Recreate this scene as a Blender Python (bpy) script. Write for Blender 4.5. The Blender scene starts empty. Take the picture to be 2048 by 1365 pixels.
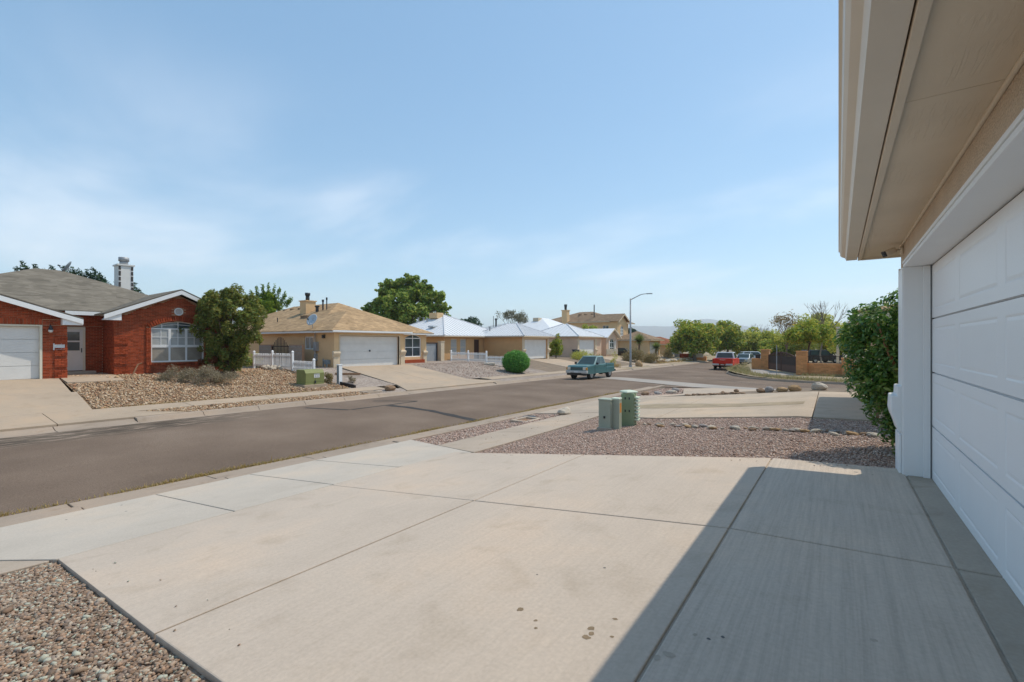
import bpy, bmesh, math, random
import numpy as np
from mathutils import Vector, Matrix, Euler

S = bpy.context.scene
COL = S.collection
R = math.radians
random.seed(7)
RNG = np.random.default_rng(11)

# ------------------------------------------------------------ camera, sky, sun, exposure
TH = math.atan(653 / 910.0)
cam_d = bpy.data.cameras.new('camera')
cam_d.sensor_width = 36.0
cam_d.lens = 910.0 / 2048 * 36.0
cam_d.shift_y = 0.0017
cam_d.clip_start = 0.05
cam_d.clip_end = 20000
cam = bpy.data.objects.new('camera', cam_d)
cam.rotation_euler = (R(90), 0, TH)
COL.objects.link(cam)
S.camera = cam

SUN_DIR = Vector((0.85, 1.38, 2.64)).normalized()
SUN_EL = math.asin(SUN_DIR.z)
SUN_AZ = math.atan2(SUN_DIR.x, SUN_DIR.y)

sun_d = bpy.data.lights.new('sun', 'SUN')
sun_d.energy = 2.0
sun_d.angle = R(0.53)
sun_d.color = (1.0, 0.92, 0.79)
sun = bpy.data.objects.new('sun', sun_d)
sun.rotation_euler = (-SUN_DIR).to_track_quat('-Z', 'Y').to_euler()
sun.location = (20, 20, 60)
COL.objects.link(sun)

W = bpy.data.worlds.new('World')
S.world = W
W.use_nodes = True
def build_world():
    nt = W.node_tree
    nt.nodes.clear()
    N = nt.nodes.new
    L = nt.links.new
    out = N('ShaderNodeOutputWorld')
    bg = N('ShaderNodeBackground')
    bg.inputs['Strength'].default_value = 0.15
    sky = N('ShaderNodeTexSky')
    sky.sky_type = 'NISHITA'
    sky.sun_disc = False
    sky.sun_elevation = SUN_EL
    sky.sun_rotation = SUN_AZ
    sky.altitude = 1500
    sky.air_density = 1.0
    sky.dust_density = 0.6
    sky.ozone_density = 0.8
    tc = N('ShaderNodeTexCoord')
    sep = N('ShaderNodeSeparateXYZ')
    L(tc.outputs['Generated'], sep.inputs[0])
    zz = N('ShaderNodeMath'); zz.operation = 'MAXIMUM'; zz.inputs[1].default_value = 0.0
    L(sep.outputs['Z'], zz.inputs[0])
    za = N('ShaderNodeMath'); za.operation = 'ADD'; za.inputs[1].default_value = 0.16
    L(zz.outputs[0], za.inputs[0])
    dx = N('ShaderNodeMath'); dx.operation = 'DIVIDE'
    dy = N('ShaderNodeMath'); dy.operation = 'DIVIDE'
    L(sep.outputs['X'], dx.inputs[0]); L(za.outputs[0], dx.inputs[1])
    L(sep.outputs['Y'], dy.inputs[0]); L(za.outputs[0], dy.inputs[1])
    cmb = N('ShaderNodeCombineXYZ')
    L(dx.outputs[0], cmb.inputs[0]); L(dy.outputs[0], cmb.inputs[1])
    mp = N('ShaderNodeMapping')
    mp.inputs['Rotation'].default_value = (0, 0, R(38))
    mp.inputs['Scale'].default_value = (0.62, 1.05, 1)
    mp.inputs['Location'].default_value = (CLOUD_X, CLOUD_Y, 0)
    L(cmb.outputs[0], mp.inputs[0])
    n1 = N('ShaderNodeTexNoise'); n1.inputs['Scale'].default_value = 0.9
    n1.inputs['Detail'].default_value = 7; n1.inputs['Roughness'].default_value = 0.52
    n1.inputs['Distortion'].default_value = 0.35
    L(mp.outputs[0], n1.inputs['Vector'])
    rp = N('ShaderNodeValToRGB')
    rp.color_ramp.interpolation = 'EASE'
    rp.color_ramp.elements[0].position = 0.46; rp.color_ramp.elements[0].color = (0, 0, 0, 1)
    rp.color_ramp.elements[1].position = 0.80; rp.color_ramp.elements[1].color = (1, 1, 1, 1)
    L(n1.outputs['Fac'], rp.inputs[0])
    # thin fair-weather cloud low in the sky, none overhead
    mr = N('ShaderNodeMapRange'); mr.interpolation_type = 'SMOOTHSTEP'
    mr.inputs['From Min'].default_value = 0.52; mr.inputs['From Max'].default_value = 0.26
    mr.inputs['To Min'].default_value = 0.0; mr.inputs['To Max'].default_value = 0.62
    L(sep.outputs['Z'], mr.inputs['Value'])
    mu = N('ShaderNodeMath'); mu.operation = 'MULTIPLY'
    L(rp.outputs[0], mu.inputs[0]); L(mr.outputs[0], mu.inputs[1])
    mix = N('ShaderNodeMixRGB')
    mix.inputs[2].default_value = (4.6, 4.75, 5.0, 1)
    hsv = N('ShaderNodeHueSaturation')
    hsv.inputs['Saturation'].default_value = SKY_SAT
    gm = N('ShaderNodeGamma'); gm.inputs['Gamma'].default_value = SKY_GAMMA
    L(sky.outputs[0], gm.inputs['Color'])
    gain = N('ShaderNodeMixRGB'); gain.blend_type = 'MULTIPLY'; gain.inputs[0].default_value = 1
    gain.inputs[2].default_value = SKY_GAIN
    L(gm.outputs[0], gain.inputs[1])
    L(gain.outputs[0], hsv.inputs['Color'])
    L(mu.outputs[0], mix.inputs[0]); L(hsv.outputs[0], mix.inputs[1])
    L(mix.outputs[0], bg.inputs[0])
    L(bg.outputs[0], out.inputs['Surface'])
CLOUD_X, CLOUD_Y, SKY_SAT = 11.3, 4.2, 1.42
SKY_GAMMA = 0.55
SKY_GAIN = (1.42, 1.49, 1.47, 1)
build_world()
S.view_settings.view_transform = 'Standard'
S.view_settings.look = 'None'
S.view_settings.gamma = 1.0
S.view_settings.use_curve_mapping = False
S.view_settings.exposure = 0.78
S.cycles.max_bounces = 8
S.cycles.volume_bounces = 2
S.cycles.use_denoising = True

# ------------------------------------------------------------ materials
def nodes(name):
    m = bpy.data.materials.new(name)
    m.use_nodes = True
    nt = m.node_tree
    b = nt.nodes['Principled BSDF']
    return m, nt, b, nt.nodes.new, nt.links.new

def ramp(N, cols, pos=None, interp='LINEAR'):
    r = N('ShaderNodeValToRGB')
    cr = r.color_ramp
    cr.interpolation = interp
    n = len(cols)
    while len(cr.elements) < n: cr.elements.new(0.5)
    for i, c in enumerate(cols):
        cr.elements[i].position = (pos[i] if pos else i / (n if interp == 'CONSTANT' else max(1, n - 1)))
        cr.elements[i].color = (*c, 1)
    return r

def mat(name, col, rough=.8, var=.12, scale=3, bump=0, bscale=60, spec=.3, metal=0, stretch=(1, 1, 1), island=0, fine=0, fscale=120, coat=0):
    m, nt, b, N, L = nodes(name)
    tc = N('ShaderNodeTexCoord')
    mp = N('ShaderNodeMapping'); mp.inputs['Scale'].default_value = stretch
    L(tc.outputs['Object'], mp.inputs[0])
    n = N('ShaderNodeTexNoise'); n.inputs['Scale'].default_value = scale; n.inputs['Detail'].default_value = 8
    n.inputs['Roughness'].default_value = .62
    L(mp.outputs[0], n.inputs['Vector'])
    r = ramp(N, [tuple(c * (1 - var) for c in col), tuple(min(1, c * (1 + var)) for c in col)], [.3, .7])
    L(n.outputs['Fac'], r.inputs[0])
    last = r.outputs[0]
    if fine:
        f = N('ShaderNodeTexNoise'); f.inputs['Scale'].default_value = fscale; f.inputs['Detail'].default_value = 3
        L(mp.outputs[0], f.inputs['Vector'])
        fr = ramp(N, [(1 - fine,) * 3, (1 + fine,) * 3], [.3, .7])
        L(f.outputs['Fac'], fr.inputs[0])
        mx = N('ShaderNodeMixRGB'); mx.blend_type = 'MULTIPLY'; mx.inputs[0].default_value = 1
        L(last, mx.inputs[1]); L(fr.outputs[0], mx.inputs[2]); last = mx.outputs[0]
    if island:
        g = N('ShaderNodeNewGeometry')
        ir = ramp(N, [(1 - island,) * 3, (1 + island,) * 3])
        L(g.outputs['Random Per Island'], ir.inputs[0])
        mx = N('ShaderNodeMixRGB'); mx.blend_type = 'MULTIPLY'; mx.inputs[0].default_value = 1
        L(last, mx.inputs[1]); L(ir.outputs[0], mx.inputs[2]); last = mx.outputs[0]
    L(last, b.inputs['Base Color'])
    b.inputs['Roughness'].default_value = rough
    b.inputs['Metallic'].default_value = metal
    b.inputs['Specular IOR Level'].default_value = spec
    if coat:
        b.inputs['Coat Weight'].default_value = coat; b.inputs['Coat Roughness'].default_value = .06
    if bump:
        bn = N('ShaderNodeTexNoise'); bn.inputs['Scale'].default_value = bscale; bn.inputs['Detail'].default_value = 5
        L(mp.outputs[0], bn.inputs['Vector'])
        bp = N('ShaderNodeBump'); bp.inputs['Strength'].default_value = bump; bp.inputs['Distance'].default_value = .02
        L(bn.outputs['Fac'], bp.inputs['Height']); L(bp.outputs[0], b.inputs['Normal'])
    return m

def stone_mat(name, cols, rough=.9, jit=.18):
    """one colour per stone, picked from a list"""
    m, nt, b, N, L = nodes(name)
    g = N('ShaderNodeNewGeometry')
    r = ramp(N, cols, None, 'CONSTANT')
    L(g.outputs['Random Per Island'], r.inputs[0])
    tc = N('ShaderNodeTexCoord')
    n = N('ShaderNodeTexNoise'); n.inputs['Scale'].default_value = 35; n.inputs['Detail'].default_value = 4
    L(tc.outputs['Object'], n.inputs['Vector'])
    nr = ramp(N, [(1 - jit,) * 3, (1 + jit,) * 3], [.3, .7])
    L(n.outputs['Fac'], nr.inputs[0])
    mx = N('ShaderNodeMixRGB'); mx.blend_type = 'MULTIPLY'; mx.inputs[0].default_value = 1
    L(r.outputs[0], mx.inputs[1]); L(nr.outputs[0], mx.inputs[2])
    L(mx.outputs[0], b.inputs['Base Color'])
    b.inputs['Roughness'].default_value = rough; b.inputs['Specular IOR Level'].default_value = .2
    return m

def bed_mat(name, cols, vscale=22, bump=.9):
    """gravel seen from afar: stones as small cells"""
    m, nt, b, N, L = nodes(name)
    tc = N('ShaderNodeTexCoord')
    v = N('ShaderNodeTexVoronoi'); v.inputs['Scale'].default_value = vscale
    L(tc.outputs['Object'], v.inputs['Vector'])
    sp = N('ShaderNodeSeparateColor'); L(v.outputs['Color'], sp.inputs[0])
    r = ramp(N, cols, None, 'CONSTANT'); L(sp.outputs[0], r.inputs[0])
    n = N('ShaderNodeTexNoise'); n.inputs['Scale'].default_value = .8; n.inputs['Detail'].default_value = 8
    L(tc.outputs['Object'], n.inputs['Vector'])
    nr = ramp(N, [(.86,) * 3, (1.12,) * 3], [.35, .65]); L(n.outputs['Fac'], nr.inputs[0])
    mx = N('ShaderNodeMixRGB'); mx.blend_type = 'MULTIPLY'; mx.inputs[0].default_value = 1
    L(r.outputs[0], mx.inputs[1]); L(nr.outputs[0], mx.inputs[2])
    L(mx.outputs[0], b.inputs['Base Color'])
    b.inputs['Roughness'].default_value = .95; b.inputs['Specular IOR Level'].default_value = .1
    inv = N('ShaderNodeMath'); inv.operation = 'SUBTRACT'; inv.inputs[0].default_value = 1
    L(v.outputs['Distance'], inv.inputs[1])
    bp = N('ShaderNodeBump'); bp.inputs['Strength'].default_value = bump; bp.inputs['Distance'].default_value = .03
    L(inv.outputs[0], bp.inputs['Height']); L(bp.outputs[0], b.inputs['Normal'])
    return m

def concrete(name, col, tint=None, broom=0.0, var=.09, stain=.12, bump=.12, drytint=(1.04, .98, .92)):
    m, nt, b, N, L = nodes(name)
    tc = N('ShaderNodeTexCoord')
    P = tc.outputs['Object']
    big = N('ShaderNodeTexNoise'); big.inputs['Scale'].default_value = .55; big.inputs['Detail'].default_value = 9; big.inputs['Roughness'].default_value = .6
    L(P, big.inputs['Vector'])
    r = ramp(N, [tuple(c * (1 - var) for c in col), col, tuple(c * (1 + var) * t for c, t in zip(col, drytint))], [.3, .5, .72])
    L(big.outputs['Fac'], r.inputs[0])
    sm = N('ShaderNodeTexNoise'); sm.inputs['Scale'].default_value = 45; sm.inputs['Detail'].default_value = 5
    L(P, sm.inputs['Vector'])
    sr = ramp(N, [(.93,) * 3, (1.05,) * 3], [.3, .7]); L(sm.outputs['Fac'], sr.inputs[0])
    m1 = N('ShaderNodeMixRGB'); m1.blend_type = 'MULTIPLY'; m1.inputs[0].default_value = 1
    L(r.outputs[0], m1.inputs[1]); L(sr.outputs[0], m1.inputs[2])
    md = N('ShaderNodeTexNoise'); md.inputs['Scale'].default_value = 2.6; md.inputs['Detail'].default_value = 7; md.inputs['Distortion'].default_value = .6
    L(P, md.inputs['Vector'])
    mr = ramp(N, [(1, 1, 1), (1 - stain, 1 - stain * 1.1, 1 - stain * 1.3)], [.55, .78]); L(md.outputs['Fac'], mr.inputs[0])
    m2 = N('ShaderNodeMixRGB'); m2.blend_type = 'MULTIPLY'; m2.inputs[0].default_value = 1
    L(m1.outputs[0], m2.inputs[1]); L(mr.outputs[0], m2.inputs[2])
    last = m2.outputs[0]
    bm = N('ShaderNodeMapping'); bm.inputs['Scale'].default_value = (38, 1.1, 1); L(P, bm.inputs[0])
    bn = N('ShaderNodeTexNoise'); bn.inputs['Scale'].default_value = 1; bn.inputs['Detail'].default_value = 5; bn.inputs['Roughness'].default_value = .7
    L(bm.outputs[0], bn.inputs['Vector'])
    if broom:
        br = ramp(N, [(1 - broom, 1 - broom, 1 - broom), (1 + broom * .4,) * 3], [.33, .6]); L(bn.outputs['Fac'], br.inputs[0])
        m3 = N('ShaderNodeMixRGB'); m3.blend_type = 'MULTIPLY'; m3.inputs[0].default_value = 1
        L(last, m3.inputs[1]); L(br.outputs[0], m3.inputs[2]); last = m3.outputs[0]
    L(last, b.inputs['Base Color'])
    b.inputs['Roughness'].default_value = .9; b.inputs['Specular IOR Level'].default_value = .2
    add = N('ShaderNodeMath'); add.operation = 'ADD'
    L(sm.outputs['Fac'], add.inputs[0]); L(bn.outputs['Fac'], add.inputs[1])
    bp = N('ShaderNodeBump'); bp.inputs['Strength'].default_value = bump; bp.inputs['Distance'].default_value = .01
    L(add.outputs[0], bp.inputs['Height']); L(bp.outputs[0], b.inputs['Normal'])
    return m

def leaf_mat(name, cols, trans=.35, rough=.5, spec=.25):
    m, nt, b, N, L = nodes(name)
    g = N('ShaderNodeNewGeometry')
    r = ramp(N, cols); L(g.outputs['Random Per Island'], r.inputs[0])
    L(r.outputs[0], b.inputs['Base Color'])
    b.inputs['Roughness'].default_value = rough; b.inputs['Specular IOR Level'].default_value = spec
    t = N('ShaderNodeBsdfTranslucent')
    hs = N('ShaderNodeHueSaturation'); hs.inputs['Value'].default_value = 1.7; hs.inputs['Hue'].default_value = .485
    L(r.outputs[0], hs.inputs['Color']); L(hs.outputs[0], t.inputs['Color'])
    mx = N('ShaderNodeMixShader'); mx.inputs[0].default_value = trans
    L(b.outputs[0], mx.inputs[1]); L(t.outputs[0], mx.inputs[2])
    L(mx.outputs[0], nt.nodes['Material Output'].inputs['Surface'])
    return m

def asphalt_mat():
    m, nt, b, N, L = nodes('asphalt')
    tc = N('ShaderNodeTexCoord'); P = tc.outputs['Object']
    big = N('ShaderNodeTexNoise'); big.inputs['Scale'].default_value = .35; big.inputs['Detail'].default_value = 9
    L(P, big.inputs['Vector'])
    r = ramp(N, [(.148, .106, .077), (.186, .135, .099), (.228, .170, .126)], [.3, .5, .7]); L(big.outputs['Fac'], r.inputs[0])
    sm = N('ShaderNodeTexNoise'); sm.inputs['Scale'].default_value = 55; sm.inputs['Detail'].default_value = 4; sm.inputs['Roughness'].default_value = .8
    L(P, sm.inputs['Vector'])
    sr = ramp(N, [(.6,) * 3, (1.0,) * 3, (1.55,) * 3], [.32, .5, .72]); L(sm.outputs['Fac'], sr.inputs[0])
    m1 = N('ShaderNodeMixRGB'); m1.blend_type = 'MULTIPLY'; m1.inputs[0].default_value = 1
    L(r.outputs[0], m1.inputs[1]); L(sr.outputs[0], m1.inputs[2])
    # worn, streaked strip along the far gutter in front of the brick house's driveway
    sx = N('ShaderNodeSeparateXYZ'); L(P, sx.inputs[0])
    mp = N('ShaderNodeMapping'); mp.inputs['Scale'].default_value = (5, .9, 1); L(P, mp.inputs[0])
    st = N('ShaderNodeTexNoise'); st.inputs['Scale'].default_value = 1.6; st.inputs['Detail'].default_value = 8; st.inputs['Distortion'].default_value = .5
    L(mp.outputs[0], st.inputs['Vector'])
    str_ = ramp(N, [(.50, .53, .54), (.80, .86, .88), (1.9, 1.95, 2.0)], [.40, .54, .66]); L(st.outputs['Fac'], str_.inputs[0])
    ma = N('ShaderNodeMapRange'); ma.inputs['From Min'].default_value = -15.2; ma.inputs['From Max'].default_value = -16.3; ma.interpolation_type = 'SMOOTHSTEP'
    L(sx.outputs['X'], ma.inputs['Value'])
    mb = N('ShaderNodeMapRange'); mb.inputs['From Min'].default_value = 9.0; mb.inputs['From Max'].default_value = 5.5; mb.interpolation_type = 'SMOOTHSTEP'
    L(sx.outputs['Y'], mb.inputs['Value'])
    mm = N('ShaderNodeMath'); mm.operation = 'MULTIPLY'; L(ma.outputs[0], mm.inputs[0]); L(mb.outputs[0], mm.inputs[1])
    m2 = N('ShaderNodeMixRGB'); m2.blend_type = 'MULTIPLY'
    L(mm.outputs[0], m2.inputs[0]); L(m1.outputs[0], m2.inputs[1]); L(str_.outputs[0], m2.inputs[2])
    L(m2.outputs[0], b.inputs['Base Color'])
    b.inputs['Roughness'].default_value = .92; b.inputs['Specular IOR Level'].default_value = .15
    bp = N('ShaderNodeBump'); bp.inputs['Strength'].default_value = .5; bp.inputs['Distance'].default_value = .012
    L(sm.outputs['Fac'], bp.inputs['Height']); L(bp.outputs[0], b.inputs['Normal'])
    return m

def shingle_mat(name, col):
    m, nt, b, N, L = nodes(name)
    tc = N('ShaderNodeTexCoord'); P = tc.outputs['Object']
    sx = N('ShaderNodeSeparateXYZ'); L(P, sx.inputs[0])
    # courses follow height, tabs follow the eave
    n = N('ShaderNodeTexNoise'); n.inputs['Scale'].default_value = 1.2; n.inputs['Detail'].default_value = 9; L(P, n.inputs['Vector'])
    r = ramp(N, [tuple(c * .84 for c in col), tuple(c * 1.14 for c in col)], [.3, .7]); L(n.outputs['Fac'], r.inputs[0])
    mp = N('ShaderNodeMapping'); mp.inputs['Scale'].default_value = (3.2, 3.2, 15); L(P, mp.inputs[0])
    v = N('ShaderNodeTexVoronoi'); v.inputs['Scale'].default_value = 1.0; L(mp.outputs[0], v.inputs['Vector'])
    sp = N('ShaderNodeSeparateColor'); L(v.outputs['Color'], sp.inputs[0])
    vr = ramp(N, [(.8,) * 3, (1.18,) * 3]); L(sp.outputs[0], vr.inputs[0])
    m1 = N('ShaderNodeMixRGB'); m1.blend_type = 'MULTIPLY'; m1.inputs[0].default_value = 1
    L(r.outputs[0], m1.inputs[1]); L(vr.outputs[0], m1.inputs[2])
    w = N('ShaderNodeMath'); w.operation = 'MULTIPLY'; w.inputs[1].default_value = 14.0; L(sx.outputs['Z'], w.inputs[0])
    fr = N('ShaderNodeMath'); fr.operation = 'FRACT'; L(w.outputs[0], fr.inputs[0])
    cr = ramp(N, [(.8,) * 3, (1, 1, 1)], [0, .3]); L(fr.outputs[0], cr.inputs[0])
    m2 = N('ShaderNodeMixRGB'); m2.blend_type = 'MULTIPLY'; m2.inputs[0].default_value = .7
    L(m1.outputs[0], m2.inputs[1]); L(cr.outputs[0], m2.inputs[2])
    L(m2.outputs[0], b.inputs['Base Color'])
    b.inputs['Roughness'].default_value = .95; b.inputs['Specular IOR Level'].default_value = .1
    bp = N('ShaderNodeBump'); bp.inputs['Strength'].default_value = .5; bp.inputs['Distance'].default_value = .02
    L(fr.outputs[0], bp.inputs['Height']); L(bp.outputs[0], b.inputs['Normal'])
    return m

def grain_mat(name, col):
    """painted hardboard soffit with a raised wood grain running along the eave"""
    m, nt, b, N, L = nodes(name)
    tc = N('ShaderNodeTexCoord'); P = tc.outputs['Object']
    mp = N('ShaderNodeMapping'); mp.inputs['Scale'].default_value = (46, 3.0, 1); L(P, mp.inputs[0])
    n = N('ShaderNodeTexNoise'); n.inputs['Scale'].default_value = 1; n.inputs['Detail'].default_value = 4; n.inputs['Distortion'].default_value = 1.1
    L(mp.outputs[0], n.inputs['Vector'])
    mk = N('ShaderNodeTexNoise'); mk.inputs['Scale'].default_value = 2.2; mk.inputs['Detail'].default_value = 3; L(P, mk.inputs['Vector'])
    mkr = ramp(N, [(0, 0, 0), (1, 1, 1)], [.47, .62]); L(mk.outputs['Fac'], mkr.inputs[0])
    gr = ramp(N, [(0, 0, 0), (1, 1, 1)], [.46, .54]); L(n.outputs['Fac'], gr.inputs[0])
    mu = N('ShaderNodeMath'); mu.operation = 'MULTIPLY'; L(gr.outputs[0], mu.inputs[0]); L(mkr.outputs[0], mu.inputs[1])
    big = N('ShaderNodeTexNoise'); big.inputs['Scale'].default_value = 1.5; big.inputs['Detail'].default_value = 6; L(P, big.inputs['Vector'])
    r = ramp(N, [tuple(c * .93 for c in col), tuple(c * 1.05 for c in col)], [.3, .7]); L(big.outputs['Fac'], r.inputs[0])
    L(r.outputs[0], b.inputs['Base Color'])
    b.inputs['Roughness'].default_value = .75; b.inputs['Specular IOR Level'].default_value = .3
    bp = N('ShaderNodeBump'); bp.inputs['Strength'].default_value = .45; bp.inputs['Distance'].default_value = .004
    L(mu.outputs[0], bp.inputs['Height']); L(bp.outputs[0], b.inputs['Normal'])
    return m

def gutter_metal(name, col): return mat(name, col, rough=.45, var=.04, scale=2, spec=.4)

M = {}
M['asphalt'] = asphalt_mat()
M['tar'] = mat('tar', (.045, .040, .036), .85, .2, 4)
M['brushed_concrete'] = concrete('brushed_concrete', (.52, .44, .36), broom=.13, var=.07, stain=.10, bump=.25)
M['new_concrete'] = concrete('new_concrete', (.52, .43, .345), broom=.045, var=.09, stain=.13)
M['apron_concrete'] = concrete('apron_concrete', (.51, .445, .37), broom=.03, var=.09, stain=.10)
M['old_concrete'] = concrete('old_concrete', (.44, .355, .275), var=.12, stain=.15)
M['threshold_concrete'] = concrete('threshold_concrete', (.42, .36, .29), var=.15, stain=.25)
M['far_concrete'] = concrete('far_concrete', (.43, .335, .245), var=.1, stain=.14)
M['kerb_concrete'] = concrete('kerb_concrete', (.36, .285, .22), var=.12, stain=.2)
M['neigh_concrete'] = concrete('neigh_concrete', (.47, .375, .28), var=.12, stain=.2)
M['valley'] = concrete('valley', (.36, .32, .28), var=.1, stain=.1)
M['stain'] = mat('oil_stain', (.23, .165, .10), .8, .15, 10)
M['dark_stain'] = mat('dark_stain', (.12, .115, .11), .8, .2, 20)
M['dirt'] = mat('dirt', (.22, .165, .115), .95, .25, 2, .5, 30)
M['sanddirt'] = mat('sand_dirt', (.33, .26, .17), .95, .2, 3, .4, 30)
GR = [(0.235, 0.155, 0.105), (0.301, 0.214, 0.148), (0.395, 0.292, 0.214), (0.264, 0.191, 0.145), (0.188, 0.137, 0.101), (0.440, 0.356, 0.271), (0.339, 0.223, 0.153), (0.282, 0.219, 0.175), (0.376, 0.242, 0.158), (0.440, 0.438, 0.350)]
M['gravel'] = stone_mat('gravel_stone', GR)
M['gravel_bed'] = bed_mat('gravel_bed', [tuple(c * .8 for c in q) for q in GR], 26)
GP = [(0.426, 0.280, 0.213), (0.493, 0.347, 0.269), (0.594, 0.448, 0.358), (0.403, 0.302, 0.246), (0.302, 0.213, 0.168), (0.672, 0.538, 0.437), (0.482, 0.325, 0.263), (0.448, 0.347, 0.291), (0.582, 0.403, 0.314)]
M['pinkgravel'] = stone_mat('pink_gravel_stone', GP)
M['pinkgravel_bed'] = bed_mat('pink_gravel_bed', [tuple(c * .9 for c in q) for q in GP], 24)
CB = [(0.497, 0.340, 0.198), (0.389, 0.240, 0.135), (0.562, 0.420, 0.279), (0.302, 0.190, 0.113), (0.454, 0.290, 0.171), (0.605, 0.480, 0.342), (0.356, 0.250, 0.162), (0.508, 0.360, 0.234), (0.410, 0.220, 0.126), (0.259, 0.170, 0.108)]
M['cobble'] = stone_mat('cobble_stone', CB)
M['cobble_bed'] = bed_mat('cobble_bed', [tuple(c * .62 for c in q) for q in CB], 12)
GF = [(.30, .245, .205), (.36, .295, .245), (.25, .20, .17), (.40, .335, .28), (.33, .26, .21)]
M['fargravel_bed'] = bed_mat('far_gravel_bed', GF, 16, .6)
M['rock'] = stone_mat('rock', [(.40, .32, .25), (.30, .22, .16), (.47, .39, .31), (.25, .17, .12), (.36, .25, .18)], jit=.3)
M['palerock'] = mat('pale_rock', (.50, .43, .34), .9, .25, 5, .6, 20)
M['brownrock'] = mat('brown_rock', (.28, .18, .11), .9, .3, 6, .6, 20)
M['greyrock'] = mat('grey_rock', (.34, .30, .27), .9, .25, 6, .6, 20)
M['ochrerock'] = mat('ochre_rock', (.42, .27, .14), .9, .25, 6, .6, 20)

M['white_paint'] = mat('white_paint', (.83, .83, .82), .45, .02, 2, .04, 90, .4)
M['door_white'] = mat('door_white', (.86, .86, .855), .42, .015, 1.5, .05, 160, .4)
M['cream_paint'] = mat('cream_paint', (.70, .65, .52), .6, .04, 3)
M['stucco'] = mat('stucco', (.64, .51, .38), .92, .07, 3, .9, 75, .2, fine=.16, fscale=95)
M['soffit'] = grain_mat('soffit_board', (.70, .59, .45))
M['fascia_tan'] = mat('fascia_tan', (.70, .60, .47), .6, .04, 3)
M['gutter'] = gutter_metal('gutter_paint', (.72, .64, .53))
M['black'] = mat('black_plastic', (.015, .015, .017), .35, .1, 5, spec=.5)
M['rubber'] = mat('rubber', (.022, .021, .02), .85, .2, 8)
M['grey_metal'] = mat('grey_metal', (.33, .34, .34), .5, .08, 6, metal=.7)
M['dark_metal'] = mat('dark_metal', (.05, .055, .06), .5, .15, 6, metal=.4)
M['galv'] = mat('galvanised', (.34, .35, .36), .55, .12, 6, metal=.35, spec=.4)
M['brick'] = mat('brick', (.335, .068, .028), .9, .14, 8, .3, 40, .15, island=.30)
M['mortar'] = mat('mortar', (.44, .25, .15), .95, .1, 10, .3, 60)
M['brick_wall_tan'] = mat('tan_brick', (.62, .285, .115), .9, .12, 4, .3, 30, .15, island=.14)
M['tan_mortar'] = mat('tan_mortar', (.46, .29, .17), .95, .1, 5)
M['wall_tan'] = mat('wall_tan', (.72, .49, .27), .92, .06, 1.5, .5, 40, .15)
M['wall_tan2'] = mat('wall_tan_brown', (.60, .35, .165), .92, .06, 1.5, .5, 40, .15)
M['wall_pink'] = mat('wall_pink', (.66, .47, .34), .92, .06, 1.5, .5, 40, .15)
M['wall_cream'] = mat('wall_cream', (.64, .52, .37), .92, .06, 1.5, .4, 40, .15)
M['wall_white'] = mat('wall_white', (.72, .70, .66), .9, .05, 2, .3, 40, .15)
M['shingle_grey'] = shingle_mat('shingle_grey', (.195, .17, .135))
M['shingle_tan'] = shingle_mat('shingle_tan', (.41, .275, .155))
M['shingle_brown'] = shingle_mat('shingle_brown', (.27, .19, .125))
M['tile_red'] = shingle_mat('tile_red', (.30, .115, .06))
M['metal_roof'] = mat('metal_roof', (.72, .72, .72), .5, .05, 2, spec=.4)
M['rib_metal'] = mat('rib_metal', (.60, .60, .61), .5, .05, 2, spec=.4)
M['glass'] = mat('window_glass', (.07, .09, .10), .06, .2, 1.2, spec=.9)
M['blind_glass'] = mat('blind_glass', (.42, .43, .42), .12, .12, 2.5, spec=.7, stretch=(1, 1, 7))
M['curtain_glass'] = mat('curtain_glass', (.33, .29, .24), .12, .14, 2.5, spec=.7)
M['car_glass'] = mat('car_glass', (.045, .07, .068), .1, .2, 1, spec=.4)
M['block'] = mat('concrete_block', (.30, .265, .23), .95, .12, 5, .5, 40, island=.12)
M['iron'] = mat('dark_iron', (.035, .022, .018), .6, .2, 5)
M['gate_brown'] = mat('gate_brown', (.075, .036, .025), .6, .15, 5)
M['gate_plate'] = mat('gate_plate', (.115, .06, .042), .6, .15, 5)
M['wood'] = mat('weathered_wood', (.26, .15, .085), .9, .25, 6, .3, 40, stretch=(4, 4, 1))
M['bark'] = mat('bark', (.16, .11, .075), .95, .3, 10, .8, 30, stretch=(3, 3, 1))
M['redbark'] = mat('reddish_bark', (.34, .17, .085), .85, .25, 10, .5, 30, stretch=(3, 3, 1))
M['greybark'] = mat('grey_bark', (.20, .165, .13), .95, .3, 10, .6, 30)
M['box_green'] = mat('box_green', (.27, .335, .20), .6, .08, 3, .1, 50)
M['box_greygreen'] = mat('box_grey_green', (.37, .40, .31), .6, .07, 3, .1, 50)
M['box_olive'] = mat('box_olive', (.22, .235, .085), .6, .1, 3, .1, 50)
M['box_top'] = mat('box_top_green', (.58, .64, .50), .6, .06, 3)
M['orange'] = mat('orange_sticker', (.62, .26, .05), .7, .05, 3)
M['paper'] = mat('pale_label', (.66, .66, .64), .7, .05, 6)
M['faint'] = mat('label_grey', (.36, .37, .38), .7, .05, 6)
M['teal_paint'] = mat('teal_paint', (.045, .145, .15), .32, .12, 2, spec=.5, coat=.5)
M['teal_pale'] = mat('teal_pale_paint', (.21, .31, .29), .5, .2, 3, spec=.4)  # paler, rougher teal for hood and cab
M['red_paint'] = mat('red_paint', (.58, .022, .006), .45, .05, 2, spec=.2)
M['black_paint'] = mat('black_paint', (.010, .010, .011), .35, .1, 2, spec=.35, coat=.2)
M['white_car'] = mat('white_car_paint', (.70, .72, .73), .3, .04, 2, spec=.5, coat=.6)
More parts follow.
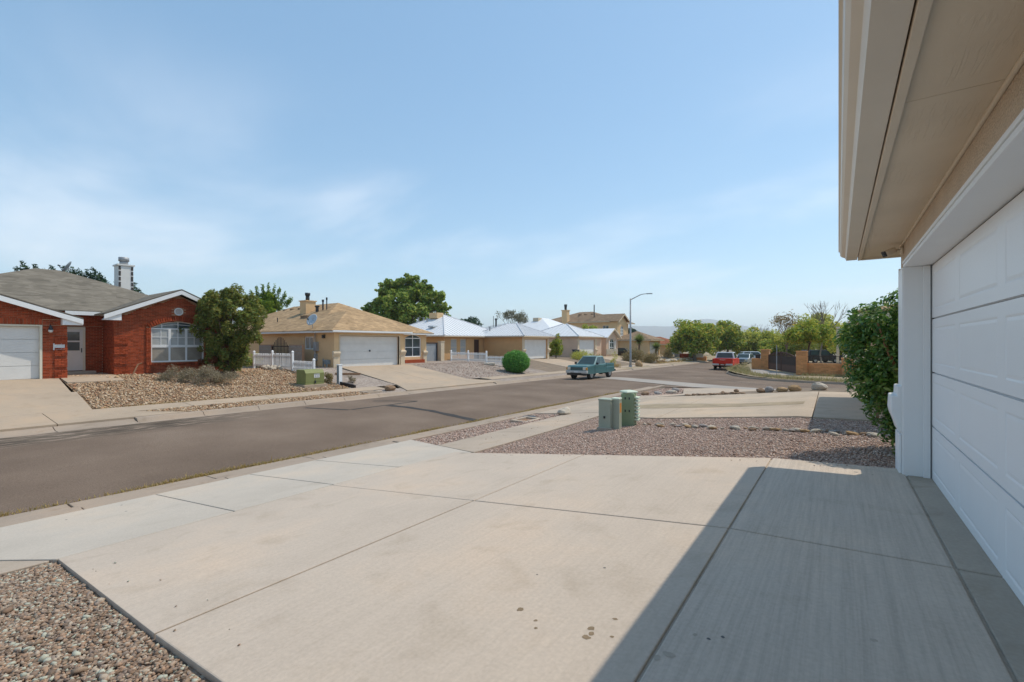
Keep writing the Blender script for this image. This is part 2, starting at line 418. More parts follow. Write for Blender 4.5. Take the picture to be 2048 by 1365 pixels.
M['silver_car'] = mat('silver_car_paint', (.36, .40, .43), .3, .05, 2, spec=.5, coat=.6, metal=.3)
M['chrome'] = mat('chrome', (.62, .62, .62), .22, .05, 3, metal=.9)
M['pale_bumper'] = mat('pale_bumper', (.52, .50, .46), .4, .06, 3, spec=.5)
M['amber'] = mat('amber_lens', (.55, .26, .05), .2, .1, 3, spec=.6)
M['lens'] = mat('clear_lens', (.66, .60, .50), .12, .1, 3, spec=.8)
M['red_lens'] = mat('red_lens', (.35, .02, .01), .2, .1, 3, spec=.6)
M['bin_blue'] = mat('bin_blue', (.03, .045, .085), .55, .1, 3)
M['bin_dark'] = mat('bin_dark', (.03, .022, .02), .6, .1, 3)
M['red_wall'] = mat('red_wall', (.30, .06, .03), .9, .15, 3)
M['dish'] = mat('dish_grey', (.50, .54, .56), .5, .05, 3)
M['dish_dark'] = mat('dish_back', (.22, .26, .29), .5, .05, 3)
M['mountain'] = mat('mountain', (.115, .10, .085), .95, .3, .004)
M['valley_ground'] = mat('valley_ground', (.23, .18, .125), .95, .25, .03)
# foliage
M['leaf_laurel'] = leaf_mat('laurel_leaf', [(.035, .095, .018), (.06, .155, .028), (.095, .21, .035), (.14, .265, .045), (.26, .34, .09)], .3, .35, .5)
M['leaf_juniper'] = leaf_mat('juniper_leaf', [(.30, .27, .06), (.24, .215, .05), (.20, .20, .045), (0.187, 0.209, 0.039), (0.073, 0.114, 0.029), (0.124, 0.176, 0.042), (0.197, 0.249, 0.054), (0.310, 0.342, 0.073)], .25)
M['leaf_dead'] = leaf_mat('dead_leaf', [(.20, .07, .03), (.28, .11, .045), (.14, .06, .03)], .2)
M['leaf_sage'] = leaf_mat('sage_leaf', [(.24, .205, .12), (.31, .26, .165), (.40, .33, .24), (.17, .165, .075), (.33, .25, .19)], .2)
M['leaf_round'] = leaf_mat('round_bush_leaf', [(0.049, 0.173, 0.029), (0.086, 0.270, 0.049), (0.147, 0.381, 0.073), (0.221, 0.465, 0.086)], .25)
M['leaf_mulberry'] = leaf_mat('mulberry_leaf', [(0.085, 0.165, 0.032), (0.159, 0.252, 0.046), (0.258, 0.340, 0.064), (0.375, 0.400, 0.088)], .35)
M['leaf_bright'] = leaf_mat('bright_leaf', [(0.074, 0.154, 0.017), (0.146, 0.236, 0.023), (0.238, 0.321, 0.034)], .4)
M['leaf_elm'] = leaf_mat('elm_leaf', [(0.093, 0.173, 0.025), (0.189, 0.285, 0.037), (0.349, 0.400, 0.049), (0.525, 0.400, 0.075)], .35)
M['leaf_yellow'] = leaf_mat('yellow_leaf', [(0.250, 0.295, 0.046), (0.430, 0.430, 0.067), (0.500, 0.500, 0.113), (0.227, 0.317, 0.067)], .35)
M['leaf_dark'] = leaf_mat('dark_conifer_leaf', [(0.026, 0.066, 0.038), (0.047, 0.094, 0.049), (0.075, 0.122, 0.056)], .15)
M['leaf_grey'] = leaf_mat('poplar_leaf', [(.16, .165, .11), (.22, .21, .15), (.12, .13, .07)], .3)
M['leaf_brown'] = leaf_mat('brown_shrub_leaf', [(0.227, 0.170, 0.079), (0.317, 0.227, 0.102), (0.160, 0.170, 0.056), (0.384, 0.282, 0.136)], .2)
M['leaf_yucca'] = leaf_mat('yucca_leaf', [(0.094, 0.160, 0.047), (0.170, 0.235, 0.056), (0.264, 0.282, 0.075)], .2)
M['weed'] = leaf_mat('dry_weed', [(.38, .265, .085), (.30, .22, .06), (.46, .34, .15), (.20, .18, .05)], .3)
M['weed_pale'] = leaf_mat('pale_weed', [(.36, .30, .16), (.30, .26, .12), (.24, .24, .08), (.42, .36, .22)], .3)
# ------------------------------------------------------------ geometry helpers
ORI = {}
class MB:
    """collects shapes, then links them as ONE mesh object"""
    def __init__(s): s.v = []; s.f = []; s.m = []
    def add(s, vs, fs, mi=0):
        n = len(s.v); s.v += [tuple(v) for v in vs]
        s.f += [tuple(i + n for i in f) for f in fs]; s.m += [mi] * len(fs); return s
    def hexa(s, p, mi=0):
        return s.add(p, [(3, 2, 1, 0), (4, 5, 6, 7), (0, 1, 5, 4), (1, 2, 6, 5), (2, 3, 7, 6), (3, 0, 4, 7)], mi)
    def box(s, x0, x1, y0, y1, z0, z1, mi=0):
        return s.hexa([(x0, y0, z0), (x1, y0, z0), (x1, y1, z0), (x0, y1, z0), (x0, y0, z1), (x1, y0, z1), (x1, y1, z1), (x0, y1, z1)], mi)
    def obox(s, c, ax, ay, az, mi=0):
        c = Vector(c); ax = Vector(ax); ay = Vector(ay); az = Vector(az)
        return s.hexa([c - ax - ay - az, c + ax - ay - az, c + ax + ay - az, c - ax + ay - az, c - ax - ay + az, c + ax - ay + az, c + ax + ay + az, c - ax + ay + az], mi)
    def prism(s, poly, axis, a0, a1, mi=0):
        def pt(p, a):
            return (a, p[0], p[1]) if axis == 'x' else (p[0], a, p[1]) if axis == 'y' else (p[0], p[1], a)
        n = len(poly)
        vs = [pt(p, a0) for p in poly] + [pt(p, a1) for p in poly]
        fs = [tuple(range(n - 1, -1, -1)), tuple(range(n, 2 * n))] + [(i, (i + 1) % n, n + (i + 1) % n, n + i) for i in range(n)]
        return s.add(vs, fs, mi)
    def tube(s, pts, rad, n=8, mi=0, cap=True):
        pts = [Vector(p) for p in pts]
        if not hasattr(rad, '__len__'): rad = [rad] * len(pts)
        vs = []; up = None
        for i, p in enumerate(pts):
            d = (pts[min(i + 1, len(pts) - 1)] - pts[max(i - 1, 0)]).normalized()
            a = up if up is not None else (Vector((0, 0, 1)) if abs(d.z) < .9 else Vector((1, 0, 0)))
            x = d.cross(a)
            if x.length < 1e-4: x = d.cross(Vector((0, 1, 0)))
            x.normalize(); y = x.cross(d)
            for k in range(n):
                t = 2 * math.pi * k / n
                vs.append(p + (x * math.cos(t) + y * math.sin(t)) * rad[i])
        fs = []
        for i in range(len(pts) - 1):
            for k in range(n):
                fs.append((i * n + k, i * n + (k + 1) % n, (i + 1) * n + (k + 1) % n, (i + 1) * n + k))
        if cap:
            fs.append(tuple(range(n - 1, -1, -1))); fs.append(tuple((len(pts) - 1) * n + k for k in range(n)))
        return s.add(vs, fs, mi)
    def lump(s, c, r, seed=0, jit=.22, mi=0, sub=2):
        bm = bmesh.new(); bmesh.ops.create_icosphere(bm, subdivisions=sub, radius=1)
        rg = random.Random(seed); ph = [rg.uniform(0, 6.3) for _ in range(6)]; rot = rg.uniform(0, 6.3)
        vs = []
        for v in bm.verts:
            p = v.co
            k = 1 + jit * (math.sin(2.3 * p.x + ph[0]) * math.cos(2.1 * p.y + ph[1]) + .7 * math.sin(3.7 * p.z + ph[2] + 2 * p.x) + .5 * math.sin(5.1 * p.y + ph[3]) * math.cos(4.3 * p.x + ph[4]))
            q = p * k
            x = q.x * r[0]; y = q.y * r[1]
            vs.append((c[0] + x * math.cos(rot) - y * math.sin(rot), c[1] + x * math.sin(rot) + y * math.cos(rot), c[2] + q.z * r[2]))
        idx = [[v.index for v in f.verts] for f in bm.faces]; bm.free()
        return s.add(vs, idx, mi)
    def disc(s, c, nrm, r, thick, n=20, mi=0, r2=None):
        c = Vector(c); nrm = Vector(nrm).normalized()
        return s.tube([c - nrm * thick / 2, c + nrm * thick / 2], [r, r if r2 is None else r2], n, mi)
    def build(s, name, mats, parent=None, smooth=False, bev=0, local=False):
        o0 = Vector((0, 0, 0))
        if parent is not None and not local: o0 = ORI.get(parent.name, o0)
        me = bpy.data.meshes.new(name)
        me.from_pydata([tuple(Vector(v) - o0) for v in s.v], [], s.f)
        if not isinstance(mats, (list, tuple)): mats = [mats]
        for m in mats: me.materials.append(M[m] if isinstance(m, str) else m)
        if len(mats) > 1: me.polygons.foreach_set('material_index', s.m)
        if len(s.f) < 30000:
            bm = bmesh.new(); bm.from_mesh(me); bmesh.ops.recalc_face_normals(bm, faces=bm.faces); bm.to_mesh(me); bm.free()
        if smooth: me.polygons.foreach_set('use_smooth', [True] * len(me.polygons))
        o = bpy.data.objects.new(name, me); COL.objects.link(o)
        if parent is not None:
            o.parent = parent
            if not local: ORI[o.name] = o0
        if bev:
            b = o.modifiers.new('bevel', 'BEVEL'); b.width = bev; b.segments = 2; b.limit_method = 'ANGLE'; b.angle_limit = R(40)
        return o

def tag(o, label=None, cat=None, group=None, kind=None):
    if label: o['label'] = label
    if cat: o['category'] = cat
    if group: o['group'] = group
    if kind: o['kind'] = kind
    return o
def thing(name, label, cat, loc=(0, 0, 0), rz=0, group=None):
    o = bpy.data.objects.new(name, None); COL.objects.link(o)
    o.location = loc; o.rotation_euler = (0, 0, rz); o.empty_display_size = .2
    ORI[o.name] = Vector(loc)
    return tag(o, label, cat, group)
def setting(name, label=None):
    o = bpy.data.objects.new(name, None); COL.objects.link(o)
    ORI[o.name] = Vector((0, 0, 0)); o['kind'] = 'structure'
    if label: o['label'] = label
    return o
def copy_tree(o, parent=None):
    c = o.copy(); COL.objects.link(c)
    if parent is not None: c.parent = parent
    for ch in list(o.children): copy_tree(ch, c)
    return c
def share(o, parent, loc=(0, 0, 0), rot=None, scale=None):
    """another object with the same mesh"""
    c = o.copy(); COL.objects.link(c); c.parent = parent; c.location = loc
    if rot: c.rotation_euler = rot
    if scale: c.scale = scale
    return c

def fastmesh(name, V, F, material, parent=None, kind=None):
    """numpy vertices (n,3) and faces (m,k) to one object"""
    me = bpy.data.meshes.new(name)
    V = np.ascontiguousarray(V, dtype=np.float32); F = np.ascontiguousarray(F, dtype=np.int32)
    if parent is not None: V = V - np.array(ORI[parent.name], dtype=np.float32)
    k = F.shape[1]
    me.vertices.add(len(V)); me.vertices.foreach_set('co', V.ravel())
    me.loops.add(F.size); me.loops.foreach_set('vertex_index', F.ravel())
    me.polygons.add(len(F)); me.polygons.foreach_set('loop_start', np.arange(0, F.size, k, dtype=np.int32))
    me.update(calc_edges=True)
    me.materials.append(M[material])
    o = bpy.data.objects.new(name, me); COL.objects.link(o)
    if parent is not None: o.parent = parent; ORI[o.name] = ORI[parent.name]
    if kind: o['kind'] = kind
    return o

# ------------------------------------------------------------ heights
SL = .0100
FX = np.array([-400, -60, -30, -26, -20.3, -18.2])
FZ = np.array([-1.30, -1.38, -1.42, -1.47, -2.245, -2.36])
NX = np.array([-8.55, -5.85, -.67, .76, 4, 60])
NZ = np.array([-2.37, -2.045, -1.424, -1.36, -1.30, -1.0])
def tilt(Y): return -SL * (np.clip(Y, -60, 160) - 4)
def z_road(X, Y): return np.interp(X, [-17.6, -13.5, -9.55, 0], [-2.49, -2.425, -2.49, -2.49]) + tilt(Y)
def z_far(X, Y): return np.interp(X, FX, FZ) + tilt(Y)
def z_near(X, Y):
    a = np.interp(X, NX, NZ) + tilt(Y)
    b = -2.44 + tilt(Y)
    w = np.clip((np.asarray(Y) - 19.4) / 4.6, 0, 1)
    return a * (1 - w) + np.minimum(a, b) * w
def z_corner(X, Y): return np.interp(Y, [37, 44, 60, 160], [-2.69, -2.60, -2.62, -3.0]) + 0 * np.asarray(X)
ROADX = [-13.5]; FARX = list(FX[1:]); NEARX = list(NX[1:-1])

def cut_poly(poly, zf, dz, xs=(), ys=()):
    bm = bmesh.new()
    f = bm.faces.new([bm.verts.new((p[0], p[1], 0)) for p in poly])
    for x in xs:
        bmesh.ops.bisect_plane(bm, geom=bm.verts[:] + bm.edges[:] + bm.faces[:], plane_co=(x, 0, 0), plane_no=(1, 0, 0))
    for y in ys:
        bmesh.ops.bisect_plane(bm, geom=bm.verts[:] + bm.edges[:] + bm.faces[:], plane_co=(0, y, 0), plane_no=(0, 1, 0))
    bmesh.ops.triangulate(bm, faces=bm.faces[:])
    for v in bm.verts: v.co.z = float(zf(v.co.x, v.co.y)) + dz
    bmesh.ops.recalc_face_normals(bm, faces=bm.faces[:])
    if sum(f.normal.z for f in bm.faces) < 0: bmesh.ops.reverse_faces(bm, faces=bm.faces[:])
    return bm
def patch(name, poly, m, zf, dz=0.0, xs=(), ys=(), parent=None, label=None, kind='structure'):
    bm = cut_poly(poly, zf, dz, xs, ys)
    me = bpy.data.meshes.new(name); bm.to_mesh(me); bm.free()
    me.materials.append(M[m])
    o = bpy.data.objects.new(name, me); COL.objects.link(o)
    if parent is not None: o.parent = parent
    elif kind: o['kind'] = kind
    if label: o['label'] = label
    return o
def inset(poly, d):
    n = len(poly); out = []
    area = sum(poly[i][0] * poly[(i + 1) % n][1] - poly[(i + 1) % n][0] * poly[i][1] for i in range(n))
    s = 1 if area > 0 else -1
    for i in range(n):
        p0 = Vector(poly[i - 1]); p1 = Vector(poly[i]); p2 = Vector(poly[(i + 1) % n])
        e1 = (p1 - p0).normalized(); e2 = (p2 - p1).normalized()
        n1 = Vector((-e1.y, e1.x)) * s; n2 = Vector((-e2.y, e2.x)) * s
        b = n1 + n2
        b = b / max(.3, b.dot(n1) if b.length else 1)
        out.append(tuple(p1 + b * d))
    return out
def slab(poly, m, zf, parent, dz=.02, thick=.09, xs=(), ys=(), gap=.008, name='slab', bev=.008):
    bm = cut_poly(inset(poly, gap), zf, dz, xs, ys)
    ext = bmesh.ops.extrude_face_region(bm, geom=bm.faces[:])
    vs = [e for e in ext['geom'] if isinstance(e, bmesh.types.BMVert)]
    for v in vs: v.co.z -= thick
    bmesh.ops.recalc_face_normals(bm, faces=bm.faces[:])
    bmesh.ops.dissolve_limit(bm, angle_limit=R(.2), verts=bm.verts[:], edges=bm.edges[:])
    me = bpy.data.meshes.new(name); bm.to_mesh(me); bm.free()
    me.materials.append(M[m])
    o = bpy.data.objects.new(name, me); COL.objects.link(o); o.parent = parent
    if bev:
        b = o.modifiers.new('bevel', 'BEVEL'); b.width = bev; b.segments = 2; b.limit_method = 'ANGLE'; b.angle_limit = R(50)
    return o

# ------------------------------------------------------------ loose stones
def in_poly(P, poly):
    x, y = P[:, 0], P[:, 1]; c = np.zeros(len(P), bool); n = len(poly)
    for i in range(n):
        x0, y0 = poly[i]; x1, y1 = poly[(i + 1) % n]
        hit = ((y0 > y) != (y1 > y)) & (x < (x1 - x0) * (y - y0) / (y1 - y0 + 1e-12) + x0)
        c ^= hit
    return c
def ico():
    bm = bmesh.new(); bmesh.ops.create_icosphere(bm, subdivisions=1, radius=1)
    V = np.array([v.co[:] for v in bm.verts]); F = np.array([[v.index for v in f.verts] for f in bm.faces]); bm.free(); return V, F
ICO_V, ICO_F = ico()
OCT_V = np.array([(1, .25, -.1), (.2, 1, .1), (-1, .1, .05), (-.15, -1, -.05), (.1, .05, 1), (0, 0, -.8)]); OCT_F = np.array([(0, 1, 4), (1, 2, 4), (2, 3, 4), (3, 0, 4), (1, 0, 5), (2, 1, 5), (3, 2, 5), (0, 3, 5)])
def pebbles(name, poly, zf, density, size, m, dz=0, label=None, fine=True, flat=.6, bury=.25, wfun=None):
    V0, F0 = (ICO_V, ICO_F) if fine else (OCT_V, OCT_F)
    A = np.array(poly); lo, hi = A.min(0), A.max(0)
    n = int((hi - lo).prod() * density)
    P = RNG.uniform(lo, hi, (n, 2)); P = P[in_poly(P, poly)]
    if wfun is not None: P = P[RNG.random(len(P)) < wfun(P)]
    n = len(P)
    sz = size * np.exp(RNG.normal(0, .28, n))
    sc = np.stack([sz * RNG.uniform(.8, 1.5, n), sz * RNG.uniform(.6, 1.0, n), sz * RNG.uniform(flat * .7, flat * 1.3, n)], 1) * .5
    V = V0[None] * (1 + RNG.uniform(-.24, .24, (n, len(V0), 1)))
    V = V * sc[:, None, :]
    t = RNG.uniform(-.5, .5, n); c, s = np.cos(t)[:, None], np.sin(t)[:, None]
    V = np.stack([V[..., 0] * c - V[..., 2] * s, V[..., 1], V[..., 0] * s + V[..., 2] * c], -1)
    t = RNG.uniform(0, 6.283, n); c, s = np.cos(t)[:, None], np.sin(t)[:, None]
    V = np.stack([V[..., 0] * c - V[..., 1] * s, V[..., 0] * s + V[..., 1] * c, V[..., 2]], -1)
    z = zf(P[:, 0], P[:, 1]) + dz + sc[:, 2] * (1 - 2 * bury) + RNG.uniform(0, .25, n) * sz
    V += np.stack([P[:, 0], P[:, 1], z], 1)[:, None, :]
    F = (F0[None] + (np.arange(n) * len(V0))[:, None, None]).reshape(-1, 3)
    o = fastmesh(name, V.reshape(-1, 3), F, m)
    o['kind'] = 'stuff'
    if label: o['label'] = label
    return o

# ------------------------------------------------------------ foliage
def leaves(name, parent, clumps, n, size, m, asp=.45, shell=.5, up=.25, out=.5, droop=0.0, kind='stuff', flatz=1.0):
    """leaf-sized faces spread through clumps [(centre, radius or (rx,ry,rz))]"""
    C = np.array([c for c, r in clumps], float)
    Rr = np.array([(r, r, r) if not hasattr(r, '__len__') else r for c, r in clumps], float)
    w = (Rr.prod(1)) ** (2 / 3); w /= w.sum()
    k = RNG.choice(len(C), n, p=w)
    d = RNG.normal(0, 1, (n, 3)); d /= np.linalg.norm(d, axis=1)[:, None]
    rad = shell + (1 - shell) * RNG.random(n) ** .6
    P = C[k] + d * Rr[k] * rad[:, None] * np.array([1, 1, flatz])
    nrm = d * out + RNG.normal(0, .55, (n, 3)) + np.array([0, 0, up])
    nrm /= np.linalg.norm(nrm, axis=1)[:, None]
    a = RNG.normal(0, 1, (n, 3)) + d * .6 - np.array([0, 0, droop])
    u = a - nrm * (a * nrm).sum(1)[:, None]; u /= np.linalg.norm(u, axis=1)[:, None] + 1e-9
    v = np.cross(nrm, u)
    L = size * np.exp(RNG.normal(0, .25, n)); Wd = L * asp
    b = nrm * (L * .12)[:, None]
    V = np.stack([P - u * L[:, None] * .5, P + v * Wd[:, None] * .5 + b, P + u * L[:, None] * .5, P - v * Wd[:, None] * .5 + b], 1)
    F = np.arange(n * 4).reshape(n, 4)
    return fastmesh(name, V.reshape(-1, 3), F, m, parent, kind)

def blades(name, pts, h, wd, m, parent=None, label=None, spread=.5, kind='stuff'):
    """thin upright blades at pts (n,3)"""
    n = len(pts)
    t = RNG.uniform(0, 6.283, n); side = np.stack([np.cos(t), np.sin(t), 0 * t], 1)
    lean = RNG.normal(0, spread, (n, 3)); lean[:, 2] = 1; lean /= np.linalg.norm(lean, axis=1)[:, None]
    H = h * np.exp(RNG.normal(0, .35, n))
    w = (wd * RNG.uniform(.6, 1.3, n))[:, None]
    V = np.stack([pts - side * w, pts + side * w, pts + lean * H[:, None]], 1)
    o = fastmesh(name, V.reshape(-1, 3), np.arange(n * 3).reshape(n, 3), m, parent, kind)
    if label: o['label'] = label
    return o

def crown(c, r, n, rs, seed, squash=1.0, base=.15, jit=.25):
    """clump list filling an ellipsoid r=(rx,ry,rz) about c"""
    rg = np.random.default_rng(seed); out = []
    for i in range(n):
        d = rg.normal(0, 1, 3); d /= np.linalg.norm(d)
        if d[2] < -.55: d[2] *= -.5
        k = rg.uniform(.45, .88) * (1 + jit * rg.uniform(-1, .6))
        p = (c[0] + d[0] * r[0] * k, c[1] + d[1] * r[1] * k, c[2] + d[2] * r[2] * k)
        q = rs * rg.uniform(.65, 1.3)
        out.append((p, (q, q, q * .8)))
    out.append((tuple(c), (r[0] * .45, r[1] * .45, r[2] * .45)))
    return out

def trunk_mb(base, top, r0, r1, clumps, nl, seed, mb=None, bend=.15, lr=.35):
    rg = random.Random(seed); mb = mb or MB()
    b = Vector(base); t = Vector(top); L = (t - b).length
    pts = [b + (t - b) * k + Vector((rg.uniform(-1, 1), rg.uniform(-1, 1), 0)) * bend * L * .3 * math.sin(k * 3.1) for k in (0, .25, .5, .75, 1)]
    mb.tube(pts, [r0 * 1.25, r0, r0 * .85, (r0 + r1) * .5, r1], 8)
    cl = sorted(clumps, key=lambda c: rg.random())[:nl]
    for c, r in cl:
        k = rg.uniform(.4, 1); s = pts[2] + (pts[4] - pts[2]) * k
        e = Vector(c); mid = s * .5 + e * .5 + Vector((rg.uniform(-.1, .1), rg.uniform(-.1, .1), .12)) * (e - s).length
        mb.tube([s, mid, e], [r0 * lr, r0 * lr * .6, r0 * lr * .18], 5, cap=False)
    return mb
def tree(name, label, cat, base, height_c, r, n_cl, rs, n_leaf, lsize, lm, bark='greybark', r0=.18, seed=1, group=None, asp=.55, nl=14, shell=.45, extra=None):
    c = (base[0], base[1], base[2] + height_c)
    t = thing(name, label, cat, base, 0, group)
    cl = crown(c, r, n_cl, rs, seed)
    if extra: cl += extra
    trunk_mb(base, (base[0], base[1], c[2] + r[2] * .2), r0, r0 * .35, cl, nl, seed).build('trunk', bark, t, True)
    leaves('crown', t, cl, n_leaf, lsize, lm, asp, shell)
    return t
# ------------------------------------------------------------ terrain, road, pavements
def base_ground():
    xs = [-9000, -2500, -700, -200, -60, -30, -26, -20.3, -18.2, -17.6, -9.55, -8.55, -5.85, -.67, 4, 20, 60, 200, 700, 2500, 9000]
    ys = [-9000, -2500, -700, -200, -60, 0, 20, 26, 29, 40, 60, 90, 120, 160, 220, 400, 900, 2500, 9000]
    vs = []; fs = []
    for y in ys:
        for x in xs:
            if x <= -18.2: z = float(z_far(x, y))
            elif x < -8.55: z = -2.49 + float(tilt(y))
            elif y < 29: z = float(z_near(x, y))
            else: z = -2.9 + float(min(0, tilt(y) + .36))
            z -= .30
            if y > 160: z -= .02 * min(y - 160, 200)
            vs.append((x, y, z))
    n = len(xs)
    for j in range(len(ys) - 1):
        for i in range(n - 1):
            fs.append((j * n + i, j * n + i + 1, (j + 1) * n + i + 1, (j + 1) * n + i))
    o = MB().add(vs, fs).build('ground', 'valley_ground')
    o['kind'] = 'structure'
base_ground()

def mountains():
    # a long low range far beyond the houses
    rg = np.random.default_rng(5)
    az0, az1, n = R(-62), R(26), 150
    A = np.linspace(az0, az1, n)      # azimuth from +Y towards +X
    def prof(a):
        x = np.degrees(a)
        h = 1.72 * (128 + 10 * np.sin(x * .21 + 1) + 7 * np.sin(x * .55 + 2) + 4 * np.sin(x * 1.3))
        h = h + 72 * np.exp(-((x + 12.4) / 2.8) ** 2) - 58 * (1 / (1 + np.exp(-(x + 8.2) / 1.0))) + 45 * np.exp(-((x + 34) / 4) ** 2)
        return h + 1.6 * rg.normal(0, 1, len(a))
    H = prof(A)
    rows = [(4500, 0.0), (5000, .28), (5500, .62), (6000, 1.0), (6800, .55), (7600, 0)]
    V = []; 
    for d, k in rows:
        wob = 1 + .06 * np.sin(A * 60 + d) + (0 if k in (0, 1.0) else .10 * rg.normal(0, 1, n))
        for a, h, w in zip(A, H, wob):
            V.append((d * math.sin(a), d * math.cos(a), -9 + (h + 9) * k * (w if k < 1 else 1)))
    F = []
    for j in range(len(rows) - 1):
        for i in range(n - 1):
            F.append((j * n + i, j * n + i + 1, (j + 1) * n + i + 1, (j + 1) * n + i))
    o = MB().add(V, F).build('mountain', 'mountain', None, True)
    tag(o, 'long low mountain range faded pale blue on the horizon', None, None, 'structure')
mountains()

road = setting('road')
patch('asphalt', [(-17.6, -60), (-9.55, -60), (-9.55, 50), (-9.1, 52), (-9.1, 70), (-10.5, 85), (-13, 130), (-24, 130), (-20, 85), (-17.9, 60), (-17.6, 45)], 'asphalt', z_road, 0, ROADX, (), road)
patch('asphalt', [(-9.55, 25.6), (-8.9, 27.6), (-7.6, 29.0), (-6, 29.6), (60, 29.6), (60, 37.6), (.4, 38.0), (-2.0, 38.05), (-3.9, 38.6), (-5.8, 40.3), (-7.5, 43.5), (-8.6, 46.6), (-9.1, 50), (-9.55, 50)], 'asphalt', z_road, 0, (), (), road)
patch('valley_gutter', [(-16.9, 35.2), (-16.6, 32.9), (-7.2, 29.25), (-6, 29.62), (2, 29.62), (2, 31.0), (-5.0, 31.3)], 'valley', z_road, .006, ROADX, (), road)
def tar_line(pts, w):
    for (x0, y0), (x1, y1) in zip(pts[:-1], pts[1:]):
        d = Vector((x1 - x0, y1 - y0)).normalized(); nn = Vector((-d.y, d.x)) * w / 2
        n = max(2, int((Vector((x1 - x0, y1 - y0))).length / .5)); rg = random.Random(int(x0 * 100))
        L_, R_ = [], []
        for i in range(n + 1):
            k = i / n; wob = rg.uniform(.75, 1.3)
            p = Vector((x0 + (x1 - x0) * k, y0 + (y1 - y0) * k))
            L_.append(tuple(p + nn * wob)); R_.append(tuple(p - nn * rg.uniform(.75, 1.3)))
        patch('tar_seam', L_ + R_[::-1], 'tar', z_road, .005, ROADX, (), road)
tar_line([(-16.9, 9.7), (-14.85, 10.25)], .16)
tar_line([(-14.85, 10.35), (-14.85, 13.6)], .15)
tar_line([(-14.9, 13.7), (-16.6, 12.7)], .16)
tar_line([(-14.7, 12.0), (-12.2, 11.95), (-9.6, 11.45)], .30)
tar_line([(-14.5, 36.8), (-9.5, 34.6)], .10)
tar_line([(-8.8, 38.7), (-4.5, 34.6), (6, 34.2)], .12)
tar_line([(-12.8, 37.5), (-9.3, 42)], .08)

# near kerb: long pale segments with open joints
near_kerb = setting('kerb')
def kerb_seg(y0, y1, prof, m, parent, zt):
    g = .006
    vs = []; n = len(prof)
    for y in (y0 + g, y1 - g):
        for x, z in prof: vs.append((x, y, z + zt(y)))
    fs = [tuple(range(n - 1, -1, -1)), tuple(range(n, 2 * n))] + [(i, (i + 1) % n, n + (i + 1) % n, n + i) for i in range(n)]
    return MB().add(vs, fs).build('kerb_segment', m, parent, bev=.012)
tz = lambda y: float(tilt(y))
NEAR_PROF = [(-9.56, -2.62), (-8.56, -2.62), (-8.56, -2.372), (-8.78, -2.372), (-9.08, -2.455), (-9.56, -2.478)]
NEAR_PROF_UP = [(-9.56, -2.62), (-8.56, -2.62), (-8.56, -2.352), (-8.80, -2.352), (-9.0, -2.46), (-9.56, -2.478)]
for y in np.arange(-4.5, 26, 1.87):
    y0 = y + .01 if y > 0 else y
    kerb_seg(y0 + .57, y0 + 2.44, NEAR_PROF if 0.5 < y + 1 < 7 else NEAR_PROF_UP, 'kerb_concrete', near_kerb, tz)
far_kerb = setting('kerb')
FAR_PROF = [(-17.58, -2.62), (-17.58, -2.482), (-17.86, -2.49), (-17.98, -2.372), (-18.2, -2.352), (-18.2, -2.62)]
FAR_LOW = [(-17.58, -2.62), (-17.58, -2.482), (-17.86, -2.478), (-18.0, -2.445), (-18.2, -2.40), (-18.2, -2.62)]
for y in np.arange(-8.2, 82, 1.85):
    mid = y + .9
    low = (-5 < mid < 4.9) or (16.6 < mid < 24) or (39 < mid < 46.5) or (55 < mid < 62.5)
    kerb_seg(y, y + 1.85, FAR_LOW if low else FAR_PROF, 'kerb_concrete', far_kerb, tz)
def corner_kerb():
    path = [(40, 37.6), (.4, 38.0), (-2.0, 38.05), (-3.9, 38.6), (-5.8, 40.3), (-7.5, 43.5), (-8.6, 46.6), (-9.1, 50), (-9.15, 52), (-9.15, 70), (-10.5, 85)]
    mb = MB()
    P = [Vector(p) for p in path]
    off = []
    for i, p in enumerate(P):
        d = (P[min(i + 1, len(P) - 1)] - P[max(i - 1, 0)]).normalized(); off.append(Vector((d.y, -d.x)))
    prof = [(0, -.2), (0, .0), (.02, .135), (.20, .14), (.20, -.2)]
    vs = []
    for p, nn in zip(P, off):
        for a, z in prof:
            q = p + nn * a; vs.append((q.x, q.y, float(z_road(p.x, p.y)) + z))
    n = len(prof); fs = []
    for i in range(len(P) - 1):
        for k in range(n):
            fs.append((i * n + k, i * n + (k + 1) % n, (i + 1) * n + (k + 1) % n, (i + 1) * n + k))
    mb.add(vs, fs)
    return mb.build('kerb', 'kerb_concrete')
ck = corner_kerb(); ck['kind'] = 'structure'

# our own driveway: separate slabs with open joints
drive = setting('driveway')
C0, C1, C2, C3, C4 = .57, -.67, -3.2, -5.85, -8.55
rows = [(.92, 3.75), (3.75, 6.47)]
for i, (ya, yb) in enumerate(rows):
    slab([(C1, ya), (C0, ya), (C0, yb + .03 * i), (C1, yb)], 'brushed_concrete', z_near, drive, .022, .1)
    slab([(C2, ya), (C1, ya), (C1, yb), (C2, yb - .10 * i)], 'new_concrete', z_near, drive, .022, .1)
    slab([(C3, ya + .04 * (1 - i)), (C2, ya), (C2, yb - .10 * i), (C3 + .25 * i, yb - .20 * i), (C3, yb - (.12 if i else 0))], 'new_concrete', z_near, drive, .022, .1)
    slab([(C0, ya), (.775, ya), (.775, yb + .03 * i), (C0, yb + .03 * i)], 'threshold_concrete', z_near, drive, .018, .1)
for a, b in ((C0, .775),):
    slab([(a, -5), (b, -5), (b, .92), (a, .92)], 'threshold_concrete', z_near, drive, .018, .1)
patch('joint_filler', [(C4, -.1), (C3, .97), (.77, .93), (.77, 6.45), (C2, 6.33), (-5.45, 6.2), (C4, 7.5)], 'threshold_concrete', z_near, .008, NEARX, (), drive)
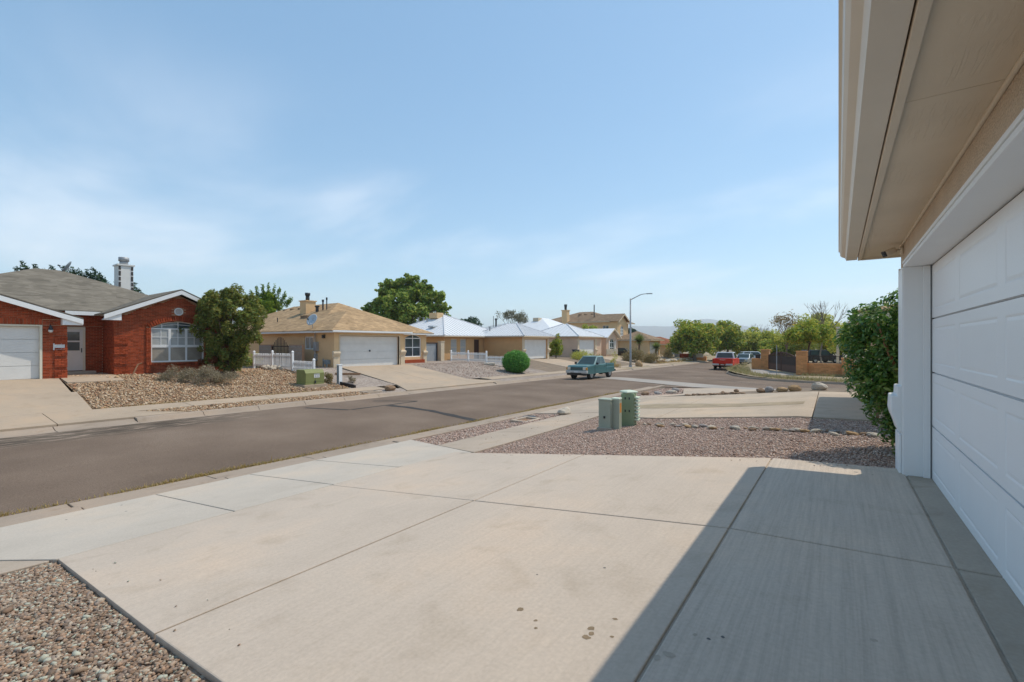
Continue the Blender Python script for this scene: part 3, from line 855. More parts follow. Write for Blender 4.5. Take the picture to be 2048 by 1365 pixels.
# apron to the kerb, flared at both ends
slab([(C4, -.25), (C3, .95), (C3, 2.48), (C4, 2.49)], 'apron_concrete', z_near, drive, .022, .1)
slab([(C4, 2.49), (C3, 2.48), (C3, 3.79), (C4, 3.87)], 'apron_concrete', z_near, drive, .022, .1)
slab([(C4, 3.87), (C3, 3.79), (C3, 4.97), (C4, 5.12)], 'apron_concrete', z_near, drive, .022, .1)
slab([(C4, 5.12), (C3, 4.97), (C3, 6.33), (-5.58, 6.26), (-5.40, 6.30), (C4, 7.66)], 'apron_concrete', z_near, drive, .022, .1)
def spot(x, y, rx, ry, m, seed, parent=drive, dz=.0232):
    rg = random.Random(seed); n = 11; ph = rg.uniform(0, 6)
    poly = [(x + rx * math.cos(t) * rg.uniform(.7, 1.2), y + ry * math.sin(t) * rg.uniform(.7, 1.2)) for t in [2 * math.pi * k / n for k in range(n)]]
    patch('stain', poly, m, z_near, dz, NEARX, (), parent)

# sidewalks on our side
walk = setting('sidewalk')
slab([(-7.05, -.55), (-6.0, -.55), (-5.87, .90), (-5.9, .93), (-7.05, .42)], 'old_concrete', z_near, walk, .018)
for y0, y1 in ((-6, -4), (-4, -2), (-2, -.55)):
    slab([(-7.05, y0), (-6.0, y0), (-6.0, y1), (-7.05, y1)], 'old_concrete', z_near, walk, .018)
edge = lambda y: -5.40 - max(0, y - 9.5) * .05
slab([(-6.95, 6.98), (-5.40, 6.33), (edge(8.8), 8.8), (-6.98, 8.9)], 'old_concrete', z_near, walk, .018)
for y0, y1 in ((8.8, 10.8), (10.8, 12.8)):
    slab([(-6.98, y0 + .1), (edge(y0), y0), (edge(y1), y1), (-7.02, y1 + .1)], 'old_concrete', z_near, walk, .018)
# the neighbour's drive and the pavement past it to the corner
ndrive = setting('driveway')
NB = [(-5.55, 12.8), (-4.2, 11.12), (.9, 10.62)]
slab([(-3.6, 11.05), (-.42, 10.75), (-.50, 17.25), (-3.8, 17.75)], 'neigh_concrete', z_near, ndrive, .018, .1, NEARX)
slab([(-.42, 10.75), (.95, 10.62), (.95, 17.0), (-.50, 17.25)], 'neigh_concrete', z_near, ndrive, .018, .1, NEARX)
slab([(-5.55, 12.9), (-5.0, 11.6), (-3.6, 11.05), (-3.8, 17.75), (-5.9, 18.3)], 'neigh_concrete', z_near, ndrive, .018, .1, NEARX)
slab([(-8.55, 13.3), (-7.02, 12.9), (-5.55, 12.9), (-5.72, 15.6), (-8.55, 15.6)], 'old_concrete', z_near, ndrive, .018, .1, NEARX)
slab([(-8.55, 15.6), (-5.72, 15.6), (-5.9, 18.3), (-6.3, 20.4), (-8.55, 19.4)], 'old_concrete', z_near, ndrive, .018, .1, NEARX, (19.4,))
slab([(-6.3, 20.4), (-5.9, 18.3), (-4.6, 18.7), (-5.0, 24.5), (-6.6, 24.5)], 'old_concrete', z_near, ndrive, .018, .1, NEARX, (19.4, 21.5, 24))
slab([(-6.6, 24.5), (-5.0, 24.5), (-3.0, 27.6), (-3.6, 29.3), (-6.0, 28.9), (-7.3, 27.2)], 'old_concrete', z_near, ndrive, .018, .1, NEARX, (19.4, 21.5, 24))
patch('sand_drift', [(-6.2, 14.2), (-4.6, 13.5), (-2.2, 13.1), (-.7, 13.2), (-.7, 13.9), (-2.4, 14.0), (-3.6, 14.5), (-5.0, 14.9)], 'sanddirt', z_near, .0225, NEARX, (), ndrive)

# gravel beds and planting strips on our side
patch('gravel_bed', [(-6.05, -4), (C0, -4), (C0, .92), (-5.9, .96)], 'gravel_bed', z_near, -.014, NEARX, (), None, 'grey brown gravel bed beside the near end of the driveway')
patch('gravel_bed', [(-8.56, -4), (-7.0, -4), (-7.0, .3), (-8.56, -.3)], 'gravel_bed', z_near, -.03, NEARX)
patch('gravel_bed', [(-5.42, 6.30), (-.67, 6.47), (2.6, 6.5), (2.6, 10.4), (.9, 10.62), (-3.6, 11.05), (-5.0, 11.6), (-5.55, 12.9), (-5.40, 9.5)], 'pinkgravel_bed', z_near, -.022, NEARX, (), None, 'pinkish gravel bed between the two driveways')
patch('gravel_bed', [(-8.56, 7.66), (-6.93, 6.96), (-7.02, 12.9), (-8.56, 13.3)], 'pinkgravel_bed', z_near, -.025, NEARX)
patch('gravel_bed', [(-8.56, 19.5), (-6.32, 20.5), (-6.65, 24.5), (-7.3, 27.2), (-7.0, 28.6), (-8.56, 26.6)], 'pinkgravel_bed', z_near, -.02, NEARX, (19.4, 21.5, 24))
patch('dirt_verge', [(-5.95, 18.35), (-3.8, 17.8), (1.2, 17.0), (40, 16), (40, 29.5), (-3.4, 29.5), (-2.9, 27.6), (-4.9, 24.5), (-4.55, 18.7)], 'dirt', z_near, -.02, NEARX, (19.4, 21.5, 24))
patch('dirt_yard', [(.9, 10.5), (40, 10.5), (40, 17), (.9, 17)], 'dirt', z_near, -.04, NEARX)
patch('corner_lot', [(40, 37.7), (.4, 38.15), (-2.0, 38.2), (-3.8, 38.75), (-5.65, 40.4), (-7.35, 43.6), (-8.45, 46.6), (-8.95, 50), (-9.0, 70), (-10, 90), (40, 90)], 'sanddirt', z_corner, 0, (), (44, 60))
patch('corner_path', [(-6.3, 50.8), (-2.8, 43.3), (-3.4, 42.6), (-5.2, 43.0), (-6.6, 46), (-7.4, 51)], 'valley', z_corner, .01, (), (44,))

# far side
fwalk = setting('sidewalk')
for y in np.arange(-8, 82, 2.95):
    if -5 < y + 1.4 < 3.4 or 16 < y + 1.4 < 23.5 or 39 < y + 1.4 < 45.8 or 55.5 < y + 1.4 < 62: continue
    slab([(-20.3, y), (-19.25, y), (-19.25, y + 2.95), (-20.3, y + 2.95)], 'far_concrete', z_far, fwalk, .018, .08, (), (), .008)
fd = setting('driveway')
for xa, xb in ((-26.3, -23.2), (-23.2, -20.3)):
    slab([(xa, -3), (xb, -3), (xb, 4.2), (xa, 4.35)], 'far_concrete', z_far, fd, .02, .09, FARX)
slab([(-20.3, -3.2), (-18.2, -4.5), (-18.2, 3.0), (-20.3, 3.0)], 'far_concrete', z_far, fd, .02, .09, FARX)
slab([(-20.3, 3.0), (-18.2, 3.0), (-18.2, 6.2), (-19.25, 5.0), (-20.3, 4.2)], 'far_concrete', z_far, fd, .02, .09, FARX)
slab([(-29.2, 4.55), (-26.0, 4.55), (-26.0, 4.37), (-25.0, 4.4), (-25.0, 6.2), (-27.2, 6.25), (-29.2, 6.4)], 'far_concrete', z_far, fd, .03, .1, FARX)
td = setting('driveway')
for ya, yb in ((17.1, 20.0), (20.0, 23.1)):
    slab([(-26.8, ya + (.3 if ya < 18 else 0)), (-20.3, ya), (-20.3, yb), (-26.8, yb + (.2 if yb > 21 else 0))], 'far_concrete', z_far, td, .02, .09, FARX)
slab([(-20.3, 17.1), (-18.2, 16.0), (-18.2, 24.3), (-20.3, 23.1)], 'far_concrete', z_far, td, .02, .09, FARX)
sd = setting('driveway')
slab([(-27.6, 39.9), (-20.3, 39.6), (-20.3, 45.2), (-27.6, 45.6)], 'far_concrete', z_far, sd, .02, .09, FARX)
slab([(-20.3, 39.6), (-18.2, 38.8), (-18.2, 46.2), (-20.3, 45.2)], 'far_concrete', z_far, sd, .02, .09, FARX)
hd = setting('driveway')
slab([(-29.0, 55.3), (-20.3, 55.6), (-20.3, 61.8), (-29.0, 60.9)], 'far_concrete', z_far, hd, .02, .09, FARX)
slab([(-20.3, 55.6), (-18.2, 55), (-18.2, 62.6), (-20.3, 61.8)], 'far_concrete', z_far, hd, .02, .09, FARX)
patch('driveway', [(-31, 76.2), (-20.3, 74.5), (-18.2, 74), (-18.2, 82.5), (-20.3, 81.5), (-31, 82)], 'far_concrete', z_far, .02, FARX)
patch('gravel_bed', [(-29, 4.4), (-26.3, 4.4), (-20.32, 4.25), (-20.32, 14.25), (-29, 14.0)], 'cobble_bed', z_far, -.03, FARX, (), None, 'bed of tan river stones in front of the brick house')
patch('gravel_bed', [(-19.24, 5.1), (-18.21, 6.3), (-18.21, 13.9), (-19.24, 13.7)], 'cobble_bed', z_far, -.03, FARX)
patch('gravel_bed', [(-29, 14.0), (-20.32, 14.25), (-20.32, 17.1), (-29, 17.2)], 'fargravel_bed', z_far, -.01, FARX)
patch('gravel_bed', [(-19.24, 13.7), (-18.21, 13.9), (-18.21, 16), (-19.24, 16.5)], 'fargravel_bed', z_far, -.01, FARX)
patch('gravel_bed', [(-31, 23.3), (-26.8, 23.35), (-20.32, 23.1), (-20.32, 34), (-31, 34)], 'fargravel_bed', z_far, -.01, FARX, (), None, 'grey pink gravel yard right of the tan house driveway')
patch('gravel_bed', [(-19.24, 23.6), (-18.21, 24.3), (-18.21, 38.8), (-19.24, 39.2)], 'fargravel_bed', z_far, -.01, FARX)
patch('dirt_yard', [(-33, 34), (-20.32, 34), (-20.32, 39.6), (-27.6, 39.9), (-33, 39.9)], 'dirt', z_far, -.005, FARX)
patch('dirt_yard', [(-33, 45.6), (-27.6, 45.6), (-20.32, 45.2), (-20.32, 55.6), (-33, 55.3)], 'dirt', z_far, -.01, FARX)
patch('dirt_yard', [(-19.24, 45.8), (-18.21, 46.2), (-18.21, 55), (-19.24, 55.3)], 'sanddirt', z_far, -.01, FARX)
patch('dirt_yard', [(-33, 61), (-20.32, 61.8), (-20.32, 74.5), (-33, 76)], 'sanddirt', z_far, -.01, FARX)
patch('dirt_yard', [(-19.24, 62.1), (-18.21, 62.6), (-18.21, 74), (-19.24, 74.3)], 'sanddirt', z_far, -.01, FARX)
patch('dirt_yard', [(-45, 82), (-18.21, 82.5), (-20, 100), (-24, 130), (-45, 130)], 'sanddirt', z_far, -.02, FARX)

# loose stones
pebbles('gravel', [(-6.05, -.2), (-2.3, -.2), (-2.3, .9), (-5.88, .945)], z_near, 6000, .0195, 'gravel', -.012, 'grey brown gravel beside the near end of the driveway')
pebbles('gravel', [(-5.42, 6.32), (-.67, 6.5), (2.2, 6.53), (2.2, 10.3), (.9, 10.6), (-3.6, 11.02), (-5.0, 11.57), (-5.5, 12.7), (-5.40, 9.5)], z_near, 2700, .0225, 'pinkgravel', -.02, 'pinkish gravel between the two driveways', False)
pebbles('gravel', [(-8.5, 7.68), (-6.95, 7.02), (-7.03, 12.8), (-8.5, 13.2)], z_near, 700, .038, 'pinkgravel', -.02, 'pinkish gravel strip between near kerb and sidewalk', False)
pebbles('gravel', [(-8.5, 19.5), (-6.32, 20.5), (-6.65, 24.5), (-7.3, 27.0), (-8.5, 26.4)], z_near, 260, .045, 'pinkgravel', -.015, 'pinkish gravel strip by the corner kerb rocks', False)
pebbles('gravel', [(-28.6, 6.6), (-27.1, 4.7), (-24.9, 6.3), (-24.9, 4.4), (-20.36, 4.3), (-20.36, 14.2), (-28.0, 13.9)], z_far, 420, .064, 'cobble', -.03, 'tan river stones in front of the brick house', False, .7)
pebbles('gravel', [(-19.22, 5.2), (-18.22, 6.4), (-18.22, 13.9), (-19.22, 13.7)], z_far, 440, .062, 'cobble', -.03, 'tan river stones between far kerb and sidewalk', False, .7)
pebbles('gravel', [(-26.3, 23.5), (-20.36, 23.3), (-20.36, 31.4), (-27.5, 31.4)], z_far, 60, .05, 'pinkgravel', -.005, 'grey pink gravel right of the tan house driveway', False)
pebbles('gravel', [(-5.2, 6.02), (-.6, 6.2), (.5, 6.25), (.5, 6.46), (-.6, 6.44), (-5.2, 6.24)], z_near, 22, .017, 'pinkgravel', .022, 'stray gravel stones spilled on the far edge of our driveway', False)
pebbles('gravel', [(-5.85, .96), (-2.4, .94), (-2.4, 1.3), (-5.85, 1.2)], z_near, 10, .015, 'gravel', .022, 'stray gravel stones spilled on the near edge of our driveway', False)
pebbles('gravel', [(-6.9, 7.2), (-5.5, 6.6), (-5.5, 12.6), (-6.9, 12.7)], z_near, 5, .018, 'pinkgravel', .018, 'stray gravel stones on the near sidewalk', False)
# ------------------------------------------------------------ building helpers
def wall_x(mb, X, y0, y1, z0, z1, openings=(), t=.2, mi=0):
    """wall facing +X at X with rectangular openings (ya,yb,za,zb)"""
    ops = sorted(openings)
    y = y0
    for ya, yb, za, zb in ops:
        if ya > y: mb.box(X - t, X, y, ya, z0, z1, mi)
        if za > z0: mb.box(X - t, X, ya, yb, z0, za, mi)
        if zb < z1: mb.box(X - t, X, ya, yb, zb, z1, mi)
        y = yb
    if y < y1: mb.box(X - t, X, y, y1, z0, z1, mi)
def wall_y(mb, Y, x0, x1, z0, z1, openings=(), t=.2, mi=0):
    """wall facing -Y at Y (body goes to +Y)"""
    x = x0
    for xa, xb, za, zb in sorted(openings):
        if xa > x: mb.box(x, xa, Y, Y + t, z0, z1, mi)
        if za > z0: mb.box(xa, xb, Y, Y + t, z0, za, mi)
        if zb < z1: mb.box(xa, xb, Y, Y + t, zb, z1, mi)
        x = xb
    if x < x1: mb.box(x, x1, Y, Y + t, z0, z1, mi)
def arch_fill(mb, X, ya, yb, zs, zt, t=.2, mi=0, n=14):
    """fills the corners above an arch from spring height zs to crown zt"""
    c = (ya + yb) / 2; h = (yb - ya) / 2; rise = zt - zs
    rr = (h * h + rise * rise) / (2 * rise)
    for i in range(n):
        a = ya + (yb - ya) * i / n; b = ya + (yb - ya) * (i + 1) / n
        za = zs + math.sqrt(max(0, rr * rr - (a - c) ** 2)) - (rr - rise)
        zb = zs + math.sqrt(max(0, rr * rr - (b - c) ** 2)) - (rr - rise)
        mb.hexa([(X - t, a, za), (X, a, za), (X, b, zb), (X - t, b, zb), (X - t, a, zt + .001), (X, a, zt + .001), (X, b, zt + .001), (X - t, b, zt + .001)], mi)
def hip_roof(mb, x0, x1, y0, y1, ze, pitch, th=.0, mi=0):
    """hip roof on an eave rectangle; ridge follows the longer side"""
    dx, dy = x1 - x0, y1 - y0
    h = min(dx, dy) / 2
    zr = ze + h * pitch
    if dx >= dy: r = [(x0 + h, (y0 + y1) / 2, zr), (x1 - h, (y0 + y1) / 2, zr)]
    else: r = [((x0 + x1) / 2, y0 + h, zr), ((x0 + x1) / 2, y1 - h, zr)]
    b = [(x0, y0, ze), (x1, y0, ze), (x1, y1, ze), (x0, y1, ze)]
    b2 = [(x, y, z - .04) for x, y, z in b]
    v = b + r + b2
    if dx >= dy: f = [(0, 1, 5, 4), (1, 2, 5), (2, 3, 4, 5), (3, 0, 4)]
    else: f = [(0, 1, 4), (1, 2, 5, 4), (2, 3, 5), (3, 0, 4, 5)]
    f += [(0, 6, 7, 1), (1, 7, 8, 2), (2, 8, 9, 3), (3, 9, 6, 0), (9, 8, 7, 6)]
    mb.add(v, f, mi)
    return zr
def fascia_rect(mb, x0, x1, y0, y1, ze, h=.17, t=.04, sides='xXyY', mi=0):
    if 'X' in sides: mb.box(x1 - t - .004, x1 - .004, y0 + .002, y1 - .002, ze - h, ze - .042, mi)
    if 'x' in sides: mb.box(x0 + .004, x0 + t + .004, y0 + .002, y1 - .002, ze - h, ze - .042, mi)
    if 'y' in sides: mb.box(x0 + t + .006, x1 - t - .006, y0 + .004, y0 + t + .004, ze - h, ze - .042, mi)
    if 'Y' in sides: mb.box(x0 + t + .006, x1 - t - .006, y1 - t - .004, y1 - .004, ze - h, ze - .042, mi)
    mb.box(x0 + t + .01, x1 - t - .01, y0 + t + .01, y1 - t - .01, ze - h + .02, ze - h + .04, mi)
def gable_roof_x(mb, x0, x1, yc, half, zp, ze, th=.06, mi=0):
    """gable roof with its ridge along X; gable end at x1"""
    for s in (-1, 1):
        mb.hexa([(x0, yc, zp - th), (x1, yc, zp - th), (x1, yc + s * half, ze - th), (x0, yc + s * half, ze - th),
                 (x0, yc, zp), (x1, yc, zp), (x1, yc + s * half, ze), (x0, yc + s * half, ze)], mi)
def rake(mb, X, yc, half, zp, ze, drop=.2, t=.05, mi=0):
    for s in (-1, 1):
        mb.hexa([(X, yc, zp - drop), (X + t, yc, zp - drop), (X + t, yc + s * half, ze - drop), (X, yc + s * half, ze - drop),
                 (X, yc, zp - .062), (X + t, yc, zp - .062), (X + t, yc + s * half, ze - .062), (X, yc + s * half, ze - .062)], mi)
def ribs_hip(mb, x0, x1, y0, y1, ze, pitch, step=.4, w=.03, hgt=.045, faces='XyY', mi=0):
    dx, dy = x1 - x0, y1 - y0; h = min(dx, dy) / 2
    def rib(p, q):
        p = Vector(p); q = Vector(q)
        if (q - p).length < .15: return
        d = (q - p).normalized(); s = d.cross(Vector((0, 0, 1))).normalized(); u = s.cross(d)
        if u.z < 0: u = -u
        c = (p + q) / 2 + u * hgt * .4
        mb.obox(c, d * (q - p).length / 2, s * w, u * hgt / 2, mi)
    if 'X' in faces:
        for y in np.arange(y0 + step / 2, y1, step):
            r = min(y - y0, y1 - y, h); rib((x1, y, ze), (x1 - r, y, ze + r * pitch))
    for sgn, f in ((1, 'y'), (-1, 'Y')):
        if f in faces:
            yy = y0 if sgn == 1 else y1
            for x in np.arange(x0 + step / 2, x1, step):
                r = min(x - x0, x1 - x, h); rib((x, yy, ze), (x, yy + sgn * r, ze + r * pitch))
    # hip caps
    for (xx, sx) in ((x1, -1), (x0, 1)):
        for (yy, sy) in ((y0, 1), (y1, -1)):
            p = Vector((xx, yy, ze + .02)); q = Vector((xx + sx * h, yy + sy * h, ze + h * pitch + .02))
            mb.tube([p, q], .07, 6, mi)
PANE = {}
def pane_obj(parent, c, axis, w, h, m='glass', t=.012):
    """one sheet of glass; shared mesh per size"""
    key = (axis, round(w, 3), round(h, 3), m)
    loc = Vector(c) - ORI[parent.name]
    if key not in PANE:
        mb = MB()
        if axis == 'x': mb.box(-t / 2, t / 2, -w / 2, w / 2, -h / 2, h / 2)
        else: mb.box(-w / 2, w / 2, -t / 2, t / 2, -h / 2, h / 2)
        o = mb.build('pane', m, parent, local=True); o.location = loc; PANE[key] = o; ORI[o.name] = ORI[parent.name]
        return o
    return share(PANE[key], parent, loc)
def window_x(parent, X, y0, y1, z0, z1, ny=2, nz=2, fm='white_paint', gm='glass', fw=.06, mw=.03, arch=0, name='window', mull=()):
    """window facing +X: frame with muntins, one pane object per light"""
    mb = MB()
    d0, d1 = X - .06, X
    mb.box(d0, d1, y0, y0 + fw, z0, z1); mb.box(d0, d1, y1 - fw, y1, z0, z1)
    mb.box(d0, d1, y0 + fw, y1 - fw, z0, z0 + fw); mb.box(d0, d1, y0 + fw, y1 - fw, z1 - fw, z1)
    ys = [y0 + fw + (y1 - y0 - 2 * fw) * i / ny for i in range(ny + 1)]
    zs = [z0 + fw + (z1 - z0 - 2 * fw) * i / nz for i in range(nz + 1)]
    for i, y in enumerate(ys[1:-1]):
        w = .05 if i in mull else mw / 2
        mb.box(d0 + .012, d1 - (.0 if i in mull else .012), y - w, y + w, z0 + fw, z1 - fw)
    for z in zs[1:-1]:
        for i in range(ny):
            mb.box(d0 + .014, d1 - .014, ys[i] + .012, ys[i + 1] - .012, z - mw / 2, z + mw / 2)
    if arch:
        c = (y0 + y1) / 2; h = (y1 - y0) / 2; rr = (h * h + arch * arch) / (2 * arch)
        pts = []
        for i in range(15):
            y = y0 + (y1 - y0) * i / 14
            pts.append((X - .03, y, z1 + math.sqrt(max(0, rr * rr - (y - c) ** 2)) - (rr - arch)))
        mb.tube(pts, fw * .5, 6)
        for k in ((.5,) if ny < 6 else (.2, .5, .8)):
            y = y0 + (y1 - y0) * k
            mb.box(d0 + .02, d1 - .01, y - mw / 2, y + mw / 2, z1, z1 + math.sqrt(max(0, rr * rr - (y - c) ** 2)) - (rr - arch))
        if ny >= 6:
            mb.tube([(x, y, z1 + (z - z1) * .55) for x, y, z in pts], mw * .5, 6)
    f = mb.build(name, fm, parent)
    for i in range(ny):
        for j in range(nz):
            pane_obj(f, (X - .04, (ys[i] + ys[i + 1]) / 2, (zs[j] + zs[j + 1]) / 2), 'x', ys[1] - ys[0] - .002, zs[1] - zs[0] - .002, gm)
    if arch:
        poly = [(y, z) for x, y, z in pts] 
        g = MB().prism(poly, 'x', X - .05, X - .038); o = g.build('pane', 'glass', f)
    return f
def window_y(parent, Y, x0, x1, z0, z1, nx=2, nz=1, fm='white_paint', gm='glass', fw=.05, mw=.03, name='window'):
    mb = MB()
    d0, d1 = Y, Y + .06
    mb.box(x0, x0 + fw, d0, d1, z0, z1); mb.box(x1 - fw, x1, d0, d1, z0, z1)
    mb.box(x0 + fw, x1 - fw, d0, d1, z0, z0 + fw); mb.box(x0 + fw, x1 - fw, d0, d1, z1 - fw, z1)
    xs = [x0 + fw + (x1 - x0 - 2 * fw) * i / nx for i in range(nx + 1)]
    zs = [z0 + fw + (z1 - z0 - 2 * fw) * i / nz for i in range(nz + 1)]
    for x in xs[1:-1]: mb.box(x - mw / 2, x + mw / 2, d0 + .01, d1 - .01, z0 + fw, z1 - fw)
    for z in zs[1:-1]:
        for i in range(nx): mb.box(xs[i] + .015, xs[i + 1] - .015, d0 + .012, d1 - .012, z - mw / 2, z + mw / 2)
    f = mb.build(name, fm, parent)
    for i in range(nx):
        for j in range(nz):
            pane_obj(f, ((xs[i] + xs[i + 1]) / 2, Y + .04, (zs[j] + zs[j + 1]) / 2), 'y', xs[1] - xs[0] - .002, zs[1] - zs[0] - .002, gm)
    return f
def sect_door(parent, X, y0, y1, z0, z1, n, m, nface=1, npan=0, depth=.045, relief=.012, name='garage_door', sub='door_section'):
    """sectional garage door at X; nface=+1 faces +X, -1 faces -X. Each section a sub-part with raised panels"""
    mbf = MB(); s = nface
    mbf.box(min(X - s * .09, X - s * .05), max(X - s * .09, X - s * .05), y0, y1, z0, z1)
    d = mbf.build(name, m, parent)
    hh = (z1 - z0) / n
    for k in range(n):
        a, b = z0 + k * hh + .003, z0 + (k + 1) * hh - .003
        mb = MB()
        xb, xf = X - s * depth, X
        mb.box(min(xb, X - s * .018), max(xb, X - s * .018), y0 + .003, y1 - .003, a, b)
        if not npan:
            mb.box(min(X - s * .017, xf), max(X - s * .017, xf), y0 + .003, y1 - .003, a + .006, b - .006)
        else:
            pit = (y1 - y0) / npan; my = .075; mz = .085
            ys = []
            fb = lambda p0, p1, q0, q1: mb.box(min(X - s * .017, xf), max(X - s * .017, xf), p0, p1, q0, q1)
            fb(y0 + .003, y1 - .003, a + .004, a + mz); fb(y0 + .003, y1 - .003, b - mz, b - .004)
            edges = [y0 + .003] + [y0 + pit * i for i in range(1, npan)] + [y1 - .003]
            for i in range(npan + 1):
                lo = y0 + .003 if i == 0 else y0 + pit * i - my
                hi = y1 - .003 if i == npan else y0 + pit * i + my
                fb(lo, hi, a + mz, b - mz)
            for i in range(npan):
                p0, p1 = y0 + pit * i + my, y0 + pit * (i + 1) - my
                if i == 0: p0 = y0 + .003 + my
                if i == npan - 1: p1 = y1 - .003 - my
                q0, q1 = a + mz, b - mz
                # a shallow sloped field inside a groove
                r1, r2 = .0, .034
                lo = X - s * .0042; hi = X - s * .001
                mb.add([(X, p0, q0), (X, p1, q0), (X, p1, q1), (X, p0, q1), (lo, p0 + .012, q0 + .012), (lo, p1 - .012, q0 + .012), (lo, p1 - .012, q1 - .012), (lo, p0 + .012, q1 - .012)], [(0, 1, 5, 4), (1, 2, 6, 5), (2, 3, 7, 6), (3, 0, 4, 7)])
                r1 = .012
                v = [(lo, p0 + r1, q0 + r1), (lo, p1 - r1, q0 + r1), (lo, p1 - r1, q1 - r1), (lo, p0 + r1, q1 - r1),
                     (hi, p0 + r2, q0 + r2), (hi, p1 - r2, q0 + r2), (hi, p1 - r2, q1 - r2), (hi, p0 + r2, q1 - r2)]
                mb.add(v, [(0, 1, 5, 4), (1, 2, 6, 5), (2, 3, 7, 6), (3, 0, 4, 7), (4, 5, 6, 7)])
        mb.build(sub, m, d)
    return d

def bricks_x(mb, X, y0, y1, z0, z1, ok=lambda y, z: True, L=.203, H=.066, proud=.012, off=0.0):
    r = random.Random(int(X * 100 + y0 * 10))
    row = 0; z = z0
    while z + H < z1:
        y = y0 - (L / 2 if row % 2 else 0)
        while y < y1:
            a, b = max(y, y0), min(y + L - .01, y1)
            if b - a > .04 and ok((a + b) / 2, z + H / 2) and ok(a + .01, z + H / 2) and ok(b - .01, z + H / 2):
                p = proud + r.uniform(-.003, .003)
                mb.add([(X, a, z), (X + p, a, z), (X + p, b, z), (X, b, z), (X, a, z + H - .01), (X + p, a, z + H - .01), (X + p, b, z + H - .01), (X, b, z + H - .01)],
                       [(1, 2, 6, 5), (0, 1, 5, 4), (2, 3, 7, 6), (4, 5, 6, 7), (0, 3, 2, 1)])
            y += L
        z += H; row += 1
def bricks_y(mb, Y, x0, x1, z0, z1, ok=lambda x, z: True, L=.203, H=.066, proud=.012, s=-1):
    r = random.Random(int(Y * 100 + x0 * 10)); row = 0; z = z0
    while z + H < z1:
        x = x0 - (L / 2 if row % 2 else 0)
        while x < x1:
            a, b = max(x, x0), min(x + L - .01, x1)
            if b - a > .04 and ok((a + b) / 2, z + H / 2):
                p = s * (proud + r.uniform(-.003, .003))
                mb.add([(a, Y, z), (b, Y, z), (b, Y + p, z), (a, Y + p, z), (a, Y, z + H - .01), (b, Y, z + H - .01), (b, Y + p, z + H - .01), (a, Y + p, z + H - .01)],
                       [(2, 3, 7, 6), (0, 1, 2, 3), (4, 5, 6, 7), (1, 2, 6, 5), (3, 0, 4, 7)])
            x += L
        z += H; row += 1

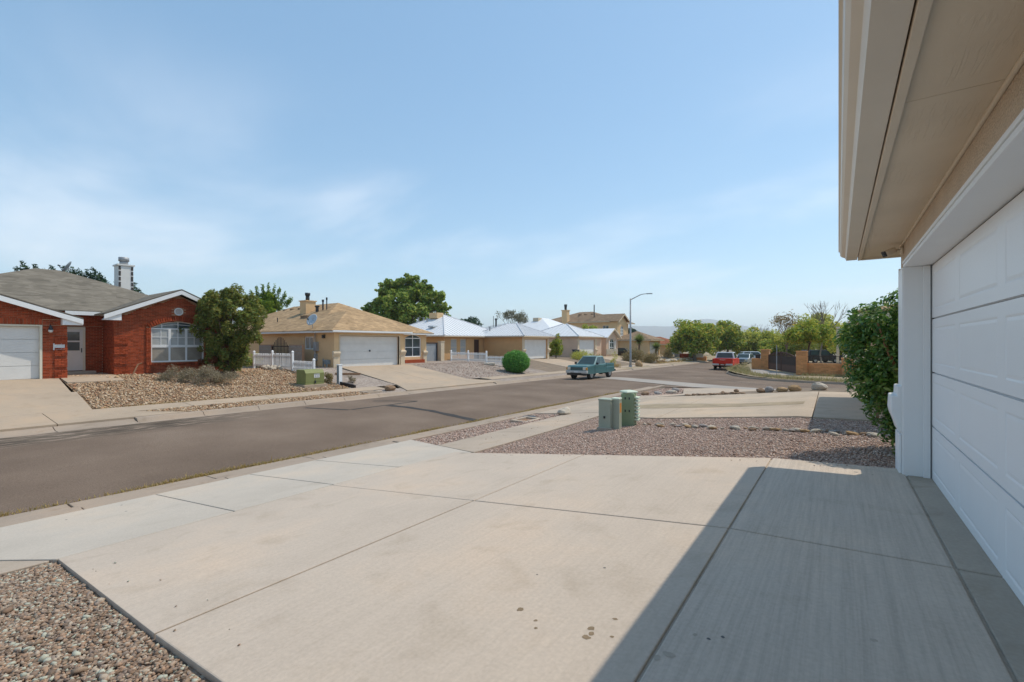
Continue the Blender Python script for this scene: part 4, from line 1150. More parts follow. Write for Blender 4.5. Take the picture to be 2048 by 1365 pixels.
# ------------------------------------------------------------ our own house (right edge of the view)
def own_house():
    h = thing('house', 'cream stucco house with deep eave and white panelled garage door beside the camera', 'house', (.562, 6.0, -1.40))
    XW, YE, YO, YD = .562, 6.60, 6.23, 1.35
    ZT = .785
    w = MB()
    # wall facing the street (-X) round the door opening, then the return wall
    w.box(XW, XW + .235, -7, YD, -1.75, 1.075); w.box(XW, XW + .235, YD, YO, ZT + .035, 1.075); w.box(XW, XW + .235, YO + .0, YE, -1.75, 1.075)
    w.box(XW + .236, 12, YE - .2, YE, -1.75, 1.075); w.box(XW + .236, 12, -7, -6.8, -1.75, 1.075); w.box(11.8, 12, -6.79, YE - .21, -1.75, 1.075)
    w.build('wall', 'stucco', h)
    j = MB()
    # white boards lining the opening
    j.box(XW - .014, .775, YO - .020, YO - .003, -1.395, ZT)               # far jamb lining
    j.box(XW - .014, .775, YD + .003, YD + .02, -1.395, ZT)
    j.box(XW - .014, .775, YD - .02, YO + .021, ZT + .001, ZT + .033)           # header
    j.box(XW - .022, XW - .002, YO - .002, YE + .012, -1.42, ZT - .001)  # white corner board
    j.box(XW - .021, XW + .2, YE + .001, YE + .018, -1.42, ZT + .034)
    j.box(XW - .02, XW - .0015, YD - .02, YO + .021, ZT + .036, ZT + .062)
    j.build('door_trim', 'white_paint', h, bev=.004)
    st = MB()
    st.box(.700, .752, YO - .060, YO - .021, -1.39, ZT - .004)
    st.build('door_stop', 'white_paint', h, bev=.004)
    seal = MB(); seal.box(.7535, .762, YO - .043, YO - .021, -1.385, ZT - .01)
    seal.build('weather_seal', 'faint', h)
    sect_door(h, .765, YD + .024, YO - .024, -1.375, ZT - .004, 4, 'door_white', -1, 4)
    cb = MB()
    # moulded corbel wrapped round the foot of the corner pier
    zc = -.56
    prof = [(XW - .015, zc + .10), (XW - .055, zc + .10), (XW - .058, zc), (XW - .105, zc - .005), (XW - .112, zc - .15), (XW - .10, zc - .21), (XW - .072, zc - .29), (XW - .05, zc - .37), (XW - .015, zc - .40)]
    cb.prism(prof, 'y', YO + .04, YE + .09)
    cb.build('corbel', 'white_paint', h, bev=.012)
    base = MB().box(XW - .045, XW - .023, YO + .045, YE + .05, -1.43, zc - .405)
    base.build('pier_face', 'white_paint', h, bev=.006)
    # eave: soffit boards, fascia, gutter
    YEND = 7.22; XO = .235
    for ya, yb in ((-7, .2), (.203, 2.648), (2.652, 5.098), (5.102, YEND - .03)):
        MB().box(XO + .001, XW - .001, ya, yb, 1.062, 1.074).build('soffit_panel', 'soffit', h)
    MB().box(XW - .001, 12.6, YE + .002, YEND - .03, 1.062, 1.074).build('soffit_panel', 'soffit', h)
    f = MB(); f.box(.197, .234, -7, YEND, 1.036, 1.235); f.box(.235, 12.6, YEND - .03, YEND + .008, 1.036, 1.235)
    f.build('fascia', 'fascia_tan', h, bev=.003)
    cap = MB(); cap.box(XW - .018, XW - .0005, -7, YE, 1.038, 1.0615); cap.build('frieze_bead', 'fascia_tan', h, bev=.006)
    g = MB()
    prof = [(.183, 1.05), (.082, 1.05), (.066, 1.085), (.034, 1.10), (.018, 1.118), (.012, 1.165), (.0, 1.17), (.0, 1.19), (.016, 1.19), (.022, 1.172), (.03, 1.12), (.07, 1.095), (.088, 1.058), (.183, 1.058), (.183, 1.19), (.19, 1.19), (.19, 1.05)]
    g.prism(prof, 'y', -7, YEND + .02)
    g.prism([(.183, 1.052), (.083, 1.052), (.067, 1.086), (.035, 1.101), (.019, 1.119), (.012, 1.18), (.183, 1.18)], 'y', YEND + .012, YEND + .018)
    g.build('gutter', 'gutter', h)
    r = MB(); p = .30
    r.add([(.15, YEND + .03, 1.26), (.15, -7.1, 1.26), (6.4, -7.1 + 6.2, 1.26 + 6.25 * p), (6.4, YEND - 6.2, 1.26 + 6.25 * p), (12.6, -7.1, 1.26), (12.6, YEND + .03, 1.26),
           (.15, YEND + .03, 1.236), (.15, -7.1, 1.236), (12.6, -7.1, 1.236), (12.6, YEND + .03, 1.236)],
          [(0, 1, 2, 3), (4, 5, 3, 2), (0, 3, 5), (1, 4, 2), (0, 6, 7, 1), (1, 7, 8, 4), (4, 8, 9, 5), (5, 9, 6, 0), (6, 9, 8, 7)])
    r.build('roof', 'shingle_tan', h)
own_house()
def camera_fix():
    t = thing('security_camera', 'small dark faced security camera on a cream arm under the eave above the garage door', 'camera', (.56, 6.36, .985))
    MB().disc((.548, 6.36, .985), (1, 0, 0), .045, .024, 20).build('mount', 'fascia_tan', t, True)
    MB().tube([(.545, 6.36, .985), (.51, 6.355, .992), (.475, 6.34, .985)], .013, 10).build('arm', 'fascia_tan', t, True)
    b = MB(); d = Vector((-.80, -.45, -.36)).normalized(); s = d.cross(Vector((0, 0, 1))).normalized(); u = s.cross(d)
    c = Vector((.445, 6.325, .97))
    b.obox(c, d * .055, s * .034, u * .034); b.build('housing', 'fascia_tan', t, bev=.014)
    f = MB(); f.obox(c + d * .058, d * .006, s * .031, u * .031); f.build('face', 'black', t, bev=.006)
    MB().disc(c + d * .066, d, .013, .006, 16).build('lens', 'glass', t)
camera_fix()

# ------------------------------------------------------------ neighbour's house behind the laurel bush (its eave shades the drive)
def neigh_house():
    h = thing('house', 'pinkish stucco corner of the next house half hidden behind the big leafy bush', 'house', (.7, 10.3, -1.5))
    w = MB(); w.box(.72, .92, 10.35, 16.0, -2.0, .40); w.box(.921, 11, 10.35, 10.55, -2.0, .40); w.box(.921, 11, 15.8, 16.0, -2.0, .40)
    w.build('wall', 'wall_pink', h)
    pr = MB(); pr.box(.60, .718, 10.28, 10.72, -1.9, -.80); pr.build('pier', 'wall_pink', h, bev=.01)
    dp = MB(); dp.box(.555, .598, 10.60, 10.67, -1.7, -.95); dp.build('pier_shade', 'wood', h)  # brown strip stands in for the shaded side of the pier
    d = sect_door(h, .735, 10.9, 15.6, -1.55, .36, 4, 'white_paint', -1, 0)
    r = MB(); hip_roof(r, .22, 11.5, 9.95, 16.3, .56, .22); r.build('roof', 'shingle_tan', h)
    f = MB(); fascia_rect(f, .22, 11.5, 9.95, 16.3, .56); f.build('fascia', 'fascia_tan', h)
neigh_house()
# ------------------------------------------------------------ brick house across the road
def brick_house():
    B = -1.47
    h = thing('house', 'red brick house with grey shingle roof, white gables and a white chimney', 'house', (-28, 5, B))
    zb = B - .35
    # --- walls behind the brickwork
    w = MB()
    gx, gy0, gy1, gc = -26.0, -1.9, 4.58, 1.34
    gzp, gze = 2.30, 1.15
    wall_x(w, gx - .014, gy0, gy1, zb, 1.06, [(-1.06, 3.82, zb, .70)])
    gs = (gzp - .1 - 1.06) / (gy1 - gc)
    w.prism([(gy0, 1.06), (gy1, 1.06), (gc, 1.06 + gs * (gy1 - gc))], 'x', gx - .214, gx - .014)
    w.box(-34, gx - .215, gy0, gy0 + .2, zb, 1.06); w.box(-30.2, gx - .215, gy1 - .2, gy1, zb, 1.06)
    fx, fy0, fy1, fc = -27.0, 6.31, 11.36, 8.83
    fze, fzp = 1.24, 2.55
    wy0, wy1, wz0, wz1, wrise = 7.70, 9.96, -.95, .72, .33
    wall_x(w, fx - .014, fy0, fy1, zb, 1.24, [(wy0, wy1, wz0, wz1 + wrise)])
    arch_fill(w, fx - .014, wy0, wy1, wz1, wz1 + wrise)
    fsl = (fzp - .16 - 1.24) / (fy1 - fc)
    w.prism([(fy0, 1.24), (fy1, 1.24), (fc, 1.24 + fsl * (fy1 - fc))], 'x', fx - .214, fx - .014)
    w.box(-30.2, fx - .215, fy0, fy0 + .2, zb, 1.24); w.box(-39, fx - .215, fy1 - .2, fy1, zb, 1.24)
    wall_x(w, -28.72, gy1 + .001, fy0 - .001, zb, 1.5, [(4.72, 5.62, B + .17, .72)])
    w.box(-39.2, -39.0, gy0, fy1, zb, 1.3); w.box(-39, -34.01, gy0, gy0 + .2, zb, 1.06)
    w.build('wall', 'mortar', h)
    # --- bricks, each with its own faces
    b = MB()
    gtop = lambda y: 1.06 + gs * (gy1 - gc - abs(y - gc)) - .06
    bricks_x(b, gx - .014, 3.865, gy1, B - .2, .73)
    bricks_x(b, gx - .014, gy0, -1.12, B - .2, .73)
    bricks_x(b, gx - .014, 3.865, gy1, .73, .97)
    bricks_x(b, gx - .014, gy0, -1.12, .73, .97)
    bricks_x(b, gx - .014, gy0, gy1, .96, 2.3, lambda y, z: z < gtop(y))
    for i in range(47):
        y = -1.08 + i * .105
        b.box(gx - .014, gx + .002, y, y + .09, .735, .955)
    ftop = lambda y: 1.24 + fsl * (fy1 - fc - abs(y - fc)) - .06
    hw = (wy1 - wy0) / 2; arr = (hw * hw + wrise ** 2) / (2 * wrise)
    za = lambda y: wz1 + (math.sqrt(max(0, arr * arr - (y - fc) ** 2)) - (arr - wrise))
    bricks_x(b, fx - .014, fy0, fy1, B - .2, 2.6, lambda y, z: z < ftop(y) and not (wy0 - .02 < y < wy1 + .02 and wz0 - .12 < z < za(y) + .02) and not ((y - fc) ** 2 + (z - 1.56) ** 2 < .20 ** 2))
    bricks_y(b, fy0, -28.7, fx - .014, B - .1, 1.24)
    bricks_x(b, -28.72, 5.67, fy0, B, .79)
    bricks_x(b, -28.72, gy1, 4.71, B, .79)
    bricks_x(b, -28.72, gy1, fy0, .79, 1.5)
    o = b.build('brickwork', 'brick', h); o['kind'] = 'stuff'
    # --- raised brick surround of the window, quoins, sills
    q = MB()
    for ya, yb in ((wy0 - .20, wy0 - .01), (wy1 + .01, wy1 + .20)):
        bricks_x(q, fx + .0, ya, yb, B - .05, wz1 + .02, L=.2, proud=.055)
    n = 25
    for i in range(n):
        t0 = -.98 + 1.96 * i / n; yy = fc + t0 * (hw + .1)
        z0 = wz1 + (math.sqrt(max(0, (arr + .03) ** 2 - (yy - fc) ** 2)) - (arr - wrise))
        a = -t0 * hw / arr
        q.obox((fx + .025, yy, z0 + .13), (.035, 0, 0), (0, .038 * math.cos(a), .038 * math.sin(a)), (0, -.11 * math.sin(a), .11 * math.cos(a)))
    for k in range(4):
        z = B + .02 + k * .46
        bricks_x(q, fx + .0, fy0 + .0, fy0 + .50, z, z + .36, proud=.045)
        bricks_x(q, gx + .0, gy1 - .38, gy1, z, z + .36, proud=.045)
    o = q.build('brick_trim', 'brick', h); o['kind'] = 'stuff'
    s = MB()
    for i in range(24): s.box(fx - .01, fx + .07, wy0 - .18 + i * .109, wy0 - .085 + i * .109, wz0 - .13, wz0 - .035)
    s.build('window_sill', 'brick', h)
    # --- garage door
    sect_door(h, gx - .13, -1.06, 3.80, B + .03, .66, 4, 'wall_white', 1, 0)
    t = MB(); t.box(gx - .10, gx + .012, 3.78, 3.85, B, .71); t.box(gx - .10, gx + .012, -1.11, -1.04, B, .71); t.box(gx - .10, gx + .010, -1.04, 3.78, .655, .712)
    t.build('door_trim', 'cream_paint', h)
    lamp = MB(); lamp.tube([(gx + .01, 4.07, .62), (gx + .08, 4.07, .72), (gx + .14, 4.07, .66)], .02, 8); lamp.tube([(gx + .14, 4.07, .68), (gx + .14, 4.07, .52)], [.03, .085], 10)
    lo = lamp.build('wall_lamp', 'dark_metal', h); MB().lump((gx + .14, 4.07, .49), (.075, .075, .085), 1, 0).build('globe', 'paper', lo, True)
    pq = MB(); pq.box(gx + .012, gx + .035, 4.16, 4.50, -.30, -.03); p_ = pq.build('number_plaque', 'paper', h)
    # --- front door with its storm door
    dx = -28.74
    fr = MB(); fr.box(dx, dx + .10, 4.72, 4.79, B + .17, .72); fr.box(dx, dx + .10, 5.58, 5.66, B + .17, .72); fr.box(dx, dx + .10, 4.79, 5.58, .63, .72); fr.build('door_frame', 'cream_paint', h)
    dr = MB(); dx += .03
    dr.box(dx, dx + .05, 4.79, 5.58, B + .19, -.36)
    dr.box(dx, dx + .05, 4.79, 4.90, -.36, .63); dr.box(dx, dx + .05, 5.47, 5.58, -.36, .63); dr.box(dx, dx + .05, 4.90, 5.47, .50, .63); dr.box(dx, dx + .05, 4.90, 5.47, .03, .10)
    dr.box(dx + .05, dx + .062, 4.90, 5.12, B + .35, -.55); dr.box(dx + .05, dx + .062, 5.24, 5.46, B + .35, -.55)
    d_ = dr.build('front_door', 'wall_white', h)
    for za_, zb_ in ((-.355, .028), (.102, .498)): MB().box(dx + .015, dx + .03, 4.902, 5.468, za_, zb_).build('pane', 'glass', d_)
    MB().box(dx + .05, dx + .09, 5.515, 5.545, -.45, -.25).build('handle', 'dark_metal', d_)
    stp = MB(); stp.box(-28.70, -28.2, 4.62, 5.95, B - .05, B + .165); stp.build('doorstep', 'threshold_concrete', h)
    # --- big arched window
    f = MB()
    window_x(h, fx - .07, wy0, wy1, -.17, wz1, 6, 2, 'white_paint', 'blind_glass', .06, .026, wrise, mull=(1, 3))
    window_x(h, fx - .07, wy0, wy1, wz0, -.172, 3, 1, 'white_paint', 'curtain_glass', .06, .08, 0)
    # --- round louvred vent
    v = MB()
    ring = [(fx + .02, fc + .17 * math.cos(a), 1.56 + .17 * math.sin(a)) for a in [2 * math.pi * k / 24 for k in range(25)]]
    v.tube(ring, .028, 6, cap=False); vo = v.build('round_vent', 'white_paint', h)
    for k in range(6):
        z = 1.56 - .13 + k * .052; hy = math.sqrt(max(.001, .165 ** 2 - (z - 1.56) ** 2))
        MB().obox((fx + .004, fc, z), (.014, 0, -.012), (0, hy, 0), (.002, 0, .004)).build('slat', 'white_paint', vo)
    # --- roofs
    r = MB()
    hip_roof(r, -39.6, -28.2, -.95, 11.45, 1.48, .42)
    gable_roof_x(r, -33.4, gx + .42, gc, gy1 - gc + .42, gzp + .02, gzp + .02 - gs * (gy1 - gc + .42), .05)
    gable_roof_x(r, -32.2, fx + .42, fc, fy1 - fc + .42, fzp + .12, fzp + .12 - fsl * (fy1 - fc + .42), .05)
    ro = r.build('roof', 'shingle_grey', h)
    MB().box(-28.24, -28.19, 4.9, 6.3, 1.27, 1.44).build('fascia', 'white_paint', h)
    fa = MB()
    gh = gy1 - gc + .42; fh = fy1 - fc + .42
    rake(fa, gx + .36, gc, gh, gzp + .02, gzp + .02 - gs * gh, .26, .055)
    fb_ = MB()
    rake(fb_, fx + .36, fc, fh, fzp + .12, fzp + .12 - fsl * fh, .26, .055)
    for X, yc, hf, ze in ((gx, gc, gh, gzp + .02 - gs * gh), (fx, fc, fh, fzp + .12 - fsl * fh)):
        for s_ in (-1, 1):
            y_ = yc + s_ * hf
            yb = y_ - s_ * .62
            # boxed eave return
            (fa if X == gx else fb_).prism([(y_, ze - .262), (y_, ze - .30), (yb, ze - .30), (yb, ze - .262 + .62 * (gs if X == gx else fsl))], 'x', X + .03, X + .352)
    fa.build('fascia', 'white_paint', h); fb_.build('fascia', 'white_paint', h)
    # --- chimney
    c = MB(); c.box(-34.32, -33.5, 8.03, 8.71, 2.0, 4.45); c.box(-34.38, -33.44, 7.97, 8.77, 4.451, 4.53)
    ch = c.build('chimney', 'wall_white', ro)
    k = MB()
    for y in (8.035, 8.60):
        for i in range(26):
            if (i * 7 + int(y * 3)) % 9 < 7: k.box(-33.499, -33.48, y + .0, y + .10, 2.6 + i * .07, 2.655 + i * .07)
    o = k.build('brickwork', 'bin_dark', ro); o['kind'] = 'stuff'
    p = MB(); p.tube([(-33.9, 8.37, 4.531), (-33.9, 8.37, 4.75)], .2, 16); p.tube([(-33.9, 8.37, 4.751), (-33.9, 8.37, 4.97)], .25, 16)
    p.build('flue', 'galv', ro, True)
    vp = MB(); vp.tube([(-30.5, 10.1, 2.0), (-30.5, 10.1, 2.45)], .05, 8); vp.build('vent_pipe', 'galv', ro)
brick_house()

def sat_dish(loc, face, r, label, dm='dish', tall=.5):
    t = thing('satellite_dish', label, 'satellite dish', loc)
    f = Vector(face).normalized(); c = Vector(loc) + Vector((0, 0, tall))
    mb = MB(); vs = []; n = 20
    s = f.cross(Vector((0, 0, 1))).normalized(); u = s.cross(f)
    for j, (rr, d) in enumerate(((0, 0), (.5, .03), (.8, .08), (1, .13))):
        for k in range(n):
            a = 2 * math.pi * k / n
            vs.append(c + (s * math.cos(a) * rr + u * math.sin(a) * rr * 1.08) * r + f * d * r * 1.4)
    fs = [(j * n + k, j * n + (k + 1) % n, (j + 1) * n + (k + 1) % n, (j + 1) * n + k) for j in range(3) for k in range(n)]
    mb.add(vs, fs)
    o = mb.build('reflector', dm, t, True); sm = o.modifiers.new('thick', 'SOLIDIFY'); sm.thickness = .015
    MB().tube([loc, Vector(loc) + Vector((0, 0, tall * .6)), c - f * .04], .022, 8).build('mast', 'galv', t)
    e = c + f * r * 1.0 - u * r * .35
    MB().tube([c - u * r * .95 + f * .05, e], .012, 6).build('feed_arm', 'dark_metal', t)
    MB().obox(e, f * .06, s * .035, u * .035).build('feed_horn', 'dark_metal', t)
sat_dish((-33.9, 6.0, 3.66), (-.25, -.75, .45), .33, 'grey satellite dish on the grey shingle roof of the brick house', 'dish_dark', .42)

# ------------------------------------------------------------ tan house
def pipe(mb, x, y, z, h, r=.07, cap=True):
    mb.tube([(x, y, z), (x, y, z + h)], r, 8)
    if cap: mb.tube([(x, y, z + h * .82), (x, y, z + h)], r * 1.5, 8)
def corbel_x(mb, X, y0, y1, z, m=0):
    prof = [(X - .01, z + .16), (X + .05, z + .12), (X + .16, z + .10), (X + .18, z), (X + .16, z - .06), (X + .08, z - .2), (X - .01, z - .34)]
    mb.prism(prof, 'y', y0, y1, m)
def tan_house():
    B = -1.68
    h = thing('house', 'tan stucco house with hipped tan shingle roof and a white two car garage door', 'house', (-30, 21, B))
    zb = B - .45
    gx = -26.5
    w = MB()
    wall_x(w, gx, 17.2, 23.0, zb, .80, [(17.62, 22.55, zb, .47)], .22)
    wall_y(w, 17.2, -45.7, gx - .221, zb, .80, [(-30.0, -28.9, -.45, .42)], .22)
    w.box(-28.7, gx - .221, 22.78, 23.0, zb, .80)
    wall_x(w, -28.7, 23.001, 27.4, zb, .80, [(25.05, 26.80, -1.17, .66)], .22)
    arch_fill(w, -28.7, 25.05, 26.80, .40, .66)
    w.box(-45.7, -28.921, 27.18, 27.4, zb, .80); w.box(-45.92, -45.7, 17.2, 27.4, zb, .80)
    w.build('wall', 'wall_tan', h)
    sect_door(h, gx - .16, 17.63, 22.54, B + .02, .45, 4, 'wall_white', 1, 0)
    MB().box(gx - .155, gx - .13, 20.0, 20.12, -.62, -.50).build('door_handle', 'dark_metal', h)
    t = MB(); t.box(gx - .12, gx + .02, 17.54, 17.62, B, .55); t.box(gx - .12, gx + .02, 22.55, 22.63, B, .55); t.box(gx - .12, gx + .018, 17.62, 22.55, .472, .55); t.build('door_trim', 'wall_cream', h)
    # piers with corbels
    for y0, y1 in ((17.12, 17.52), (22.66, 23.06)):
        p = MB(); p.box(gx + .001, gx + .06, y0, y1, zb, B + .75); p.build('pier', 'wall_cream', h, bev=.01)
        c = MB(); corbel_x(c, gx + .0, y0 - .06, y1 + .06, B + 1.0); c.build('corbel', 'wall_cream', h, bev=.02)
    for y0, y1 in ((24.5, 24.85), (27.0, 27.4)):
        p = MB(); p.box(-28.699, -28.63, y0, y1, zb, B + .6); p.build('pier', 'wall_cream', h, bev=.01)
        c = MB(); corbel_x(c, -28.7, y0 - .05, y1 + .05, B + .85); c.build('corbel', 'wall_cream', h, bev=.02)
    pl = MB(); pl.box(-28.699, -28.45, 24.86, 26.99, zb, -1.40); pl.build('brick_planter', 'brick', h)
    window_x(h, -28.76, 25.05, 26.80, -1.17, .40, 2, 2, 'white_paint', 'glass', .07, .06, .26)
    wf = window_y(h, 17.25, -30.0, -28.9, -.45, .42, 2, 1, 'white_paint', 'curtain_glass', .06, .05)
    r = MB()
    hip_roof(r, -46.2, -28.2, 16.75, 27.85, .82, .45)
    hip_roof(r, -33.9, -26.05, 16.76, 23.45, .822, .45)
    ro = r.build('roof', 'shingle_tan', h)
    f = MB(); fascia_rect(f, -46.2, -28.2, 16.75, 27.85, .82, .16, .04, 'xyY'); fascia_rect(f, -33.9, -26.05, 16.78, 23.43, .818, .16, .04, 'XyY')
    f.box(-28.25, -28.21, 23.45, 27.8, .66, .778)
    f.build('fascia', 'wall_white', h)
    ev = MB(); ev.box(-26.03, -25.97, 16.8, 23.4, .70, .80); ev.build('gutter', 'white_paint', h)
    c = MB(); c.box(-35.75, -34.85, 20.1, 20.95, 1.6, 3.36); c.box(-35.82, -34.78, 20.03, 21.02, 3.361, 3.44); ch = c.build('chimney', 'wall_tan', ro)
    p = MB(); p.tube([(-35.3, 20.5, 3.441), (-35.3, 20.5, 3.9)], .15, 12); p.tube([(-35.3, 20.5, 3.86), (-35.3, 20.5, 4.08)], .20, 12); p.build('flue', 'dark_metal', ro, True)
    for x, y, z, hh, rr in ((-33.5, 20.75, 2.5, .95, .06), (-33.05, 20.8, 2.5, 1.1, .045), (-33.75, 20.4, 2.35, .6, .12)):
        q = MB(); pipe(q, x, y, z, hh, rr); q.build('vent_pipe', 'dark_metal', ro)
    for i, x in enumerate((-40.6, -39.4, -38.1, -36.8)):
        q = MB(); q.box(x - .22, x + .1, 21.35, 21.6, 2.75, 3.02); q.build('roof_vent', 'shingle_brown', ro)
    q = MB(); q.box(-33.9, -33.0, 19.1, 19.4, 1.7, 2.1); q.build('roof_vent', 'shingle_brown', ro)
    q = MB(); q.tube([(-36.4, 18.6, 1.5), (-36.4, 18.6, 2.0)], .04, 6); q.build('vent_pipe', 'dark_metal', ro)
    # meter, conduit and wall lamp on the side wall
    q = MB(); q.box(-28.62, -28.25, 17.02, 17.2, -.55, .05); q.build('meter_box', 'galv', h)
    q = MB(); q.tube([(-28.55, 17.1, .051), (-28.55, 17.1, .7)], .03, 6); q.build('conduit', 'galv', h)
    q = MB(); q.tube([(-28.5, 17.08, -.56), (-28.5, 17.08, B)], .05, 6); q.box(-28.66, -28.4, 17.08, 17.199, -1.2, -.75); q.build('conduit', 'galv', h)
    q = MB(); q.box(-27.65, -27.5, 17.03, 17.2, .30, .52); q.build('wall_lamp', 'dark_metal', h)
    q = MB(); q.tube([(-27.5, 17.05, B - .1), (-27.5, 17.05, -1.05)], .04, 6); q.tube([(-27.5, 17.05, -1.2), (-27.1, 17.0, -1.15), (-27.0, 17.0, -1.4), (-27.0, 17.0, B - .1)], .05, 6); q.box(-27.18, -26.9, 16.92, 17.18, -1.4, -1.12); q.build('gas_meter', 'dish_dark', h)
tan_house()
sat_dish((-28.85, 17.1, .98), (.25, -.85, .45), .40, 'pale round satellite dish on the tan shingle roof above the small window', 'dish', .55)

# ------------------------------------------------------------ house with the silver metal roof
def silver_house():
    B = -1.80
    h = thing('house', 'brown stucco house with silver ribbed metal roof behind the round green bush', 'house', (-31, 40, B)); zb = B - .5
    w = MB(); gx = -27.3
    wall_x(w, gx, 39.9, 45.4, zb, .72, [(40.35, 45.0, zb, .38)], .22)
    wall_y(w, 39.9, -32.5, gx - .221, zb, .72, (), .22)
    w.box(-40, gx - .221, 45.18, 45.4, zb, .72)
    wall_x(w, -32.55, 33.5, 39.899, zb, .72, [(34.5, 35.5, -1.35, .42), (35.95, 36.95, -1.35, .42), (38.2, 39.1, B - .1, .36)], .22)
    wall_y(w, 33.5, -42, -32.771, zb, .72, (), .22)
    w.box(-42.2, -42, 33.5, 45.4, zb, .72)
    w.build('wall', 'wall_tan2', h)
    sect_door(h, gx - .14, 40.36, 44.99, B + .03, .37, 4, 'wall_white', 1, 0)
    t = MB(); t.box(gx, gx + .03, 39.9, 40.33, zb, .70); t.box(gx, gx + .03, 45.02, 45.4, zb, .70); t.box(gx, gx + .03, 40.33, 45.02, .40, .70); t.build('door_trim', 'wall_cream', h)
    for y in (39.95, 45.1):
        c = MB(); corbel_x(c, gx + .03, y - .1, y + .45, B + 1.0); c.build('corbel', 'wall_cream', h)
    for ya in (34.5, 35.95): window_x(h, -32.6, ya, ya + 1.0, -1.35, .42, 1, 2, 'wall_cream', 'blind_glass', .09, .05)
    d = MB(); d.box(-32.70, -32.62, 38.2, 39.1, B - .1, .36); d.build('front_door', 'gate_brown', h)
    r = MB(); hip_roof(r, -43, -32, 33, 44.2, .76, .45); hip_roof(r, -34.5, -26.75, 39.45, 45.85, .762, .45); ro = r.build('roof', 'metal_roof', h)
    k = MB(); ribs_hip(k, -43, -32, 33, 44.2, .76, .45, .55, .022, .035); ribs_hip(k, -34.5, -26.75, 39.45, 45.85, .762, .45, .38, .03, .05)
    o = k.build('roof_ribs', 'rib_metal', h); o['kind'] = 'stuff'
    f = MB(); fascia_rect(f, -43, -32, 33, 44.2, .76, .15, .04, 'Xy'); fascia_rect(f, -34.5, -26.75, 39.47, 45.83, .758, .15, .04, 'Xy'); f.build('fascia', 'wall_cream', h)
    q = MB(); q.box(-36.0, -35.2, 34.6, 35.4, 1.65, 1.83); q.build('skylight', 'dish', ro)
    q = MB(); q.box(-38.5, -37.2, 37.2, 38.2, 2.8, 3.45); q.build('chimney', 'wall_tan', ro)
    for x, y, z in ((-40, 36.9, 2.5), (-39.2, 37.0, 2.5), (-38.2, 36.6, 2.4)):
        q = MB(); pipe(q, x, y, z - .1, .55, .08); q.build('vent_pipe', 'galv', ro)
    q = MB(); pipe(q, -32.4, 40.8, 1.1, .75, .08); q.build('vent_pipe', 'galv', ro)
    q = MB(); pipe(q, -33.2, 43.0, 1.9, 1.0, .1); q.tube([(-33.6, 43, 1.9), (-33.6, 43, 3.2)], .03, 6); q.build('vent_pipe', 'dark_metal', ro)
silver_house()

def pale_house():
    B = -1.98
    h = thing('house', 'pinkish house with pale metal roof and a gable with an arched window', 'house', (-31, 60, B)); zb = B - .6
    w = MB(); gx = -28.6
    wall_x(w, gx, 55.0, 62.6, zb, .86, [(55.5, 60.4, zb, .42)], .25)
    wall_y(w, 55.0, -40, gx - .251, zb, .86, (), .25)
    fx = -28.9
    wall_x(w, fx, 65.0, 69.4, zb, .86, [(66.3, 68.1, -1.55, .65)], .25)
    arch_fill(w, fx, 66.3, 68.1, .05, .65)
    w.prism([(65.0, .86), (69.4, .86), (67.2, 2.0)], 'x', fx - .25, fx)
    w.box(-32, fx - .251, 65, 65.25, zb, .86); w.box(-32, -31.75, 62.6, 65, zb, .86); w.box(-40, fx - .251, 69.15, 69.4, zb, .86); w.box(-31.75, gx - .251, 62.35, 62.6, zb, .86)
    w.build('wall', 'wall_pink', h)
    sect_door(h, gx - .15, 55.52, 60.38, B - .02, .41, 4, 'wall_white', 1, 0)
    t = MB()
    for y in (55.0, 60.42): t.box(gx, gx + .05, y, y + .48, zb, .7)
    t.build('door_trim', 'wall_cream', h)
    for y in (55.0, 60.4):
        c = MB(); corbel_x(c, gx + .05, y - .05, y + .55, B + .95); c.build('corbel', 'wall_cream', h)
    st = MB()
    rg = random.Random(4)
    for k in range(3):
        y = 65.0
        while y < 69.35:
            L = rg.uniform(.35, .6); st.box(fx + .001, fx + rg.uniform(.05, .09), y + .01, min(69.4, y + L), zb + .75 + k * .29, zb + 1.03 + k * .29); y += L
    st.build('stone_plinth', 'palerock', h)
    tr = MB(); tr.box(fx, fx + .05, 65.9, 66.28, -1.6, .3); tr.box(fx, fx + .05, 68.12, 68.5, -1.6, .3); tr.build('shutter', 'wall_white', h)
    window_x(h, fx - .05, 66.3, 68.1, -1.55, .05, 2, 2, 'white_paint', 'glass', .08, .06, .6)
    r = MB(); hip_roof(r, -45, -31.5, 54.6, 70, .90, .45); hip_roof(r, -37, -28.2, 54.6, 62.8, .902, .45)
    gable_roof_x(r, -36, fx + .5, 67.2, 2.75, 2.25, 2.25 - 2.75 * .52, .06)
    ro = r.build('roof', 'metal_roof', h)
    k = MB(); ribs_hip(k, -37, -28.2, 54.6, 62.8, .902, .45, .6, .025, .03, 'Xy'); o = k.build('roof_ribs', 'rib_metal', h); o['kind'] = 'stuff'
    f = MB(); fascia_rect(f, -37, -28.2, 54.63, 62.77, .898, .15, .04, 'Xy'); rake(f, fx + .46, 67.2, 2.75, 2.25, 2.25 - 2.75 * .52, .22, .05); f.build('fascia', 'wall_cream', h)
    q = MB(); q.box(-39, -38, 60, 61, 3.2, 3.9); q.build('chimney', 'wall_cream', ro)
pale_house()

